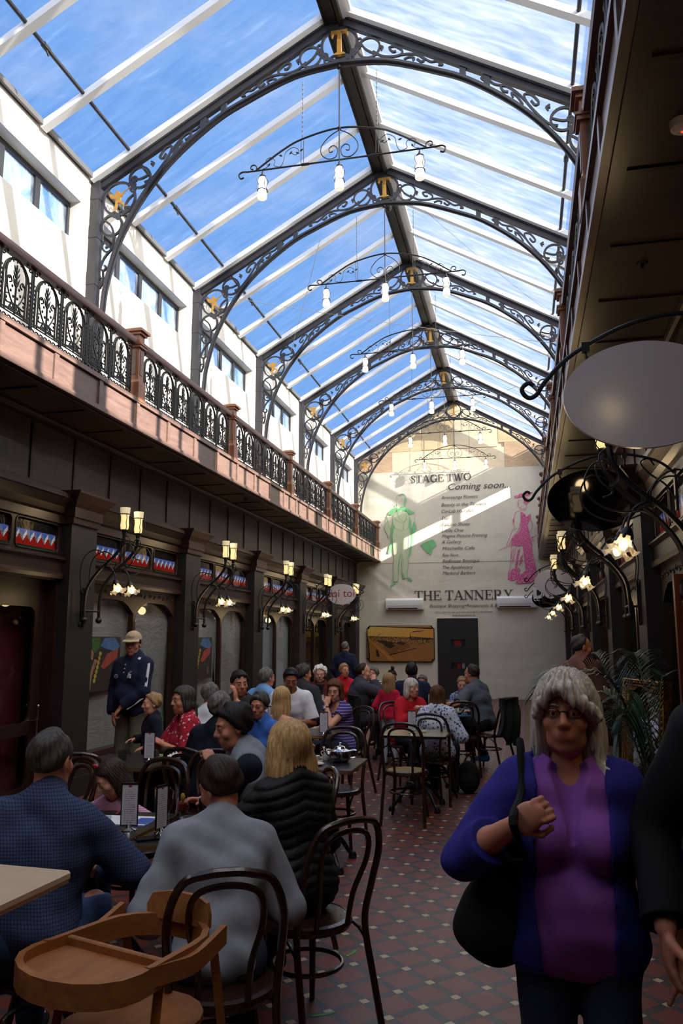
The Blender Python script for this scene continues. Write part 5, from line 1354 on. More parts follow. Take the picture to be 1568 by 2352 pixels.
def crumple(x, y, s, label, z=ZTOP, seed=1):
    rs = np.random.RandomState(seed); b = MB(); n = 9
    hs = rs.rand(n + 1, n + 1); 
    def f(u, v): i, j = int(round(u * n)), int(round(v * n)); return ((u - .5) * s * (0.8 + .3 * hs[i, j]), (v - .5) * s * (0.8 + .3 * hs[j, i]), s * 0.35 * hs[i, j] * (1 - (2 * u - 1) ** 2 * .7) * (1 - (2 * v - 1) ** 2 * .7) + .002)
    b.grid(f, n, n); return tag(b.build('paper_napkin', 'paper', loc=(x, y, z), smooth=0), label, 'napkin')
# front table, left: girl's drawing things
tumbler(-2.20, 3.86, 'left of two short water tumblers on the front black table'); tumbler(-2.10, 3.84, 'right of two short water tumblers on the front black table')
menu(-1.985, 3.88, R(14), 'menu holder beside the two tumblers on the front black table')
menu(-1.80, 3.86, R(76), 'menu holder seen edge-on at the front table join')
plate(-2.16, 3.71, 0.085, 'white plate with a crumpled napkin on the front black table'); crumple(-2.175, 3.72, 0.085, 'white paper napkin crumpled on the front plate', ZTOP + 0.012, 3)
def book():
    e = empty('picture_book', (-2.24, 4.06, ZTOP), R(4)); b = MB(); b.box(-0.20, 0.0, -0.1, 0.1, 0, 0.006); b.box(0.0, 0.28, -0.1, 0.1, 0, 0.006); b.build('pages', 'paper', e, smooth=0)
    b = MB(); b.box(-0.205, 0.285, -0.105, 0.105, -0.0005, 0.001); b.box(0.2, 0.28, -0.08, 0.06, 0.006, 0.0065); b.build('cover', 'book_blue', e, smooth=0)
    b = MB(); b.xz([(0, 0)] * 3, 0, 0) if False else None; b.box(-0.12, -0.03, -0.09, 0.05, 0.006, 0.0066); b.build('yellow_picture', 'yellow_print', e, smooth=0)
    tag(e, 'open picture book with blue and yellow pages in front of the girl', 'book')
book()
def pencil():
    b = MB(); b.tube([(-2.17, 4.09, 0.78), (-2.10, 4.17, 0.86)], 0.004, 6); tag(b.build('pencil', 'red_paint'), 'red pencil held in the girl\'s hand', 'pencil')
pencil()
b = MB(); b.ball((0, 0, 0.02), 0.05, 10, 8, (0.9, 0.7, 0.5)); tag(b.build('pencil_case', 'book_blue', loc=(-2.36, 3.90, ZTOP)), 'small blue pouch left of the tumblers on the front table', 'pencil case')
def sundae():
    e = empty('sundae_glass', (-1.83, 4.17, ZTOP)); b = MB(); b.lathe([(0, 0), (0.035, 0), (0.03, 0.01), (0.016, 0.02), (0.026, 0.05), (0.036, 0.14), (0.044, 0.19), (0.041, 0.19), (0.033, 0.14), (0.022, 0.05), (0, 0.03)], 20, wob=lambda a, z: 0.03 * math.cos(8 * a)); b.build('glass', 'tumbler_glass', e)
    b = MB(); b.lathe([(0, 0.032), (0.022, 0.05), (0.028, 0.085), (0, 0.085)], 14); b.build('drink', 'drink_red', e)
    b = MB(); b.ball((0.01, -0.01, 0.115), 0.016, 8, 6, (0.8, 0.8, 1.5)); b.build('orange_slice', 'yellow_print', e)
    tag(e, 'tall fluted sundae glass with red drink on the front table', 'glass')
sundae(); tumbler(-1.80, 4.02, 'small tumbler near the sundae glass on the front table', 0.07, 0.032)
def jar(x, y, label): 
    e = empty('jam_jar', (x, y, ZTOP)); b = MB(); b.lathe([(0, 0), (0.032, 0), (0.034, 0.01), (0.034, 0.07), (0.028, 0.085), (0, 0.085)], 14); b.build('jar_body', 'tumbler_glass', e); b = MB(); b.lathe([(0, 0.085), (0.032, 0.085), (0.032, 0.105), (0, 0.107)], 14); b.build('lid', 'black_plastic', e); tag(e, label, 'jar')
jar(-1.72, 4.22, 'small dark lidded jar behind the sundae glass')
b = MB(); b.bev(-0.037, 0.037, -0.07, 0.07, 0, 0.009, 0.008); tag(b.build('mobile_phone', 'phone_black', loc=(-1.80, 3.74, ZTOP), rz=R(-50)), 'black phone lying on the front table edge', 'phone')
# window table
tumbler(-3.14, 5.98, 'short water tumbler on the window table'); menu(-2.93, 6.02, R(8), 'menu holder on the window table in front of the floral shirt')
plate(-2.98, 6.22, 0.09, 'green plate with dark cake on the window table', 'green_glaze')
b = MB(); b.xz([(-0.04, 0), (0.04, 0), (0.03, 0.055), (-0.03, 0.06)], -0.03, 0.03); tag(b.build('chocolate_cake', 'cake_dark', loc=(-2.99, 6.22, ZTOP + 0.007)), 'dark slice of cake on the green plate', 'cake')
b = MB(); b.tube([(-3.0, 6.16, ZTOP + 0.008), (-2.985, 6.155, ZTOP + 0.09)], 0.004, 6); tag(b.build('drinking_straw', 'straw_white'), 'cream straw leaning by the green plate', 'straw')
b = MB(); b.bev(-0.13, 0.13, -0.08, 0.08, 0, 0.012, 0.02); tag(b.build('serving_tray', 'tray_grey', loc=(-2.88, 6.30, ZTOP), rz=R(-8)), 'grey serving tray at the right of the window table', 'tray')
crumple(-2.82, 6.27, 0.11, 'white napkin crumpled on the grey tray', ZTOP + 0.012, 5)
b = MB(); b.ball((0, 0, 0.03), 0.06, 9, 7, (1.1, 0.8, 0.55)); b.ball((0.06, 0.01, 0.03), 0.04, 8, 6, (1, 0.9, 0.7)); tag(b.build('dark_scarf', 'cake_dark', loc=(-2.93, 6.36, ZTOP + 0.012)), 'small dark bundle of cloth on the grey tray', 'scarf')
# tea table
def teapot():
    e = empty('teapot', (-1.46, 6.36, ZTOP)); b = MB(); b.lathe([(0, 0), (0.06, 0), (0.085, 0.02), (0.092, 0.05), (0.08, 0.085), (0.05, 0.10), (0, 0.10)], 24); b.build('pot', 'chrome', e)
    b = MB(); b.lathe([(0, 0.10), (0.05, 0.10), (0.04, 0.118), (0.012, 0.125), (0.008, 0.135), (0.014, 0.145), (0.0, 0.152)], 18); b.build('lid', 'chrome', e)
    b = MB(); b.tube(cr([(-0.08, 0, 0.05), (-0.115, 0, 0.075), (-0.135, 0, 0.115)], 4), [0.02, 0.018, 0.016, 0.014, 0.013, 0.012, 0.011, 0.010, 0.010], 8); b.build('spout', 'chrome', e)
    b = MB(); b.tube(cr([(0.075, 0, 0.085), (0.13, 0, 0.09), (0.135, 0, 0.045), (0.085, 0, 0.03)], 4), 0.008, 7); b.build('handle', 'chrome', e); tag(e, 'shiny silver teapot on the table beside the aisle', 'teapot')
teapot()
def cup(x, y, label, m='ceramic', sc=1.0):
    e = empty('tea_cup', (x, y, ZTOP)); b = MB(); b.lathe([(0, 0), (0.05, 0), (0.078, 0.012), (0.076, 0.014), (0.04, 0.006), (0, 0.006)], 24); b.build('saucer', m, e)
    b = MB(); b.lathe([(0, 0.008), (0.026, 0.008), (0.028, 0.016), (0.042, 0.05), (0.046, 0.068), (0.043, 0.068), (0.025, 0.02), (0, 0.018)], 20); b.build('bowl', m, e)
    b = MB(); b.tube(cr([(0.043, 0, 0.058), (0.066, 0, 0.058), (0.064, 0, 0.034), (0.036, 0, 0.03)], 4), 0.004, 6); b.build('handle', m, e)
    b = MB(); b.tube([(-0.06, -0.03, 0.016), (0.03, -0.06, 0.02)], 0.004, 6); b.build('spoon', 'chrome', e); tag(e, label, 'cup'); return e
cup(-1.62, 6.16, 'white tea cup on a saucer in front of the teapot')
def jug():
    e = empty('milk_jug', (-1.58, 6.42, ZTOP)); b = MB(); b.lathe([(0, 0), (0.026, 0), (0.034, 0.02), (0.032, 0.05), (0.026, 0.07), (0.03, 0.085), (0.026, 0.085), (0, 0.03)], 16); b.build('body', 'ceramic', e); b = MB(); b.tube(cr([(-0.03, 0, 0.07), (-0.05, 0, 0.06), (-0.032, 0, 0.025)], 3), 0.004, 6); b.build('handle', 'ceramic', e); tag(e, 'small white milk jug left of the teapot', 'jug')
jug(); tumbler(-1.44, 6.17, 'short tumbler right of the white cup on the tea table'); tumbler(-1.74, 6.36, 'tumbler behind the white cup on the tea table', 0.10, 0.04)
plate(-1.78, 6.19, 0.08, 'white side plate left of the cup on the tea table'); b = MB(); b.bev(-0.025, 0.025, -0.02, 0.02, 0, 0.02, 0.005); tag(b.build('butter_pat', 'butter', loc=(-1.78, 6.19, ZTOP + 0.007)), 'pale morsel on the side plate', 'food')
# others
menu(-2.02, 8.06, R(6), 'menu holder in front of the woman in purple stripes'); tumbler(-1.99, 8.13, 'small glass by the menu of the striped woman', 0.05, 0.03)
b = MB(); b.lathe([(0, 0), (.035, 0), (.045, .02), (.04, .022), (0, .008)], 16); tag(b.build('blue_dish', 'book_blue', loc=(-2.02, 8.24, ZTOP)), 'small blue dish on the table of the striped woman', 'dish')
menu(-2.75, 8.6, R(-12), 'menu holder beside the young man in white tee'); menu(-2.72, 10.72, R(4), 'menu card in front of the white-haired woman')
menu(-1.17, 8.40, R(8), 'menu holder standing on the empty pale table'); plate(-1.06, 8.50, 0.03, 'tiny white dish on the empty pale table')
menu(-1.0, 9.82, R(70), 'menu holder edge-on at the long-haired woman\'s table'); menu(-1.28, 11.12, R(20), 'menu holder on the table of the boy in blue'); menu(-0.93, 11.33, R(-5), 'menu holder right behind the boy\'s arm')
crumple(-1.15, 11.4, 0.16, 'white paper bag in front of the boy in blue', ZTOP, 9)
# empty chairs
chair(-1.60, 6.82, R(180), 'empty bentwood chair behind the teapot table, facing the camera')
chair(-1.16, 7.92, R(0), 'empty bentwood chair with cane seat paled by painted sheen in the aisle, nearest the empty pale table', True)
chair(-1.08, 9.16, R(172), 'empty bentwood chair on the far side of the empty pale table')
chair(-0.84, 10.72, R(8), 'empty bentwood chair left of the grey tee man, back to camera')
chair(-3.0, 4.62, R(150), 'empty bentwood chair left of the girl with the red bow')
chair(-2.12, 5.16, R(186), 'bentwood chair right behind the girl with the red bow')
chair(-3.1, 5.42, R(14), 'empty bentwood chair with its back to the girl, at the window table')

# green tape on the floor
for i, (x, y, a, lab) in enumerate(((-0.99, 4.60, 70, 'bit of green tape on the floor right of the nearest chairs'), (-0.97, 3.86, 30, 'torn green tape on the floor at the bottom edge'))):
    b = MB(); b.prism([(-0.05, -0.008), (0.02, -0.012), (0.06, 0.0), (0.055, 0.014), (0.0, 0.006), (-0.05, 0.01)], 0.0005, 0.0015); tag(b.build('green_tape', 'tape_green', loc=(x, y, 0), rz=R(a), smooth=0), lab, 'tape')
# smoke detector and sprinklers under the balconies
def detector():
    e = empty('smoke_detector', (0.79, 3.62, 4.07)); b = MB(); b.lathe([(0, -0.05), (0.03, -0.05), (0.05, -0.035), (0.055, 0), (0, 0)], 20); b.build('housing', 'white_plastic', e); b = MB(); b.ball((0, 0, -0.05), 0.007, 8, 6); b.build('red_light', 'red_led', e); tag(e, 'round white smoke detector with red light under right balcony', 'smoke detector')
detector()
for x, y, lab in ((0.81, 5.06, 'ceiling sprinkler under the right balcony near the camera'), (0.80, 15.0, 'ceiling sprinkler under the far right balcony'), (-4.54, 12.6, 'ceiling sprinkler under the left balcony')):
    b = MB(); b.lathe([(0, 0), (0.04, 0), (0.035, -0.008), (0.01, -0.01), (0.008, -0.035), (0.02, -0.04), (0, -0.042)][::-1], 12); tag(b.build('sprinkler', 'iron_black', loc=(x, y, 4.07)), lab, 'sprinkler', 'sprinklers under the balconies')
b = MB(); b.lathe([(0, 0.05), (0.05, 0.05), (0.06, 0.0), (0.03, -0.05), (0, -0.06)][::-1], 14); b.tube([(0, 0, 0.05), (0, 0, 0.2)], 0.01); tag(b.build('dome_camera', 'iron_black', loc=(XC - 0.05, 11.9, 8.65)), 'small dark dome camera hanging from the ridge', 'camera')

# ---------------------------------------------------------------- posters and shop goods
def poster(y0, label, s):
    def pm():
        t = NT('poster collage'); tc = t.n('ShaderNodeTexCoord'); v = t.coord((1, 2.2, 2.2)); 
        vo = t.n('ShaderNodeTexVoronoi'); vo.inputs['Scale'].default_value = 2.6; n = t.noise(v, 2.5, 4); 
        mp = t.n('ShaderNodeVectorMath', operation='ADD'); t.l(v, mp.inputs[0]); sc_ = t.n('ShaderNodeVectorMath', operation='SCALE'); cb = t.n('ShaderNodeCombineXYZ'); t.l(n, cb.inputs[1]); t.l(n, cb.inputs[2]); t.l(cb.outputs[0], sc_.inputs[0]); sc_.inputs['Scale'].default_value = 0.8; t.l(sc_.outputs[0], mp.inputs[1]); t.l(mp.outputs[0], vo.inputs['Vector'])
        r = t.sep(vo.outputs['Color'])[0]
        t.bsdf(t.ramp(r, [(0.0, S(52, 46, 42)), (0.3, S(190, 186, 190)), (0.42, S(60, 110, 50)), (0.54, S(70, 120, 190)), (0.68, S(170, 50, 46)), (0.8, S(46, 40, 38))], True), 0.4); reg('poster', t)
    if 'poster' not in MATS: pm(); plain('poster_dark', S(48, 44, 42), 0.4); plain('poster_blue', S(66, 104, 150), 0.4, var=.3, scale=9); plain('poster_red', S(150, 66, 58), 0.4, var=.25, scale=9); plain('poster_green', S(50, 92, 44), 0.5, var=.3, scale=20); plain('poster_yellow', S(160, 146, 60), 0.4, var=.2); plain('poster_tan', S(150, 110, 88), 0.4, var=.3, scale=14)
    e = empty('poster', (XL - 0.058, y0, 1.09)); W, H = 0.80, 0.65
    def yz(b, p, d): b.yz([(q * 1.08, z_ * .62) for q, z_ in p], 0.002 + d, 0.004 + d)
    b = MB(); b.box(-0.002, 0.002, 0, W, 0, H); b.build('sheet', 'poster_dark', e, smooth=0)
    b = MB(); yz(b, [(0.28, 0.86), (0.36, 1.02), (0.6, 1.03), (0.73, 0.86), (0.62, 0.76), (0.45, 0.80)], 0); b.build('blue_figure', 'poster_blue', e, smooth=0)
    b = MB(); yz(b, [(0.42, 0.70), (0.68, 0.82), (0.66, 0.62), (0.38, 0.42), (0.30, 0.46)], 0.001); b.build('red_figure', 'poster_red', e, smooth=0)
    b = MB(); yz(b, [(0.08, 1.02), (0.26, 1.03), (0.27, 0.86), (0.16, 0.72), (0.1, 0.8)], 0.001); b.build('green_leaves', 'poster_green', e, smooth=0)
    b = MB()
    for k in range(7): yy, zz = 0.28 - 0.018 * k, 0.72 - 0.085 * k; yz(b, [(yy + 0.03 * math.cos(t), zz + 0.045 * math.sin(t)) for t in np.linspace(0, 2 * math.pi, 9)[:-1]], 0.002)
    b.build('yellow_beads', 'poster_yellow', e, smooth=0)
    b = MB(); yz(b, [(0.0, 0.1), (0.16, 0.62), (0.22, 0.60), (0.12, 0.3), (0.09, 0.02), (0.0, 0.0)], 0.001); yz(b, [(0.02, 0.66), (0.06, 0.84), (0.14, 0.74), (0.12, 0.6)], 0.001); b.build('tan_figure', 'poster_tan', e, smooth=0)
    b = MB()
    for k in range(5): yz(b, [(0.56 + .015 * k, 0.12), (0.565 + .015 * k, 0.12), (0.565 + .015 * k, 0.3), (0.56 + .015 * k, 0.3)], 0.001)
    yz(b, [(0.52, 0.36), (0.62, 0.36), (0.62, 0.364), (0.52, 0.364)], 0.001); b.build('small_print', 'poster_tan', e, smooth=0)
    tag(e, label, 'poster', 'shop window posters')
poster(8.62, 'colourful poster in the shop window behind the man in the cap', 1); poster(11.70, 'colourful poster in the second papered shop window', 2)
# trinkets hung in the fourth shop window
rs = random.Random(4); plain('turquoise', S(70, 150, 160), 0.3, var=.2); plain('glass_disc', S(150, 180, 186), 0.2); plain('amber_trinket', S(190, 130, 50), 0.3)
for k in range(16):
    y = 17.85 + (k % 4) * 0.26; z = 1.95 - (k // 4) * 0.24 - rs.uniform(0, .08); r = rs.choice([.05, .06, .045])
    e = empty('hanging_trinket', (XL - 0.30 - 0.14 * (k // 4), y + 0.05 * (k // 4), z)); b = MB(); b.lathe([(0, -0.01), (r, -0.005), (r, 0.005), (0, 0.01)], 14); b.v = [(z_, y_, x_) for x_, y_, z_ in b.v]; b.build('disc', ['turquoise', 'glass_disc', 'turquoise', 'amber_trinket'][k % 4], e); b = MB(); b.tube([(0, 0, r), (0, 0, 2.3 - z)], 0.002, 4); b.build('string', 'cable', e)
    tag(e, 'small trinket hanging on a string in the fourth left shop window', 'trinket', 'trinkets in the fourth shop window')

# ---------------------------------------------------------------- gilt mirror, palms and pots on the right
def mirror():
    e = empty('gilt_mirror', (0.74, 7.22, 0.0)); e.rotation_euler = (R(-4), 0, R(-73)); W, H = 0.74, 1.39; w = 0.10
    t = NT('mirror glass'); t.bsdf(S(210, 212, 214), 0.03, 1.0); reg('mirror', t)
    def g():
        t = NT('carved gilt'); n = t.noise(t.coord(), 34, 4, 0.7); t.bsdf(t.ramp(n, [(0.35, S(110, 74, 26)), (0.65, S(176, 128, 56))]), 0.38, 0.75, bump=n, bstr=0.8, bdist=0.012); reg('gilt', t)
    g()
    b = MB()
    for (x0, x1, z0, z1) in ((0, w, 0, H), (W - w, W, 0, H), (w, W - w, 0, w), (w, W - w, H - w, H)): b.box(x0, x1, -0.03, 0.02, z0, z1)
    b.build('frame', 'gilt', e, smooth=0)
    b = MB()
    for d, r, y in ((0.012, 0.016, -0.034), (0.055, 0.012, -0.036), (0.092, 0.010, -0.03)): b.tube([(d, y, d), (W - d, y, d), (W - d, y, H - d), (d, y, H - d)], r, 6, closed=True)
    for k in range(30):
        z = 0.03 + k * (H - 0.06) / 29
        for x in (0.03, W - 0.03): b.ball((x, -0.036, z), 0.016, 6, 4)
    for k in range(12):
        x = 0.04 + k * (W - 0.08) / 11
        for z in (0.03, H - 0.03): b.ball((x, -0.036, z), 0.016, 6, 4)
    b.build('carved_beading', 'gilt', e)
    b = MB(); b.box(w - 0.01, W - w + 0.01, -0.012, -0.006, w - 0.01, H - w + 0.01); b.build('glass', 'mirror', e, smooth=0)
    b = MB(); b.box(0.125, 0.18, -0.0145, -0.0125, 1.06, 1.18); b.build('price_tag', 'paper', e, smooth=0)
    tag(e, 'tall gilt framed mirror leaning by the right hand shops', 'mirror')
mirror()
def leafm():
    t = NT('palm leaf'); n = t.noise(t.coord((4, 4, 1)), 5, 4); t.bsdf(t.ramp(n, [(0.3, S(22, 40, 24)), (0.7, S(46, 72, 44))]), 0.38, spec=0.5); reg('palm_leaf', t); plain('palm_stem', S(70, 84, 50), 0.5); plain('soil', S(38, 28, 22), 0.95, var=.3, scale=30)
leafm()
def palm(x, y, label, fronds, hpot=0.30, z0=0.0, pot='terracotta'):
    e = empty('potted_palm', (x, y, 0)); b = MB(); b.lathe([(0, 0), (0.10, 0), (0.14, hpot - 0.04), (0.155, hpot - 0.04), (0.155, hpot), (0.135, hpot), (0.13, hpot - 0.04), (0, hpot - 0.05)], 22); b.build('pot', pot, e)
    b = MB(); b.lathe([(0, hpot - 0.035), (0.132, hpot - 0.035)], 18); b.build('soil', 'soil', e)
    rr = random.Random(int(x * 100 + y * 10))
    for (az, reach, ht, droop) in fronds:
        c, s = math.cos(R(az)), math.sin(R(az)); st = []
        for i in range(13): t = i / 12; r = reach * t ** 1.3; z = hpot + (ht - hpot) * (1 - (1 - t) ** 2.2) - droop * max(0, t - 0.45) ** 2 * 3.3; st.append((r * c, r * s, z))
        b = MB(); b.tube(st, [0.008 - 0.0005 * i for i in range(13)], 5); fr = b.build('frond_stem', 'palm_stem', e)
        b = MB()
        for i in range(4, 13):
            for q in (0, .34, .67):
                j = min(i + q, 12); i0 = int(j); f = j - i0; p0 = np.array(st[i0]) * (1 - f) + np.array(st[min(i0 + 1, 12)]) * f; d = np.array(st[min(i0 + 1, 12)]) - np.array(st[max(i0 - 1, 0)]); d /= np.linalg.norm(d) + 1e-9
                L = 0.34 * (1 - abs((j - 7.5) / 8) ** 1.5 * 0.7)
                for sd in (-1, 1):
                    sidev = np.array((-s * sd, c * sd, 0.0)); dirv = unit(sidev * 0.8 + d * 0.75 + np.array((0, 0, .15))); upv = np.array((0, 0, 1.0)); wv = unit(np.cross(dirv, upv)) * 0.009; pts = []
                    for m in range(5): u = m / 4; pts.append((p0 + dirv * L * u - upv * (0.16 * u * u), (1 - u) ** .6 if m < 4 else 0.05))
                    vs = []; 
                    for pp, wd in pts: vs += [tuple(pp + wv * wd), tuple(pp - wv * wd)]
                    b._add(vs, [(2 * m, 2 * m + 1, 2 * m + 3, 2 * m + 2) for m in range(4)])
        b.build('leaflets', 'palm_leaf', fr)
    tag(e, label, 'plant', 'potted palms on the right'); return e
palm(0.84, 7.62, 'leafy potted palm spreading its fronds beside the man in brown', [(200, .75, 1.55, .25), (160, .8, 1.62, .35), (120, .6, 1.7, .2), (250, .5, 1.3, .3), (60, .4, 1.5, .3), (20, .3, 1.6, .2), (280, .5, 1.75, .3), (225, .5, 1.15, .3)])
palm(0.86, 6.05, 'tall potted palm in front of the gilt mirror', [(180, .55, 1.62, .3), (100, .55, 1.75, .25), (140, .7, 1.5, .45), (230, .35, 1.5, .3), (60, .3, 1.6, .3), (200, .3, 1.3, .2), (90, .2, 1.05, .4)], 0.26)
def agave():
    e = empty('potted_succulent', (0.70, 6.62, 0)); b = MB(); b.lathe([(0, 0), (0.09, 0), (0.125, 0.20), (0.14, 0.20), (0.14, 0.24), (0.115, 0.24), (0.11, 0.2), (0, 0.2)], 20); b.build('pot', 'terracotta', e)
    plain('pale_leaf', S(150, 150, 112), 0.5, var=.2)
    b = MB(); b.tube([(0, 0, 0.2), (0, 0, 0.62)], 0.012, 6); b.build('stem', 'palm_stem', e); b = MB(); rr = random.Random(3)
    for k in range(34): a = k * 2.4; el_ = rr.uniform(-.3, 1.1); L = rr.uniform(.07, .13); p = np.array((0, 0, .50 + .012 * (k % 14))); d = np.array((math.cos(a) * math.cos(el_), math.sin(a) * math.cos(el_), math.sin(el_))); b.tube([tuple(p), tuple(p + d * L * .5), tuple(p + d * L - (0, 0, .02))], [.012, .010, .002], 4)
    b.build('pale_leaves', 'pale_leaf', e); tag(e, 'small terracotta pot with a pale spiky plant by the mirror', 'plant')
agave()
# red timber shop door standing open at the right edge
def open_door():
    e = empty('open_shop_door', (0.965, 5.62, 0), R(4)); b = MB(); W, H = 0.24, 2.13
    b.box(0, W, -0.022, 0.022, 0.01, H); b.build('leaf', 'red_wood', e, smooth=0)
    b = MB(); b.box(0.04, W, -0.03, -0.022, 0.9, 1.95); b.build('raised_panel', 'red_wood', e, smooth=0)
    b = MB(); b.box(0.03, 0.06, -0.036, -0.022, 1.98, 2.10); b.box(0.035, 0.055, -0.05, -0.036, 2.0, 2.06); b.build('door_catch', 'chrome', e, smooth=0)
    tag(e, 'red brown timber shop door standing open at the right edge', 'door')
open_door()
# ================================================================ PEOPLE
class Field:
    """signed distance field on a grid, meshed with surface nets"""
    def __init__(self, lo, hi, res):
        self.res = res; self.lo = np.array(lo, float); n = np.ceil((np.array(hi) - self.lo) / res).astype(int) + 1
        self.n = n; self.ax = [self.lo[i] + res * np.arange(n[i]) for i in range(3)]
        self.D = np.full(n, 0.07, np.float32)
    def sub(self, lo, hi):
        a = np.clip(np.floor((np.array(lo) - self.lo) / self.res).astype(int), 0, self.n); b = np.clip(np.ceil((np.array(hi) - self.lo) / self.res).astype(int) + 1, 0, self.n)
        if np.any(b <= a): return None, None
        sl = tuple(slice(a[i], b[i]) for i in range(3))
        g = [self.ax[0][sl[0]][:, None, None], self.ax[1][sl[1]][None, :, None], self.ax[2][sl[2]][None, None, :]]
        return sl, g
    def put(self, sl, d, k, mode):
        E = self.D[sl]
        if mode == 'u':
            if k > 0: h = np.maximum(k - np.abs(E - d), 0) / k; self.D[sl] = np.minimum(E, d) - h * h * k * 0.25
            else: self.D[sl] = np.minimum(E, d)
        else:
            d = -d
            if k > 0: h = np.maximum(k - np.abs(E - d), 0) / k; self.D[sl] = np.maximum(E, d) + h * h * k * 0.25
            else: self.D[sl] = np.maximum(E, d)
    def cap(self, a, b, ra, rb=None, k=0.02, mode='u', cut=None):
        a = np.array(a, float); b = np.array(b, float); rb = ra if rb is None else rb; m = max(ra, rb) + max(k, 0.02) + 0.015
        sl, g = self.sub(np.minimum(a, b) - m, np.maximum(a, b) + m)
        if sl is None: return
        ba = b - a; L2 = max(ba @ ba, 1e-9)
        px, py, pz = g[0] - a[0], g[1] - a[1], g[2] - a[2]
        t = np.clip((px * ba[0] + py * ba[1] + pz * ba[2]) / L2, 0, 1)
        d = np.sqrt((px - t * ba[0]) ** 2 + (py - t * ba[1]) ** 2 + (pz - t * ba[2]) ** 2) - (ra + (rb - ra) * t)
        if cut is not None:
            c, n_ = cut; d = np.maximum(d, (g[0] - c[0]) * n_[0] + (g[1] - c[1]) * n_[1] + (g[2] - c[2]) * n_[2])
        self.put(sl, d.astype(np.float32), k, mode)
    def ell(self, c, r, Rm=None, k=0.02, mode='u'):
        c = np.array(c, float); r = np.array(r, float); Rm = np.eye(3) if Rm is None else Rm
        ext = np.sqrt((Rm ** 2) @ (r ** 2)) + max(k, 0.02) + 0.015
        sl, g = self.sub(c - ext, c + ext)
        if sl is None: return
        p = [g[0] - c[0], g[1] - c[1], g[2] - c[2]]
        q = [(p[0] * Rm[0, i] + p[1] * Rm[1, i] + p[2] * Rm[2, i]) / r[i] for i in range(3)]
        l = np.sqrt(q[0] ** 2 + q[1] ** 2 + q[2] ** 2) + 1e-6; l2 = np.sqrt((q[0] / r[0]) ** 2 + (q[1] / r[1]) ** 2 + (q[2] / r[2]) ** 2) + 1e-6
        self.put(sl, (l * (l - 1) / l2).astype(np.float32), k, mode)
    def plane(self, c, n_):      # keep what lies behind the plane
        g = [self.ax[0][:, None, None], self.ax[1][None, :, None], self.ax[2][None, None, :]]
        self.D = np.maximum(self.D, ((g[0] - c[0]) * n_[0] + (g[1] - c[1]) * n_[1] + (g[2] - c[2]) * n_[2]).astype(np.float32))
    def wave(self, amp, freq, seed=0):
        rs = np.random.RandomState(seed); g = [self.ax[0][:, None, None], self.ax[1][None, :, None], self.ax[2][None, None, :]]; w = 0
        for i in range(4):
            v = rs.normal(size=3); v = v / np.linalg.norm(v) * freq * (0.7 + 0.25 * i)
            w = w + np.sin(g[0] * v[0] + g[1] * v[1] + g[2] * v[2] + rs.rand() * 6)
        self.D += (amp * 0.5 * w).astype(np.float32)
    def mesh(self):
        D = self.D; D[0] = D[-1] = 0.07; D[:, 0] = D[:, -1] = 0.07; D[:, :, 0] = D[:, :, -1] = 0.07
        S = D < 0; n = self.n
        cnt = np.zeros(n - 1, np.int8)
        for i in (0, 1):
            for j in (0, 1):
                for k in (0, 1): cnt += S[i:n[0] - 1 + i, j:n[1] - 1 + j, k:n[2] - 1 + k]
        act = (cnt > 0) & (cnt < 8); idx = np.full(n - 1, -1, np.int32); A = np.argwhere(act); idx[act] = np.arange(len(A))
        P = np.zeros((len(A), 3)); W = np.zeros(len(A)); C = [(i, j, k) for i in (0, 1) for j in (0, 1) for k in (0, 1)]
        for a in C:
            for ax in range(3):
                if a[ax]: continue
                b = list(a); b[ax] = 1
                da = D[A[:, 0] + a[0], A[:, 1] + a[1], A[:, 2] + a[2]]; db = D[A[:, 0] + b[0], A[:, 1] + b[1], A[:, 2] + b[2]]
                m = (da < 0) != (db < 0); t = np.where(m, da / np.where(m, da - db, 1), 0)
                p = np.array(a, float)[None].repeat(len(A), 0); p[:, ax] += t; P[m] += p[m]; W[m] += 1
        V = self.lo + (A + P / np.maximum(W, 1)[:, None]) * self.res
        F = []
        for ax in range(3):
            s0 = [slice(None)] * 3; s1 = [slice(None)] * 3; s0[ax] = slice(0, n[ax] - 1); s1[ax] = slice(1, n[ax])
            ch = S[tuple(s0)] != S[tuple(s1)]; Q = np.argwhere(ch); o = [i for i in range(3) if i != ax]
            Q = Q[(Q[:, o[0]] > 0) & (Q[:, o[1]] > 0) & (Q[:, o[0]] < n[o[0]] - 1) & (Q[:, o[1]] < n[o[1]] - 1)]
            if not len(Q): continue
            fl = S[Q[:, 0], Q[:, 1], Q[:, 2]]
            def I(d0, d1):
                q = Q.copy(); q[:, o[0]] += d0; q[:, o[1]] += d1; return idx[q[:, 0], q[:, 1], q[:, 2]]
            f = np.stack([I(-1, -1), I(0, -1), I(0, 0), I(-1, 0)], 1)
            if ax == 1: fl = ~fl
            f[~fl] = f[~fl][:, ::-1]; F.append(f)
        return V, np.concatenate(F) if F else np.zeros((0, 4), int)
def np_mesh(name, V, F, mats, mi=None):
    me = bpy.data.meshes.new(name); me.vertices.add(len(V)); me.vertices.foreach_set('co', V.astype(np.float32).ravel())
    me.loops.add(F.size); me.loops.foreach_set('vertex_index', F.astype(np.int32).ravel()); me.polygons.add(len(F))
    me.polygons.foreach_set('loop_start', np.arange(0, F.size, 4, dtype=np.int32))
    me.polygons.foreach_set('use_smooth', np.ones(len(F), bool))
    for m in mats: me.materials.append(M(m))
    if mi is not None: me.polygons.foreach_set('material_index', mi.astype(np.int32))
    me.update(calc_edges=True); return me
def rx(a): c, s = math.cos(a), math.sin(a); return np.array([[1, 0, 0], [0, c, -s], [0, s, c]])
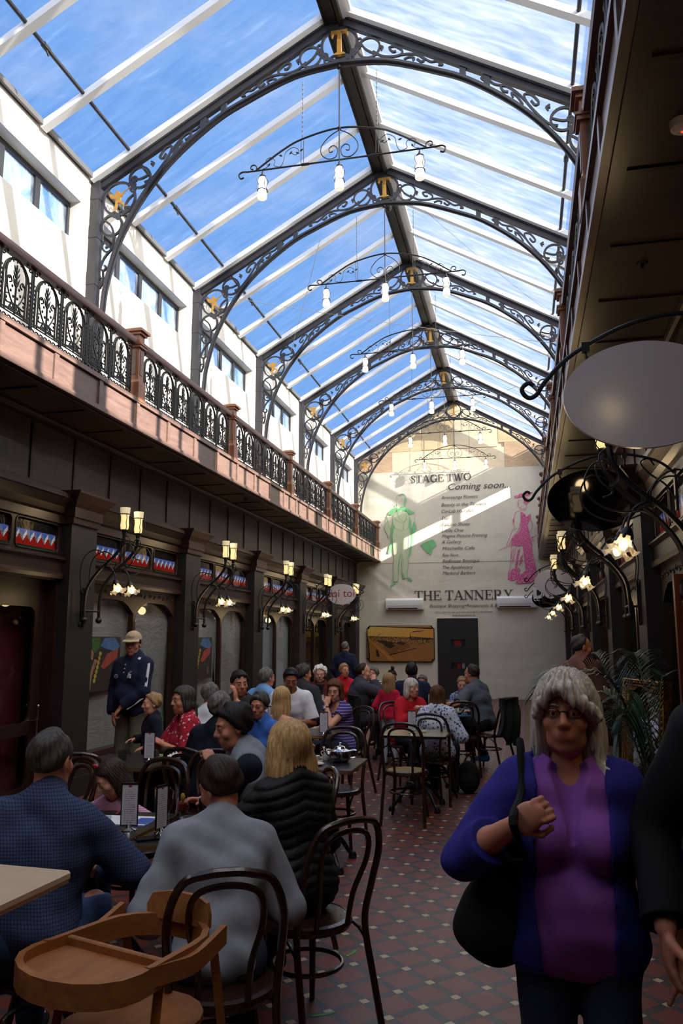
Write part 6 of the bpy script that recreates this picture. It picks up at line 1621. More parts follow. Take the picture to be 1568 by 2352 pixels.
def ry(a): c, s = math.cos(a), math.sin(a); return np.array([[c, 0, s], [0, 1, 0], [-s, 0, c]])
def rz_(a): c, s = math.cos(a), math.sin(a); return np.array([[c, -s, 0], [s, c, 0], [0, 0, 1]])

def skin_mat(key, c, red=0.25):
    t = NT(key); n = t.noise(t.coord(), 9, 4); cc = t.mixc(n, c, tuple(np.array(c) * np.array((1.12, 0.9, 0.86, 1))))
    at = t.n('ShaderNodeAttribute'); at.attribute_name = 'lip'; cc = t.mixc(t.math('MULTIPLY', at.outputs['Fac'], 0.75), cc, tuple(np.array(c) * np.array((.78, .42, .42, 1))))
    t.bsdf(cc, 0.5, spec=0.35)
    reg(key, t)
skin_mat('skin_pale', S(206, 156, 132)); skin_mat('skin_mid', S(190, 132, 106)); skin_mat('skin_tan', S(150, 98, 72))
plain('lips', S(164, 98, 86), 0.45, var=0.05); plain('eye_white', S(214, 208, 202), 0.2, var=0.01); plain('iris', S(44, 34, 28), 0.2, var=0.05)
def hair_mat(key, c1, c2, rough=0.45):
    t = NT(key); tc = t.n('ShaderNodeTexCoord'); x, y, z = t.sep(tc.outputs['Object'])
    cv = t.n('ShaderNodeCombineXYZ'); t.l(t.math('MULTIPLY', x, 60), cv.inputs[0]); t.l(t.math('MULTIPLY', y, 60), cv.inputs[1]); t.l(t.math('MULTIPLY', z, 7), cv.inputs[2])
    n = t.noise(cv.outputs[0], 1.0, 4, 0.6, 0.6)
    t.bsdf(t.ramp(n, [(0.3, c1), (0.7, c2)]), rough + .1, bump=n, bstr=0.6, bdist=0.005, spec=0.22); reg(key, t)
hair_mat('hair_black', S(18, 15, 14), S(40, 34, 32)); hair_mat('hair_dark', S(34, 25, 20), S(64, 48, 40)); hair_mat('hair_brown', S(64, 42, 28), S(112, 76, 50))
hair_mat('hair_auburn', S(80, 44, 28), S(128, 76, 50)); hair_mat('hair_blonde', S(150, 110, 66), S(214, 176, 122)); hair_mat('hair_sand', S(130, 98, 66), S(176, 140, 98))
hair_mat('hair_grey', S(60, 57, 55), S(126, 120, 117)); hair_mat('hair_saltpepper', S(30, 27, 26), S(88, 83, 80)); hair_mat('hair_white', S(196, 192, 188), S(240, 236, 232)); hair_mat('hair_silver', S(160, 150, 138), S(226, 216, 204))
def cloth(key, c, rough=0.9, var=0.1, scale=18, sheen=0.1):
    t = NT(key); v = t.coord(); n = t.noise(v, scale, 5); n2 = t.noise(v, 220, 2)
    lo = tuple(x * (1 - var) for x in c[:3]) + (1,); hi = tuple(min(1, x * (1 + var)) for x in c[:3]) + (1,)
    t.bsdf(t.ramp(n, [(0.3, lo), (0.7, hi)]), rough, bump=n2, bstr=0.15, bdist=0.002, spec=0.25); reg(key, t)
for k_, c_ in dict(navy=(28, 32, 58), navy_dark=(22, 25, 38), black=(22, 22, 24), charcoal=(48, 48, 52), grey_knit=(140, 142, 150), grey_tee=(92, 96, 106), white=(214, 214, 220), light_blue=(112, 158, 212), polo_blue=(62, 104, 186), red=(186, 28, 40), red_pink=(190, 30, 62), maroon=(88, 28, 34), suit=(62, 62, 72), brown_knit=(124, 84, 72), denim=(58, 78, 118), denim_dark=(40, 48, 66), khaki=(92, 88, 76), purple_tee=(142, 84, 170), cardigan=(44, 40, 122), cap_tan=(178, 158, 130), grey_hood=(128, 134, 146), lilac=(150, 130, 170), shoe_blue=(24, 104, 178), shoe_dark=(30, 28, 28), leather=(24, 23, 22), grey_top=(96, 96, 104), trouser_pale=(150, 156, 170)).items(): cloth(k_, S(*c_))
def pattern(key, fn, rough=0.9):
    t = NT(key); t.bsdf(fn(t), rough, spec=0.25); reg(key, t)
def check(base, line, sp=0.011, wd=0.3):
    def fn(t):
        x, y, z = t.sep(t.coord((1 / sp,) * 3)); a = [t.math('LESS_THAN', t.math('FRACT', q), wd) for q in (t.math('ADD', x, t.math('MULTIPLY', y, 0.6)), z)]
        n = t.noise(t.coord(), 8, 3); c = t.mixc(t.math('MULTIPLY', t.math('ADD', a[0], a[1]), 0.5), base, line); return t.mixc(t.math('MULTIPLY', n, 0.2), c, base)
    return fn
pattern('blue_check', check(S(60, 72, 104), S(28, 34, 54), 0.012, 0.4)); pattern('pink_check', check(S(206, 120, 170), S(150, 60, 110), 0.01, 0.4)); pattern('boy_check', check(S(150, 170, 206), S(40, 60, 110), 0.03, 0.45)); pattern('red_check', check(S(120, 40, 40), S(60, 24, 26), 0.02, 0.4))
def blobs(base, cols, scale):
    def fn(t):
        c = base
        for i, (cc, th) in enumerate(cols):
            v = t.n('ShaderNodeTexVoronoi'); v.inputs['Scale'].default_value = scale * (1 + 0.35 * i); mp = t.coord((1, 1, 1), rot=(i, i * 2, i)); nz = t.noise(mp, scale * 2, 2)
            t.l(mp, v.inputs['Vector']); c = t.mixc(t.math('LESS_THAN', t.math('ADD', v.outputs['Distance'], t.math('MULTIPLY', t.math('SUBTRACT', nz, 0.5), 0.5)), th), c, cc)
        return c
    return fn
pattern('red_floral', blobs(S(172, 30, 50), [(S(206, 196, 200), 0.26), (S(70, 54, 54), 0.24)], 26)); pattern('pale_floral', blobs(S(206, 200, 214), [(S(150, 110, 160), 0.3), (S(76, 92, 140), 0.24)], 34)); pattern('navy_floral', blobs(S(206, 208, 224), [(S(60, 66, 110), 0.34), (S(120, 126, 160), 0.28)], 30))
def stripes(a, b_, sp, frac=0.5, axis=2):
    def fn(t):
        q = t.sep(t.coord((1 / sp,) * 3))[axis]; return t.mixc(t.math('LESS_THAN', t.math('FRACT', q), frac), a, b_)
    return fn
pattern('pink_stripe', stripes(S(206, 160, 182), S(170, 112, 146), 0.008)); pattern('purple_stripe', stripes(S(70, 58, 122), S(196, 190, 220), 0.03, 0.14)); pattern('bw_stripe', stripes(S(200, 200, 204), S(36, 36, 40), 0.03)); 
def puffer_m():
    t = NT('puffer black'); t.bsdf(S(13, 13, 15), 0.6, bump=t.noise(t.coord(), 60, 4), bstr=0.4, bdist=0.01, spec=0.3); reg('puffer', t)
puffer_m()

HAIRLINES = {   # z above the eye line -> how far forward the hair reaches
    'short': ([-.12, -.07, -.03, 0.0, 0.04, .075, .10, .2], [-.07, -.05, -.012, .008, .03, .058, .085, .3]),
    'receding': ([-.12, -.07, -.03, 0.0, 0.04, .075, .10, .2], [-.07, -.05, -.012, .004, .012, .02, .035, .07]),
    'fringe': ([-.2, -.03, 0.0, .02, .035, .06, .2], [-.0, .02, .03, .04, .10, .12, .3]),
    'sweep': ([-.5, -.04, 0.0, .03, .055, .075, .2], [.03, .03, .035, .045, .075, .12, .3]),
    'long': ([-.5, -.06, -.02, .02, .055, .08, .2], [.03, .03, .03, .035, .05, .075, .3]),
    'full': ([-.6, .3], [.4, .4])}
def person(label, top, yaw, pose='sit', h=1.0, fem=False, lean=0.0, side=0.0, slump=0.0, head=(0, 0, 0), arms=None, hand=('relax', 'relax'), palm=None, legs=None,
           skin='skin_mid', hair=None, topc=None, under=None, bottom='denim_dark', shoes='shoe_dark', res=0.008, belly=0.0, girth=1.0, hs=None, face=True, dzmax=0.12, extra=None, thin_top=False):
    """top = world point of the crown of the head. Local frame: x right, y forward, z up, origin at the hips."""
    g = girth; sw = (0.146 if fem else 0.166); hs = hs if hs else (0.96 if fem else 1.0); hsz = hs / h if h < 0.85 else hs
    a1, a2 = -R(lean) * 0.75, -R(lean) * 1.25 - R(slump); sd = R(side)
    Rl = rx(a1) @ ry(sd * 0.6); Ru = rx(a2) @ ry(sd)
    def tp(x, y, z):
        if z <= 0.22: return Rl @ np.array((x, y, z))
        return Rl @ np.array((0, 0, 0.22)) + Ru @ np.array((x, y, z - 0.22))
    neck0 = tp(0, -0.015, 0.475); Hc = tp(0, 0.005, 0.54) + np.array((0, 0.012 + 0.03 * math.sin(-a2), 0.118)) * (hsz if h < .85 else 1.0)
    HR = rz_(R(head[0])) @ rx(R(head[1])) @ ry(R(head[2]))
    HS = hsz
    def hp(x, y, z): return Hc + HR @ (np.array((x, y, z)) * HS)
    crown = Hc + HR @ np.array((0, -0.012, 0.122)) * HS; crown = np.array((Hc[0] + (crown - Hc)[0] * .5, Hc[1] + (crown - Hc)[1] * .5, max(crown[2], Hc[2] + 0.11 * HS)))
    # joints
    sh = [tp(-sw, 0, 0.445), tp(sw, 0, 0.445)]
    if arms is None: arms = [(-0.15, 0.30, 0.18), (0.15, 0.30, 0.18)] if pose == 'sit' else [(-0.25, 0.05, -0.10), (0.25, 0.05, -0.10)]
    wr_, el = [], []
    for i in (0, 1):
        t = np.array(arms[i][:3], float); d = t - sh[i]; L = np.linalg.norm(d); u1, u2 = 0.285, 0.255
        if L > (u1 + u2) * 0.985: d = d / L * (u1 + u2) * 0.985; t = sh[i] + d; L = np.linalg.norm(d)
        hint = np.array(arms[i][3]) if len(arms[i]) > 3 else np.array(((-0.6, 0.6)[i], -0.5, -0.8))
        a = (u1 * u1 - u2 * u2 + L * L) / (2 * L); hh = math.sqrt(max(u1 * u1 - a * a, 0)); n_ = unit(d); hv = unit(hint - n_ * (hint @ n_))
        wr_.append(t); el.append(sh[i] + n_ * a + hv * hh)
    hipz = 0.0; hip = [np.array((-0.088, 0, 0.0)), np.array((0.088, 0, 0.0))]
    if legs is None:
        if pose == 'sit': legs = [((-0.12, 0.42, 0.02), (-0.12, 0.40, -0.42)), ((0.12, 0.42, 0.02), (0.12, 0.40, -0.42))]
        else: legs = [((-0.10, 0.02, -0.43), (-0.10, -0.02, -0.86)), ((0.10, 0.02, -0.43), (0.10, -0.02, -0.86))]
    kn = [np.array(l[0], float) for l in legs]; an = [np.array(l[1], float) for l in legs]
    hipH = (0.55 * (0.46 / 0.46) if pose == 'sit' else 0.94 * h)
    # place in the world: crown of the head goes to `top`
    cw = crown * h; cy, sy = math.cos(yaw), math.sin(yaw)
    ox = top[0] - (cw[0] * cy - cw[1] * sy); oy = top[1] - (cw[0] * sy + cw[1] * cy); oz = top[2] - cw[2]
    rs = res / h
    allp = np.array([*sh, *el, *wr_, *hip, *kn, *an, hp(0, 0, 0), crown])
    lo, hi = allp.min(0) - 0.26, allp.max(0) + 0.26; hi[2] = max(hi[2], crown[2] + 0.06); 
    def torso(F, off=0.0, k=0.05, hips=True):
        o = off
        if hips: F.cap(tp(-.07 * g, 0, .02), tp(.07 * g, 0, .02), .105 * (1.06 if fem else 1) * g + o, None, k)
        F.cap(tp(-.052 * g, .008, .15), tp(.052 * g, .008, .15), (.092 if fem else .104) * g + o, None, k)
        if belly: F.ell(tp(0, .075, .12), np.array((.13, .085, .12)) * (0.6 + belly) + o, Ru, k)
        F.cap(tp(-.07 * g, .004, .32), tp(.07 * g, .004, .32), (.098 if fem else .112) * g + o, None, k)
        F.cap(tp(-sw * .74, -.004, .425), tp(sw * .74, -.004, .425), .072 + o, None, k)
        F.cap(tp(-sw * .5, -.02, .46), tp(0, -.02, .515), .05 + o, .05 + o, k); F.cap(tp(sw * .5, -.02, .46), tp(0, -.02, .515), .05 + o, .05 + o, k)
        if fem:
            for s in (-1, 1): F.ell(tp(s * .07, .085, .30), np.array((.062, .058, .062)) * g + o, Ru, 0.03)
    # ---------------- skin
    F = Field(lo, hi, rs); torso(F, -0.012)
    F.cap(neck0, hp(0, -.012, -.05), .054 if not fem else .045, .050 if not fem else .043, .03)
    for i in (0, 1):
        F.cap(sh[i], el[i], .044 * g, .037, .03); F.cap(el[i], el[i] * .45 + wr_[i] * .55, .040, .036, .015); F.cap(el[i] * .45 + wr_[i] * .55, wr_[i], .036, .026, .015)
        f = unit(wr_[i] - el[i]); s = (-1, 1)[i]
        pn = np.array(palm[i], float) if palm and palm[i] is not None else np.array((-s * 0.4, 0.1, -1.0)); 
        hk = hand[i]; dirv = None
        if isinstance(hk, tuple): hk, dirv = hk; f = unit(dirv)
        pn = unit(pn - f * (pn @ f)); w = np.cross(f, pn) * 1.0
        tw = w if (w @ np.array((-s, 0.3, 0.5))) > 0 else -w
        Wq = wr_[i]; Rm = np.stack([f, w, pn], 1)
        F.ell(Wq + f * .052, (.054, .040, .0165), Rm, .012)
        cu = {'relax': 24, 'fist': 78, 'flat': 6, 'grip': 58}[hk]
        for j, (q, ln) in enumerate(((.028, .072), (.010, .080), (-.009, .075), (-.027, .060))):
            b0 = Wq + f * .090 + tw * q; dd = f; a = 0
            for m, fr in enumerate((.45, .32, .23)):
                a += R(cu) * (1.0 if m else 0.75); dd = f * math.cos(a) + pn * math.sin(a) + tw * (q * 1.2) * (1 if cu < 40 else 0); e_ = b0 + unit(dd) * ln * fr
                F.cap(b0, e_, .0088 - .0007 * m, .0082 - .0007 * m, .004); b0 = e_
        b0 = Wq + f * .028 + tw * .026; e_ = b0 + unit(f * .62 + tw * .6 + pn * .45) * .042; F.cap(b0, e_, .013, .0105, .010); F.cap(e_, e_ + unit(f * .85 + tw * (-.1 if cu > 40 else .3) + pn * .4) * .034, .0100, .0085, .004)
        F.cap(hip[i], kn[i], .078 * g, .052, .04); F.cap(kn[i], an[i], .050, .034, .02); F.cap(an[i] - (0, .02, .03), an[i] + (0, .13, -.05), .032, .026, .02)
    # head
    E = lambda c, r, k=.02, mode='u', Rq=None: F.ell(hp(*c), np.array(r) * HS, HR if Rq is None else Rq, k * HS, mode)
    C = lambda a, b, ra, rb=None, k=.012, mode='u': F.cap(hp(*a), hp(*b), ra * HS, (ra if rb is None else rb) * HS, k * HS, mode)
    E((0, -.014, .034), (.074, .094, .086)); E((0, .026, -.03), (.058, .062, .08), .03); C((-.026, .03, -.078), (.026, .03, -.078), .032, None, .03); E((0, .066, -.096), (.022, .018, .018), .022)
    C((-.036, .073, .034), (.036, .073, .034), .012, None, .018)
    for s in (-1, 1):
        E((s * .041, .058, -.022), (.026, .024, .024), .022)
        C((s * .031, .10, .010), (s * .031, .10, .010), .0165, None, .014, 's')
        E((s * .031, .0765, .012), (.0145, .012, .0115), .004); E((s * .031, .0808, .0196), (.0168, .0114, .0064), .004); E((s * .031, .0800, .0030), (.0150, .0098, .0050), .004)
        E((s * .076, -.008, -.002), (.011, .019, .032), .008); E((s * .083, -.002, .0), (.005, .010, .02), .006, 's')
        C((s * .012, .094, -.024), (s * .012, .094, -.024), .0092, None, .008)
    C((0, .086, .022), (0, .108, -.018), .0075, .0125, .012)
    C((-.017, .0825, -.0515), (.017, .0825, -.0515), .0062, None, .008); C((-.014, .082, -.0615), (.014, .082, -.0615), .0072, None, .008); C((-.023, .0925, -.0563), (.023, .0925, -.0563), .0022, None, .003, 's'); E((0, .074, -.056), (.034, .018, .024), .02)
    if extra: extra(F, tp, hp, 'skin', wr_, el)
    V, Q = F.mesh(); 
    q = (V - Hc) @ HR / HS; ax_ = np.abs(q[:, 0])
    lip = np.clip(1.6 - 1.6 * np.sqrt((ax_ / .023) ** 2 + ((q[:, 2] + .0565 + .12 * ax_) / (.0115 - .2 * ax_).clip(.003)) ** 2), 0, 1) * (q[:, 1] > .065)
    me = np_mesh('person', V * h, Q, [skin])
    at = me.attributes.new('lip', 'FLOAT', 'POINT'); at.data.foreach_set('value', lip.astype(np.float32))
    body = bpy.data.objects.new('person', me); col.objects.link(body); body.location = (ox, oy, oz); body.rotation_euler.z = yaw
    tag(body, label, 'person')
    def add(name, V, Q, mat):
        o = bpy.data.objects.new(name, np_mesh(name, V * h, Q, [mat])); col.objects.link(o); o.parent = body; return o
    def addmb(name, b, mats, smooth=35):
        b.v = [tuple(np.array(p) * h) for p in b.v]; return b.build(name, mats, body, smooth=smooth)
    if face:
        b = MB()
        for s in (-1, 1):
            b = MB(); b.mi = 0; b.T = Matrix.Translation(Vector(hp(s * .031, .0795, .012))) @ Matrix(HR.tolist()).to_4x4(); b.ball((0, 0, 0), .0120 * HS, 10, 8)
            b.mi = 1; b.ball((0, .0062 * HS, -.001), .0072 * HS, 8, 6); b.T = Matrix.Identity(4); addmb('eye', b, ['eye_white', 'iris'])
        for s in (-1, 1):
            b = MB(); b.tube([tuple(hp(s * x_, .0905 - (x_ - .014) ** 2 * 9, .0335 + z_)) for x_, z_ in ((.014, 0), (.024, .0035), (.036, .0045), (.047, .0005))], [.0026 * HS, .0034 * HS, .003 * HS, .0012 * HS], 5)
            addmb('eyebrow', b, (hair or {}).get('m', 'hair_dark'))
    # ---------------- hair
    if hair and hair.get('style') != 'none':
        st = hair['style']; t = hair.get('t', .010); Ln = hair.get('len', 0); rh = max(res * 0.75, .0045) / HS / h
        down = max(Ln, .12); G = Field((-.17, -.2, -down - .06), (.17, .17, .21), rh)
        if hair.get('cap_r'): t = hair['cap_r']
        G.ell((0, -.016, .036), (.077 + t, .097 + t, .088 + t), None, .02)
        if Ln:
            wd = hair.get('wd', .085); G.ell((0, -.055, -Ln * .42), (wd, .058, Ln * .62), None, .04)
            for s in (-1, 1):
                G.ell((s * (.068 + t * .6 + hair.get('wide', 0)), -.012, -Ln * .40), (.032, .05, Ln * .60), None, .03)
                if hair.get('flip'): G.ell((s * (.098 + t), -.0, -Ln * .86), (.035, .055, .03), ry(s * -.5), .03)
            if hair.get('cutz'): G.plane((0, 0, -hair['cutz']), (0, 0, -1))
        if hair.get('volume'): v_ = hair['volume']; G.ell((0, -.03, .05), (.085 + v_, .10 + v_, .085 + v_), None, .03)
        hl = HAIRLINES[hair.get('line', 'short' if not Ln else 'long')]
        gx, gy, gz = [G.ax[0][:, None, None], G.ax[1][None, :, None], G.ax[2][None, None, :]]
        if hair.get('line') != 'full': 
            yl = np.interp(gz, *hl) + hair.get('fwd', 0.0); face_ok = np.abs(gx) < (.062 if Ln else .5)
            ff = (gy - yl) * 0.8
            if Ln: ff = np.where(np.abs(gx) > .060, np.minimum(ff, .060 - np.abs(gx) + 0 * gy), ff)
            G.D = np.maximum(G.D, ff.astype(np.float32)) + (t * .75 * np.clip(1 + ff / .03, 0, 1)).astype(np.float32)
        if hair.get('bang'):
            for p_ in ([(.02, .05, .115), (.035, .092, .085), (.062, .085, .045), (.085, .05, -.0)], [(.01, .055, .118), (-.02, .095, .09), (-.055, .092, .05), (-.085, .055, .012), (-.10, .05, -.005)], [(.015, .06, .118), (.008, .1, .088), (-.03, .1, .055), (-.075, .075, .022)]):
                for a_, c_ in zip(p_, p_[1:]): G.cap(a_, c_, .016, .014, .015)
        if hair.get('bun'): G.ell((0, -.03, .165), (.034, .034, .03), None, .012)
        if hair.get('tail'):
            p = [np.array(z_) for z_ in hair['tail']]
            for a_, c_ in zip(p, p[1:]): G.cap(a_, c_, .026, .022, .02)
        am = hair.get('amp', .0035)
        if hair.get('curl'): G.wave(.010, 95, 3)
        else:
            if not Ln: G.wave(.004, 75, 4); am = am * .4
            th = np.arctan2(gx, -(gy + .016)); G.D += (am * (np.sin(th * 34 + 9 * gz + 3 * np.sin(gz * 22)) * .6 + np.sin(th * 57 - 14 * gz) * .4)).astype(np.float32)
        Vh, Qh = G.mesh()
        if len(Vh): add('hair', Hc + (Vh * HS) @ HR.T, Qh, hair['m'])
        if hair.get('bow'):
            b = MB(); c0 = hp(.0, .045, .135)
            for s in (-1, 1): b.ball(tuple(c0 + HR @ np.array((s * .028, 0, .006))), .022, 8, 6, (1.2, .6, .8)); b.ball(tuple(c0 + HR @ np.array((s * .02, .0, -.012))), .015, 6, 5, (1, .5, 1))
            b.ball(tuple(c0), .011, 6, 5); addmb('hair_bow', b, 'red_paint')
    # ---------------- clothes
    def garment(cfg, name, base=0.0):
        off = cfg.get('off', .012) + base; r2 = max(rs, .006 / h)
        F = Field(lo, hi, r2); torso(F, off, .06)
        if cfg.get('skirt'): 
            for i in (0, 1): F.cap(hip[i], kn[i] * .9, .10 * g + off, .085 + off, .05)
        hem = cfg.get('hem', -.06); F.plane(tp(0, 0, min(hem, .2)), Rl @ np.array((0, 0, -1.0)))
        if cfg.get('front_open'):
            wv = cfg['front_open']; gx, gy, gz = F.ax[0][:, None, None], F.ax[1][None, :, None], F.ax[2][None, None, :]
            F.D = np.maximum(F.D, np.minimum(wv - np.abs(gx + 0 * gz), gy - .02 + 0 * gx).astype(np.float32))
        sl = cfg.get('sleeve', 'long')
        if cfg.get('round_bottom'): pass
        slv = {'long': 1.0, 'short': .5, 'cap': .25, 'none': 0, '34': .82}[sl]
        for i in (0, 1):
            if slv == 0: 
                F.cap(sh[i] + np.array((( -1, 1)[i] * .02, 0, 0)), sh[i] + np.array(((-1, 1)[i] * .12, 0, 0)), .07, None, .02, 's'); continue
            A_, B_, C_ = sh[i], el[i], wr_[i]; so = off + cfg.get('sl_off', 0)
            if slv <= .5: e_ = A_ + (B_ - A_) * slv * 1.75; F.cap(A_, e_ + unit(B_ - A_) * .03, .049 * g + so, .047 + so + .004, .03, cut=(e_, unit(B_ - A_)))
            else:
                F.cap(A_, B_, .047 * g + so, .041 + so, .03); fr = 0.96 if slv == 1 else .55; e_ = B_ + (C_ - B_) * fr; F.cap(B_, e_ + unit(C_ - B_) * .03, .041 + so, (.029 if slv == 1 else .037) + so, .02, cut=(e_, unit(C_ - B_)))
        nk = cfg.get('neck', 'crew')
        if nk == 'crew': F.ell(tp(0, .02, .555), (.068, .066, .055), Ru, .006, 's')
        elif nk == 'v':
            F.ell(tp(0, .02, .56), (.072, .07, .06), Ru, .006, 's'); F.cap(tp(0, .14, .315), tp(0, .09, .50), .012, .064, .006, 's')
        elif nk == 'scoop': F.ell(tp(0, .075, .52), (.085, .11, .10), Ru, .006, 's')
        elif nk == 'strap': F.plane(tp(0, 0, .37), Ru @ np.array((0, -.35, 1.0)))
        elif nk == 'collar':
            F.cap(tp(0, -.02, .49), tp(0, .0, .535), .068 + off, .062 + off, .012); F.ell(tp(0, .03, .575), (.057, .06, .05), Ru, .004, 's'); F.cap(tp(0, .12, .42), tp(0, .08, .53), .008, .03, .004, 's')
        elif nk == 'high': F.cap(tp(0, -.01, .49), tp(0, .0, .55), .068 + off, .064 + off, .012); F.ell(tp(0, .02, .59), (.056, .056, .05), Ru, .004, 's')
        elif nk == 'hood':
            F.ell(tp(0, .02, .555), (.068, .066, .055), Ru, .006, 's')
            for s in (-1, 1):
                pr = [tp(0, -.085, .515), tp(s * .06, -.065, .52), tp(s * .09, 0, .50), tp(s * .07, .07, .45), tp(s * .03, .105, .40)]
                for a_, c_ in zip(pr, pr[1:]): F.cap(a_, c_, .030, .028, .012)
            F.ell(tp(0, -.10, .46), (.095, .045, .07), Ru, .03)
        if extra: extra(F, tp, hp, name, wr_, el)
        if cfg.get('puffer'):
            gx, gy, gz = F.ax[0][:, None, None], F.ax[1][None, :, None], F.ax[2][None, None, :]; tz = gz - gy * math.tan(R(lean)) * .3 + .25 * np.abs(gx)
            F.D -= (.008 * np.abs(np.sin(tz * math.pi / .047)) ** .7 - .005).astype(np.float32)
        else: F.wave(cfg.get('fold', .005), 22, int(abs(top[0] * 100))); F.wave(cfg.get('fold', .005) * .45, 52, int(abs(top[1] * 100)))
        V, Q = F.mesh(); return add(name, V, Q, cfg['m'])
    if bottom:
        F = Field(lo, hi, max(rs, .010 / h)); F.cap(tp(-.07 * g, 0, .02), tp(.07 * g, 0, .02), .112 * (1.06 if fem else 1) * g, None, .05); F.cap(tp(-.05 * g, .006, .10), tp(.05 * g, .006, .10), .106 * g, None, .05)
        sho = legs and bottom == 'khaki'
        for i in (0, 1): F.cap(hip[i], kn[i], .092 * g, .070, .05); F.cap(kn[i], an[i] + (0, 0, .0), .066, .054, .02, cut=(an[i] + np.array((0, 0, -.02)), unit(an[i] - kn[i])))
        F.plane(tp(0, 0, .13 if pose == 'sit' or not topc or topc.get('hem', -.06) > -.03 else .0), Rl @ np.array((0, 0, 1.0))); F.wave(.004, 24, 5); V, Q = F.mesh(); add('trousers', V, Q, bottom)
    if shoes:
        for i in (0, 1):
            c = an[i]; F = Field(c - .25, c + .3, .008); F.ell(c + (0, .055, -.055), (.045, .125, .034), None, .02); F.ell(c + (0, -.02, -.03), (.04, .055, .05), None, .02); F.plane(c + (0, 0, -.083), (0, 0, -1.0)); V, Q = F.mesh(); add('shoe', V, Q, shoes)
    if under: garment(under, under.get('name', 'shirt'))
    if topc: garment(topc, topc.get('name', 'top'), .008 if under else 0.0)
    body['_'] = 0; del body['_']
    P = dict(o=body, tp=tp, hp=hp, h=h, HR=HR, HS=HS, Hc=Hc, addmb=addmb, wr=wr_, el=el, sh=sh, loc=(ox, oy), oz=oz, hips_z=oz, crown=crown)
    return P
def glasses(P, frame='black_plastic', up=0.0, fwd=0.0, r=0.02, lens='tinted_glass'):
    b = MB(); hp, HS = P['hp'], P['HS']; z0 = .012 + up; y0 = .0985 + fwd
    for s in (-1, 1): b.tube([tuple(hp(s * .032 + .021 * math.cos(R(a)), y0 - .006 * abs(math.cos(R(a))), z0 + .015 * math.sin(R(a)))) for a in range(0, 360, 24)], .0014, 5, closed=True); b.tube([tuple(hp(s * .052, y0 - .008, z0 + .004)), tuple(hp(s * .078, .04 + fwd * .5, z0 + .004)), tuple(hp(s * .080, -.005 + fwd * .3, z0 + .002))], .0014, 5)
    b.tube([tuple(hp(-.012, y0 - .002, z0 + .004)), tuple(hp(0, y0 + .001, z0 + .007)), tuple(hp(.012, y0 - .002, z0 + .004))], .0014, 5)
    if lens == 'dark':
        for s in (-1, 1): b.tube([tuple(hp(s * .032, y0 - .003, z0)), tuple(hp(s * .032, y0 - .001, z0))], .019, 14)
    return P['addmb']('sunglasses' if lens == 'dark' else 'glasses', b, frame)
# ================================================================ WHO IS WHERE
T_ = lambda m, **k: dict(m=m, **k)
H = lambda m, **k: dict(style='x', m=m, **k)
SEATED = []
def sit(label, top, yaw, clabel=None, cane=False, **k):
    P = person(label, top, R(yaw), **k)
    if clabel: 
        x, y = P['loc']; a = R(yaw); chair(x + .05 * math.sin(a), y - .05 * math.cos(a), a, clabel, cane)
    return P
def bag_mesh():
    pass
# --- foreground
def walk_extra(F, tp, hp, nm, w, e): pass
PW_ = person('older woman walking towards camera, silver hair, glasses, blue cardigan, lilac top, black shoulder bag', (0.108, 2.45, 1.602), R(180), pose='stand', h=0.94, fem=True, girth=1.0, head=(-8, -3, 0), res=0.0048, skin='skin_mid',
    arms=[(-0.29, 0.10, -0.02, (-0.5, -0.8, -0.2)), (0.165, 0.27, 0.375, (0.75, -0.2, -0.75))], hand=('relax', ('fist', (-0.62, 0.28, 0.42))), palm=(None, (-0.35, -0.9, -0.1)),
    legs=[((-0.10, 0.10, -0.42), (-0.11, 0.02, -0.84)), ((0.09, 0.02, -0.43), (0.09, -0.14, -0.84))], belly=0.25,
    hair=H('hair_silver', len=.205, t=.020, wd=.115, flip=1, line='sweep', amp=.007, fwd=.0, bang=1), topc=T_('cardigan', front_open=.105, neck='v', hem=-.40, off=.022, name='cardigan', fold=.007, sleeve='34'), under=T_('purple_tee', neck='v', sleeve='none', hem=-.17, off=.018, name='lilac_top', fold=.007), bottom='denim_dark')
glasses(PW_)
def handbag(P):
    x, y = P['loc']; W = P['wr'][1] * P['h']; a = math.pi
    def wp(l): return (x - l[0], y - l[1], l[2] + P['oz'])
    e = empty('shoulder_bag', (x - 0.205, y - 0.03, 0.97)); o = np.array((x - 0.205, y - 0.03, 0.97))
    F = Field((-.24, -.16, -.30), (.22, .16, .34), .008); F.ell((0.0, 0, -.03), (.115, .075, .12), None, .05); F.ell((.015, 0, .09), (.07, .05, .11), None, .05); F.ell((-.03, 0, -.08), (.10, .07, .075), None, .04); F.wave(.005, 30, 2)
    V, Q = F.mesh(); bo = bpy.data.objects.new('bag_body', np_mesh('bag_body', V, Q, ['leather'])); col.objects.link(bo); bo.parent = e
    hw = np.array(wp(W + np.array((0, .05, .03)))) - o
    b = MB(); sh = np.array((x - 0.142 * P['h'], y - 0.0, P['oz'] + .54 * P['h'])) - o
    for d in (-.035, .035): b.tube(cr([(.02 + d * .4, d, .17), tuple(hw * .75 + np.array((.02, d * .6, .01))), tuple(hw + np.array((.0, d * .4, .0))), tuple(sh + np.array((.0, -.11, -.09))), tuple(sh + np.array((0, -.02, .03))), tuple(sh + np.array((0, .10, -.05))), (.03, .09, .22), (.02, .05, .15)], 5), .0105, 7)
    b.build('strap', 'leather', e)
    b = MB(); c = np.array((.055, -.065, .17)); b.tube([tuple(c + np.array((.034 * math.cos(t), -.002, .042 * math.sin(t)))) for t in np.linspace(0, 6.283, 25)[:-1]], .008, 7, closed=True); b.build('ring', 'iron', e)
    tag(e, 'slouchy black leather shoulder bag carried by the walking woman', 'bag')
handbag(PW_)
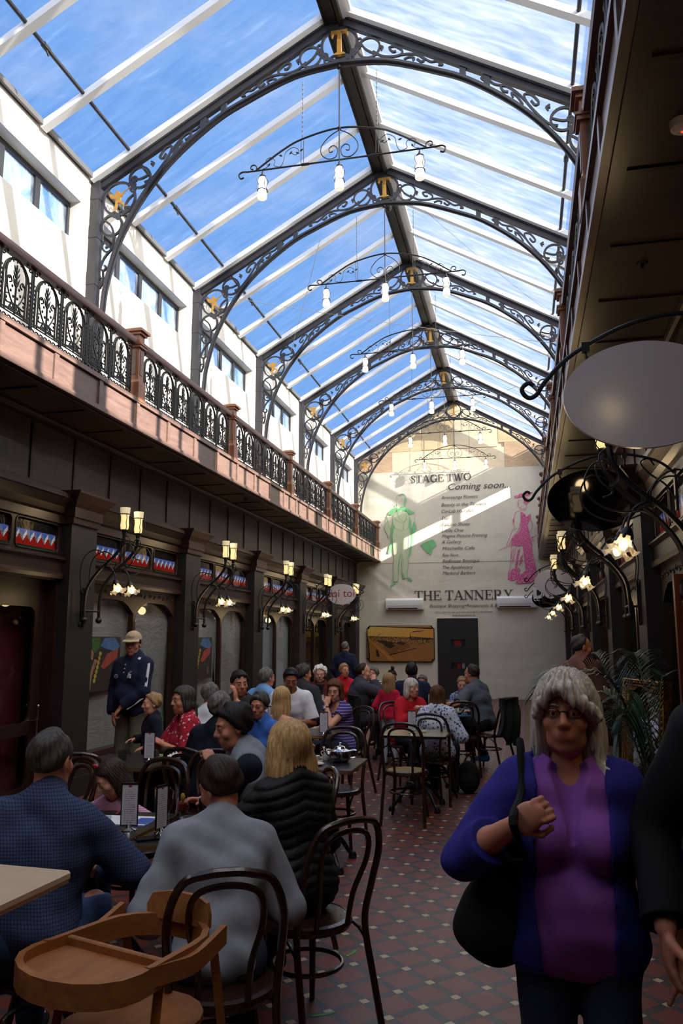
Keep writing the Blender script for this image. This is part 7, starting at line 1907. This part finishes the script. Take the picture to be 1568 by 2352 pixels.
person('person in black jumper at right edge, walking beside the silver-haired woman', (0.607, 2.33, 1.80), R(180), pose='stand', h=1.03, res=0.0055, head=(10, 0, 0), arms=[(-0.25, 0.05, -0.05), (0.285, 0.10, 0.0, (0.4, -0.9, -0.2))], hand=('relax', ('relax', (-0.05, 0.15, -1.0))), palm=(None, (-.9, -.1, 0)),
    legs=[((-0.10, 0.02, -0.43), (-0.11, -0.12, -0.85)), ((0.09, 0.10, -0.42), (0.09, 0.05, -0.85))], hair=H('hair_dark'), topc=T_('black', off=.02, sl_off=.008, hem=-.10, name='jumper'), bottom='denim_dark')
P = sit('man seen from behind in blue checked shirt, short greying hair, lower left', (-1.888, 3.0, 1.336), 12, None, h=1.0, girth=1.06, lean=13, head=(-10, -8, 0), arms=[(-0.24, .33, .20), (.18, .36, .18, (.9, -.3, -.5))], hair=H('hair_saltpepper', t=.007), topc=T_('blue_check', neck='collar', off=.015, sl_off=.006, hem=-.10, name='shirt', fold=.008), bottom='denim', res=.006, face=False, belly=.4)
x, y = P['loc']; chair(x + .02, y + .14, R(-84), 'bentwood chair turned sideways under the man in the blue checked shirt')
P = sit('man seen from behind in pale grey jumper leaning over the front table', (-1.271, 3.25, 1.211), 24, 'bentwood chair under the man in the grey jumper, nearest the high chair', h=.98, girth=.91, lean=22, head=(36, -22, -6), arms=[(-0.17, .32, .18, (-.45, -.6, -.6)), (.14, .36, .2)], hair=H('hair_dark', t=.008), topc=T_('grey_knit', neck='crew', off=.014, sl_off=.006, hem=-.07, name='jumper', fold=.008), under=T_('pink_check', neck='collar', off=.013, hem=-.11, name='shirt', sleeve='none'), bottom='denim_dark', res=.006)
P = sit('blonde woman seen from behind in black quilted jacket at the front table', (-1.143, 3.85, 1.292), 50, 'bentwood chair under the blonde woman in the black quilted jacket', h=.95, fem=True, girth=1.0, lean=10, head=(2, -4, 0), arms=[(-0.24, .34, .43, (-.4, -.4, -.9)), (.12, .34, .2)], hand=(('relax', (.2, .25, 1.0)), 'relax'), hair=H('hair_blonde', len=.31, t=.032, wd=.145, wide=.022, amp=.005, flip=1), topc=T_('puffer', neck='high', off=.024, sl_off=.008, puffer=1, hem=-.10, name='quilted_jacket'), bottom='black', res=.006, face=False)
P = sit('dark-haired young man in grey hoodie resting chin on hand', (-1.70, 4.55, 1.318), 118, 'bentwood chair under the young man in the grey hoodie', h=1.02, lean=20, head=(10, -14, 0), arms=[(.04, .33, .42, (-.2, .3, -1)), (.12, .38, .2)], hand=(('fist', (.3, .1, 0.25)), 'relax'), hair=H('hair_black', t=.020, amp=.006, fwd=.012), topc=T_('grey_hood', neck='hood', off=.016, name='hoodie', sleeve='none'), under=T_('navy_dark', neck='crew', off=.014, sl_off=.006, name='dark_sleeves'), bottom='denim_dark', res=.0055)
P = sit('little girl with red hair bow and pink striped sleeves drawing at the table', (-2.433, 4.46, .985), 168, 'bentwood chair under the girl with the red bow', h=.68, fem=True, lean=20, head=(-34, -34, 0), arms=[(-.24, .35, .27, (-.9, .1, -.4)), (.20, .36, .28, (.9, .1, -.4))], hand=('relax', 'grip'), hair=H('hair_dark', len=.20, t=.012, wd=.09, bow=1), topc=T_('pink_stripe', neck='crew', off=.012, name='striped_top'), under=None, bottom='denim', res=.0055, skin='skin_pale', hs=.86)
P = sit('fair-haired child half hidden behind the blonde woman', (-1.58, 5.0, 0.99), 150, None, h=.68, lean=12, head=(10, -10, 0), arms=[(-.12, .33, .2), (.12, .33, .2)], hair=H('hair_sand', len=.14, t=.012), topc=T_('red', neck='crew', name='top'), bottom='denim', res=.006, hs=.86, skin='skin_pale')
# --- by the window
P = person('tall man standing in tan cap and navy zip jacket with white sleeve stripe', (-4.078, 7.9, 1.775), R(168), pose='stand', h=1.0, girth=1.0, head=(22, -4, 0), arms=[(-0.03, .20, .02, (-.9, -.3, -.3)), (.20, .04, -.06, (.9, -.6, -.2))], hand=(('grip', (.5, .3, -.7)), 'relax'), hair=H('hair_dark', t=.005), topc=T_('navy', neck='collar', off=.020, sl_off=.008, hem=-.09, name='jacket', fold=.006), under=T_('navy_dark', neck='crew', off=.01, sleeve='none', name='shirt'), bottom='khaki', res=.006, skin='skin_mid', belly=.3)
def cap_and_marks(P):
    hp, HS, HR, tp = P['hp'], P['HS'], P['HR'], P['tp']
    b = MB(); n = 22; rows = []
    for i in range(7):
        t = i / 6 * math.pi / 2
        for j in range(n): a = 2 * math.pi * j / n; b.v.append(tuple(hp(.088 * math.cos(t) * math.sin(a), -.012 + .108 * math.cos(t) * math.cos(a), .055 + .092 * math.sin(t))))
    b.f = [(i * n + j, i * n + (j + 1) % n, (i + 1) * n + (j + 1) % n, (i + 1) * n + j) for i in range(6) for j in range(n)]; b.m = [0] * len(b.f)
    o = P['addmb']('cap', b, 'cap_tan')
    b = MB(); vs = []
    for s in range(13):
        a = R(-62 + 124 * s / 12)
        for r, dz in ((.0, .0), (.035, -.006), (.07, -.018)): vs.append(tuple(hp((.088 + r * .25) * math.sin(a), -.012 + (.106) * math.cos(a) + r * math.cos(a) ** .5 * 1.0, .058 + dz - .02 * abs(math.sin(a)) * 0)))
    k = len(vs); vs += [tuple(np.array(v) - HR @ np.array((0, 0, .004))) for v in vs]; fs = []
    for s in range(12):
        for r in range(2): q = [s * 3 + r, s * 3 + r + 1, s * 3 + r + 4, s * 3 + r + 3]; fs += [tuple(q), tuple(i + k for i in q[::-1])]
    b._add(vs, fs); P['addmb']('cap_peak', b, 'cap_tan')
    # script lettering on the cap
    v, f = text_mesh('Titleist', .034, shear=.35); b = MB(); xs = [p[0] for p in v]; w = max(xs) + min(xs)
    def cm(p): a = -(p[0] - w / 2) / .095 ; z = p[1]; t = .22 + z / .1; return tuple(hp(.0905 * math.cos(t) * math.sin(a), -.012 + .1108 * math.cos(t) * math.cos(a), .055 + .094 * math.sin(t)))
    b._add([cm(p) for p in v], f); P['addmb']('cap_lettering', b, 'navy_dark', 0)
    # white sleeve stripe
    i = 0; A, B_, C_ = P['sh'][0], P['el'][0], P['wr'][0]; out = unit(np.array((-1, .55, .15))); b = MB(); pts = []
    for t in np.linspace(.0, 1, 9): pts.append(A + (B_ - A) * t + out * (.077 - .008 * t) * 1.03)
    for t in np.linspace(.15, .9, 6): pts.append(B_ + (C_ - B_) * t + unit(np.array((-.9, .2, -.5))) * (.071 - .014 * t))
    b.tube([tuple(A + np.array((.06, .05, .075)))] + [tuple(p) for p in pts], 1.0, up=tuple(out), sq=(.014, .006)); P['addmb']('sleeve_stripe', b, 'white')
    # pony rider mark and round crest on the chest
    b = MB(); c = tp(-.075, .150, .335)
    for pl in ([(-.012, -.022), (-.008, -.022), (-.004, -.004), (.006, -.006), (.010, -.024), (.014, -.022), (.014, .002), (.020, .014), (.014, .018), (.006, .010), (.004, .022), (.010, .034), (.020, .046), (.018, .048), (.006, .036), (-.004, .036), (-.006, .026), (-.010, .008), (-.016, -.004)],):
        b.xz([(c[0] - x, c[2] + z) for x, z in pl], c[1] - .02, c[1] + .012)
    P['addmb']('chest_mark', b, 'white', 0)
    b = MB(); c = tp(.10, .146, .33); b.tube([(c[0] + .021 * math.cos(t), c[1], c[2] + .021 * math.sin(t)) for t in np.linspace(0, 6.28, 19)[:-1]], .004, 5, closed=True); b.tube([(c[0] - .012, c[1] + .003, c[2] - .01), (c[0], c[1] + .003, c[2] + .012), (c[0] + .012, c[1] + .003, c[2] - .01)], .003, 5); P['addmb']('chest_crest', b, 'grey_knit', 0)
    b = MB()
    for z in (.45, .41, .37): c = tp(.0, .128 - (.45 - z) * -.25, z); b.ball(tuple(c), .007, 6, 5)
    P['addmb']('button', b, 'white')
cap_and_marks(P)
P = person('small boy in navy and red jacket holding the capped man\'s hand', (-3.591, 7.4, 1.184), R(128), pose='stand', h=.67, head=(0, -4, 0), arms=[(-.16, .16, .10), (.2, .22, .18)], hair=H('hair_sand', t=.012), topc=T_('navy_dark', neck='v', off=.024, hem=-.08, name='jacket', front_open=.05), under=T_('maroon', neck='high', off=.014, sleeve='none', name='red_collar_top'), bottom='denim_dark', res=.006, hs=.86, skin='skin_pale')
P = sit('woman in red floral shirt with dark ponytail at the window table', (-2.928, 6.62, 1.290), 128, 'bentwood chair under the woman in the red floral shirt', h=.96, fem=True, girth=1.08, lean=8, head=(14, -4, 0), arms=[(-.12, .30, .30, (-.6, -.2, -.8)), (.02, .33, .30, (.7, -.1, -.7))], hand=(('grip', (.5, .4, .3)), ('grip', (-.5, .4, .3))), hair=H('hair_saltpepper', len=.10, t=.012, volume=.006, tail=[(.0, -.10, .0), (-.01, -.13, -.06), (-.02, -.12, -.14), (-.02, -.11, -.20)]), topc=T_('red_floral', neck='v', off=.018, sleeve='short', sl_off=.012, hem=-.08, name='floral_shirt'), bottom='denim_dark', res=.007)
P = sit('man seen from behind in white tee with cropped grey hair, by the shop window', (-2.99, 7.42, 1.290), -4, 'bentwood chair under the man in the white tee with grey hair', h=.98, girth=1.08, lean=8, head=(-12, -6, 0), arms=[(-.2, .3, .2), (.22, .22, .60, (.8, .1, -.6))], hand=('relax', ('relax', (-.1, -.1, 1))), hair=H('hair_grey', t=.006), topc=T_('white', neck='crew', sleeve='short', sl_off=.014, off=.02, name='tee'), bottom='denim_dark', res=.007, face=False)
P = sit('man seen from behind in dark navy jacket with wavy grey hair', (-2.314, 5.95, 1.294), -14, 'bentwood chair under the man in the dark navy jacket', h=.98, girth=1.08, lean=6, head=(8, -4, 0), arms=[(-.2, .3, .2), (.16, .34, .2)], hair=H('hair_grey', t=.014, curl=0, amp=.006), topc=T_('navy_dark', neck='collar', off=.024, sl_off=.01, name='jacket', hem=-.09), bottom='denim_dark', res=.0065, face=False)
P = sit('man with sunglasses pushed up on dark hair, wearing a dark hooded top', (-2.983, 8.2, 1.370), 192, 'bentwood chair under the man with sunglasses on his head', h=1.04, lean=10, head=(26, -10, 4), arms=[(-.15, .32, .2), (.15, .32, .2)], hair=H('hair_black', t=.012), topc=T_('charcoal', neck='hood', off=.018, name='hooded_top'), bottom='denim_dark', res=.006)
glasses(P, 'black_plastic', up=.078, fwd=-.012, lens='dark')
P = sit('person with short grey hair, round glasses and bright blue polo', (-2.351, 6.98, 1.223), 160, 'bentwood chair under the person in the bright blue polo', h=.93, fem=True, girth=1.05, lean=14, head=(12, -10, 0), arms=[(-.15, .32, .2), (.15, .32, .2)], hair=H('hair_saltpepper', t=.015, fwd=.012, volume=.006), topc=T_('polo_blue', neck='collar', sleeve='short', off=.016, sl_off=.012, name='polo_shirt'), bottom='khaki', res=.006, skin='skin_mid')
glasses(P)
P = sit('grey-haired man seen from behind in light blue tee with sunglasses on head', (-3.107, 9.5, 1.362), -16, 'bentwood chair under the man in the light blue tee', h=1.02, girth=1.14, lean=6, head=(-14, -2, 0), arms=[(-.2, .3, .2), (.2, .3, .2)], hair=H('hair_grey', t=.010), topc=T_('light_blue', neck='crew', sleeve='short', off=.02, sl_off=.012, name='tee'), bottom='denim_dark', res=.008, face=False)
glasses(P, 'black_plastic', up=.092, fwd=-.03, lens='dark')
P = sit('young dark-haired man in white tee looking down at the table', (-2.707, 9.2, 1.355), 184, 'bentwood chair under the young man in white tee', h=1.03, lean=10, head=(14, -24, 0), arms=[(-.14, .34, .2), (.16, .32, .2)], hair=H('hair_black', t=.015), topc=T_('white', neck='crew', sleeve='short', off=.02, sl_off=.016, name='tee'), bottom='denim_dark', res=.007, skin='skin_tan')
P = sit('woman with long blonde hair seen from behind in strappy floral dress', (-2.292, 7.5, 1.254), -22, 'bentwood chair under the woman in the strappy floral dress', h=.96, fem=True, lean=8, head=(10, -6, 0), arms=[(-.2, .32, .2), (.26, .22, .22, (.8, -.5, -.5))], hair=H('hair_blonde', len=.25, t=.010, wd=.062, amp=.004), topc=T_('pale_floral', neck='strap', sleeve='none', off=.012, hem=-.1, name='dress', skirt=1), bottom=None, res=.0065, face=False, skin='skin_pale')
b = MB(); tp = P['tp']
for s in (-1, 1): b.tube([tuple(tp(s * .075, -.105, .36)), tuple(tp(s * .07, -.085, .44)), tuple(tp(s * .065, -.03, .485)), tuple(tp(s * .075, .06, .43))], .004, 5)
P['addmb']('dress_strap', b, 'lilac')
P = sit('grey-haired man seen from behind in dark jacket, left of the white-haired woman', (-2.858, 10.3, 1.383), -18, 'bentwood chair under the man in the dark jacket, by the white-haired woman', h=1.03, girth=1.1, lean=10, head=(-22, -4, 0), arms=[(-.2, .3, .2), (.2, .3, .2)], hair=H('hair_saltpepper', t=.013), topc=T_('charcoal', neck='collar', off=.024, sl_off=.01, name='jacket'), bottom='denim_dark', res=.008, face=False)
P = sit('elderly woman with curly white hair, facing the camera', (-2.940, 11.5, 1.316), 186, 'bentwood chair under the white-haired woman', h=.97, fem=True, girth=1.12, lean=4, head=(4, -6, 0), arms=[(-.15, .32, .2), (.15, .32, .2)], hair=H('hair_white', t=.022, curl=1, volume=.012), topc=T_('maroon', neck='v', off=.02, name='cardigan', front_open=.05), under=T_('black', neck='crew', sleeve='none', off=.012, name='dark_top'), bottom='black', res=.0065, skin='skin_pale')
glasses(P, 'cable')
P = sit('woman in purple striped top, auburn hair, hand to her cheek', (-2.120, 8.95, 1.238), 146, 'bentwood chair under the woman in purple stripes', h=.95, fem=True, girth=1.12, lean=8, head=(32, -8, 0), arms=[(-.02, .25, .50, (-.3, .5, -.9)), (.2, .3, .2)], hand=(('fist', (.10, -.35, .75)), 'relax'), hair=H('hair_auburn', len=.17, t=.022, wd=.10, curl=0, amp=.007, volume=.014), topc=T_('purple_stripe', neck='scoop', sleeve='cap', sl_off=.012, off=.014, name='striped_top'), bottom='denim_dark', res=.0055, skin='skin_pale')
glasses(P); 
b = MB(); w = P['wr'][0]; d = unit(w - P['el'][0]); c = w - d * .03; u1 = unit(np.cross(d, (0, 0, 1))); u2 = np.cross(d, u1)
b.tube([tuple(c + (u1 * math.cos(t) + u2 * math.sin(t)) * .031) for t in np.linspace(0, 6.28, 17)[:-1]], .006, 6, closed=True); P['addmb']('watch_strap', b, 'black_plastic')
b = MB(); f_ = unit(np.array((0, 1, .3)) - d * (d @ np.array((0, 1, .3)))); b.tube([tuple(c + f_ * .030), tuple(c + f_ * .040)], .016, 12); P['addmb']('watch_face', b, 'white_plastic')
b = MB(); tp = P['tp']; b.tube([tuple(tp(.035 * math.sin(t) * 1.6, .118 + .01 * math.cos(t), .40 - .05 * math.cos(t))) for t in np.linspace(-1.9, 1.9, 12)], .003, 5); b.ball(tuple(tp(0, .135, .35)), .017, 8, 6, (1, .4, 1.2)); P['addmb']('pendant', b, 'white_plastic')
# --- far tables
P = sit('short-haired woman in bright red shirt near the end of the left shops', (-2.985, 13.3, 1.302), 206, 'bentwood chair under the short-haired woman in red', h=.96, fem=True, lean=4, head=(14, 0, 0), hair=H('hair_sand', t=.013), topc=T_('red', neck='collar', off=.016, name='shirt'), bottom='denim_dark', res=.008)
P = sit('man in grey suit seen side-on with hand to his mouth', (-2.290, 11.5, 1.364), -62, 'bentwood chair under the man in the grey suit, draped with a black coat', h=1.02, girth=1.08, lean=10, head=(-18, -6, 0), arms=[(-.1, .36, .2), (.03, .25, .53, (.6, .2, -.9))], hand=('relax', ('fist', (-.3, .15, .5))), hair=H('hair_dark', t=.006, line='receding'), topc=T_('suit', neck='v', off=.024, sl_off=.012, hem=-.12, name='suit_jacket'), under=T_('light_blue', neck='collar', sleeve='none', off=.01, name='shirt'), bottom='suit', res=.007, skin='skin_pale')
P = sit('grey-haired person in black and white stripes behind the suited man', (-2.486, 13.3, 1.25), 170, 'bentwood chair under the person in black and white stripes', h=.95, fem=True, lean=6, head=(-20, -4, 0), hair=H('hair_grey', t=.014), topc=T_('bw_stripe', neck='crew', off=.016, name='striped_top'), bottom='denim_dark', res=.009)
P = sit('woman with dark hair in a top bun looking down', (-2.03, 12.45, 1.236), 200, 'bentwood chair under the woman with the top bun', h=.92, fem=True, lean=10, head=(10, -24, 0), hair=H('hair_black', t=.006, bun=1), topc=T_('grey_top', neck='crew', off=.014, name='top'), bottom='denim_dark', res=.008, skin='skin_tan')
person('girl standing with her back turned in red-pink top, wavy fair hair', (-1.872, 11.2, 1.238), R(-8), pose='stand', h=.70, fem=True, head=(-8, -4, 0), arms=[(-.19, .08, .02), (.19, .10, .02)], hair=H('hair_sand', len=.22, t=.016, amp=.008, wd=.09), topc=T_('red_pink', neck='crew', off=.018, sl_off=.006, hem=-.04, name='top'), bottom='trouser_pale', res=.0075, hs=.86, face=False, skin='skin_pale')
P = sit('man seen from behind in navy tee with dark hair and sunglasses on top', (-1.621, 11.7, 1.369), 2, 'bentwood chair under the man in the navy tee', h=1.03, girth=1.12, lean=4, head=(-4, 2, 0), arms=[(-.2, .3, .2), (.2, .3, .2)], hair=H('hair_black', t=.011), topc=T_('navy', neck='crew', sleeve='short', off=.02, sl_off=.012, name='tee'), bottom='denim_dark', res=.009, face=False)
glasses(P, 'black_plastic', up=.096, fwd=-.03, lens='dark')
P = sit('grey-haired person mostly hidden behind the man in the navy tee', (-1.605, 12.75, 1.150), 176, 'bentwood chair under the half hidden grey-haired person', h=.88, fem=True, lean=20, head=(-10, -14, 0), hair=H('hair_grey', t=.014), topc=T_('lilac', neck='crew', off=.016, name='top'), bottom='denim_dark', res=.009)
P = sit('woman in red cardigan with pale blonde bob, hands clasped', (-1.354, 9.75, 1.238), 218, 'bentwood chair under the woman in the red cardigan', h=.93, fem=True, girth=1.1, lean=14, head=(14, -4, 0), arms=[(-.02, .34, .36, (-.7, -.1, -.7)), (.04, .34, .36, (.7, -.1, -.7))], hand=(('fist', (.4, .3, .5)), ('fist', (-.4, .3, .5))), hair=H('hair_silver', len=.15, t=.014, wd=.085, line='fringe'), topc=T_('red', neck='crew', off=.02, sl_off=.006, name='cardigan'), bottom='denim_dark', res=.0065, skin='skin_pale')
P = sit('woman with long brown hair seen from behind in blue patterned blouse', (-0.970, 9.05, 1.201), -6, 'bentwood chair under the long-haired woman in patterned blouse', h=.93, fem=True, girth=1.05, lean=6, head=(0, -6, 0), arms=[(-.2, .28, .2), (.2, .28, .2)], hair=H('hair_brown', len=.36, t=.010, wd=.07, amp=.004), topc=T_('navy_floral', neck='crew', off=.022, sl_off=.014, hem=-.12, name='blouse'), bottom='denim_dark', res=.007, face=False)
P = sit('fair-haired boy in blue checked shirt facing the camera', (-0.92, 11.95, 1.169), 176, 'bentwood chair under the boy in the blue checked shirt', h=.84, lean=10, head=(6, -18, 0), arms=[(-.13, .32, .22), (.13, .32, .22)], hair=H('hair_sand', t=.008), topc=T_('boy_check', neck='collar', off=.016, name='shirt'), bottom='denim_dark', res=.007, hs=.9, skin='skin_pale')
PG = sit('man in grey tee with blue trainers leaning over to the boy', (-0.738, 11.3, 1.362), 62, 'bentwood chair under the man in grey tee, hung with a dark jacket', h=1.03, lean=16, head=(4, -10, 0), arms=[(-.30, .42, .24, (-.8, -.2, -.5)), (.05, .36, .24)], hair=H('hair_dark', t=.007, line='receding'), topc=T_('grey_tee', neck='crew', sleeve='short', off=.016, sl_off=.012, name='tee'), bottom='black', shoes='shoe_blue', legs=[((-.13, .40, .02), (-.13, .44, -.42)), ((.16, .36, -.06), (.16, .12, -.42))], res=.0065)
# --- standing at the back
person('man standing at the left rear shop window in navy jumper, back turned', (-3.675, 16.5, 1.664), R(-6), pose='stand', h=.95, girth=1.12, head=(-10, -8, 0), arms=[(-.2, .12, .0), (.2, .12, .0)], hair=H('hair_grey', t=.005, line='receding'), topc=T_('navy', neck='crew', off=.022, sl_off=.008, name='jumper'), bottom='khaki', res=.010, face=False)
person('man standing on the right in brown jumper and pale collar, back turned', (0.550, 8.4, 1.747), R(-42), pose='stand', h=1.0, girth=1.14, head=(-28, -8, 0), arms=[(-.2, .16, .0), (.2, .16, .0)], hair=H('hair_saltpepper', t=.007, line='receding'), topc=T_('brown_knit', neck='crew', off=.022, sl_off=.01, name='jumper'), under=T_('light_blue', neck='collar', sleeve='none', off=.010, name='shirt'), bottom='khaki', res=.007, belly=.3)
# coats over chair backs
def coat(x, y, yaw, w, drop, m, label, z=.93, seed=1):
    rs = np.random.RandomState(seed); b = MB(); nu, nv = 16, 18
    def f(u, v):
        s = (u - .5) * w * (1 + .25 * v); yy = -.36 - .05 * math.sin(v * 3) - .02 * math.sin(u * 14 + v * 3) * (0.3 + v); zz = z - v * drop * (0.86 + .14 * math.sin(u * 7 + seed)); 
        if v < .12: yy = -.325 - .07 * math.sin(v / .12 * math.pi / 2); zz = z + .015
        return (s, yy, zz)
    b.grid(f, nu, nv); n = len(b.v); b.v += [(a * .96, c + .05, d - .004) for a, c, d in b.v]; fs = list(b.f); b.f += [tuple(i + n for i in q[::-1]) for q in fs]; b.m += [0] * len(fs)
    rim = [i for i in range(nu + 1)] + [j * (nu + 1) + nu for j in range(1, nv + 1)] + [nv * (nu + 1) + i for i in range(nu - 1, -1, -1)] + [j * (nu + 1) for j in range(nv - 1, 0, -1)]
    for a, c in zip(rim, rim[1:] + rim[:1]): b.f.append((a, a + n, c + n, c)); b.m.append(0)
    b.tube(cr([(w * .42, -.35, z - .02), (w * .52, -.37, z - .2), (w * .5, -.36, z - .45), (w * .46, -.34, z - .62)], 4), [.045] * 9 + [.04] * 4, 8)
    tag(b.build('draped_coat', m, loc=(x, y, 0), rz=yaw, smooth=60), label, 'coat')
x, y = PG['loc']; coat(x, y, R(62), .42, .60, 'charcoal', 'dark jacket hung over the chair of the man in grey tee', seed=4)
coat(-2.02, 11.2, R(-62), .36, .72, 'black', 'black coat hung over the chair of the suited man', seed=2)
def backpack():
    F = Field((-.2, -.2, -.02), (.2, .2, .45), .01); F.ell((0, 0, .17), (.13, .10, .18), None, .03); F.ell((0, -.09, .12), (.09, .05, .09), None, .03); F.plane((0, 0, 0.0), (0, 0, -1.)); V, Q = F.mesh()
    e = empty('backpack', (-0.68, 9.45, 0)); o = bpy.data.objects.new('bag_body', np_mesh('bag_body', V, Q, ['leather'])); col.objects.link(o); o.parent = e
    b = MB(); b.tube(cr([(-.05, .09, .32), (0, .1, .40), (.05, .09, .32)], 5), .01, 6); b.build('strap', 'leather', e)
    tag(e, 'black bag on the floor beside the long-haired woman\'s chair', 'bag')
backpack()
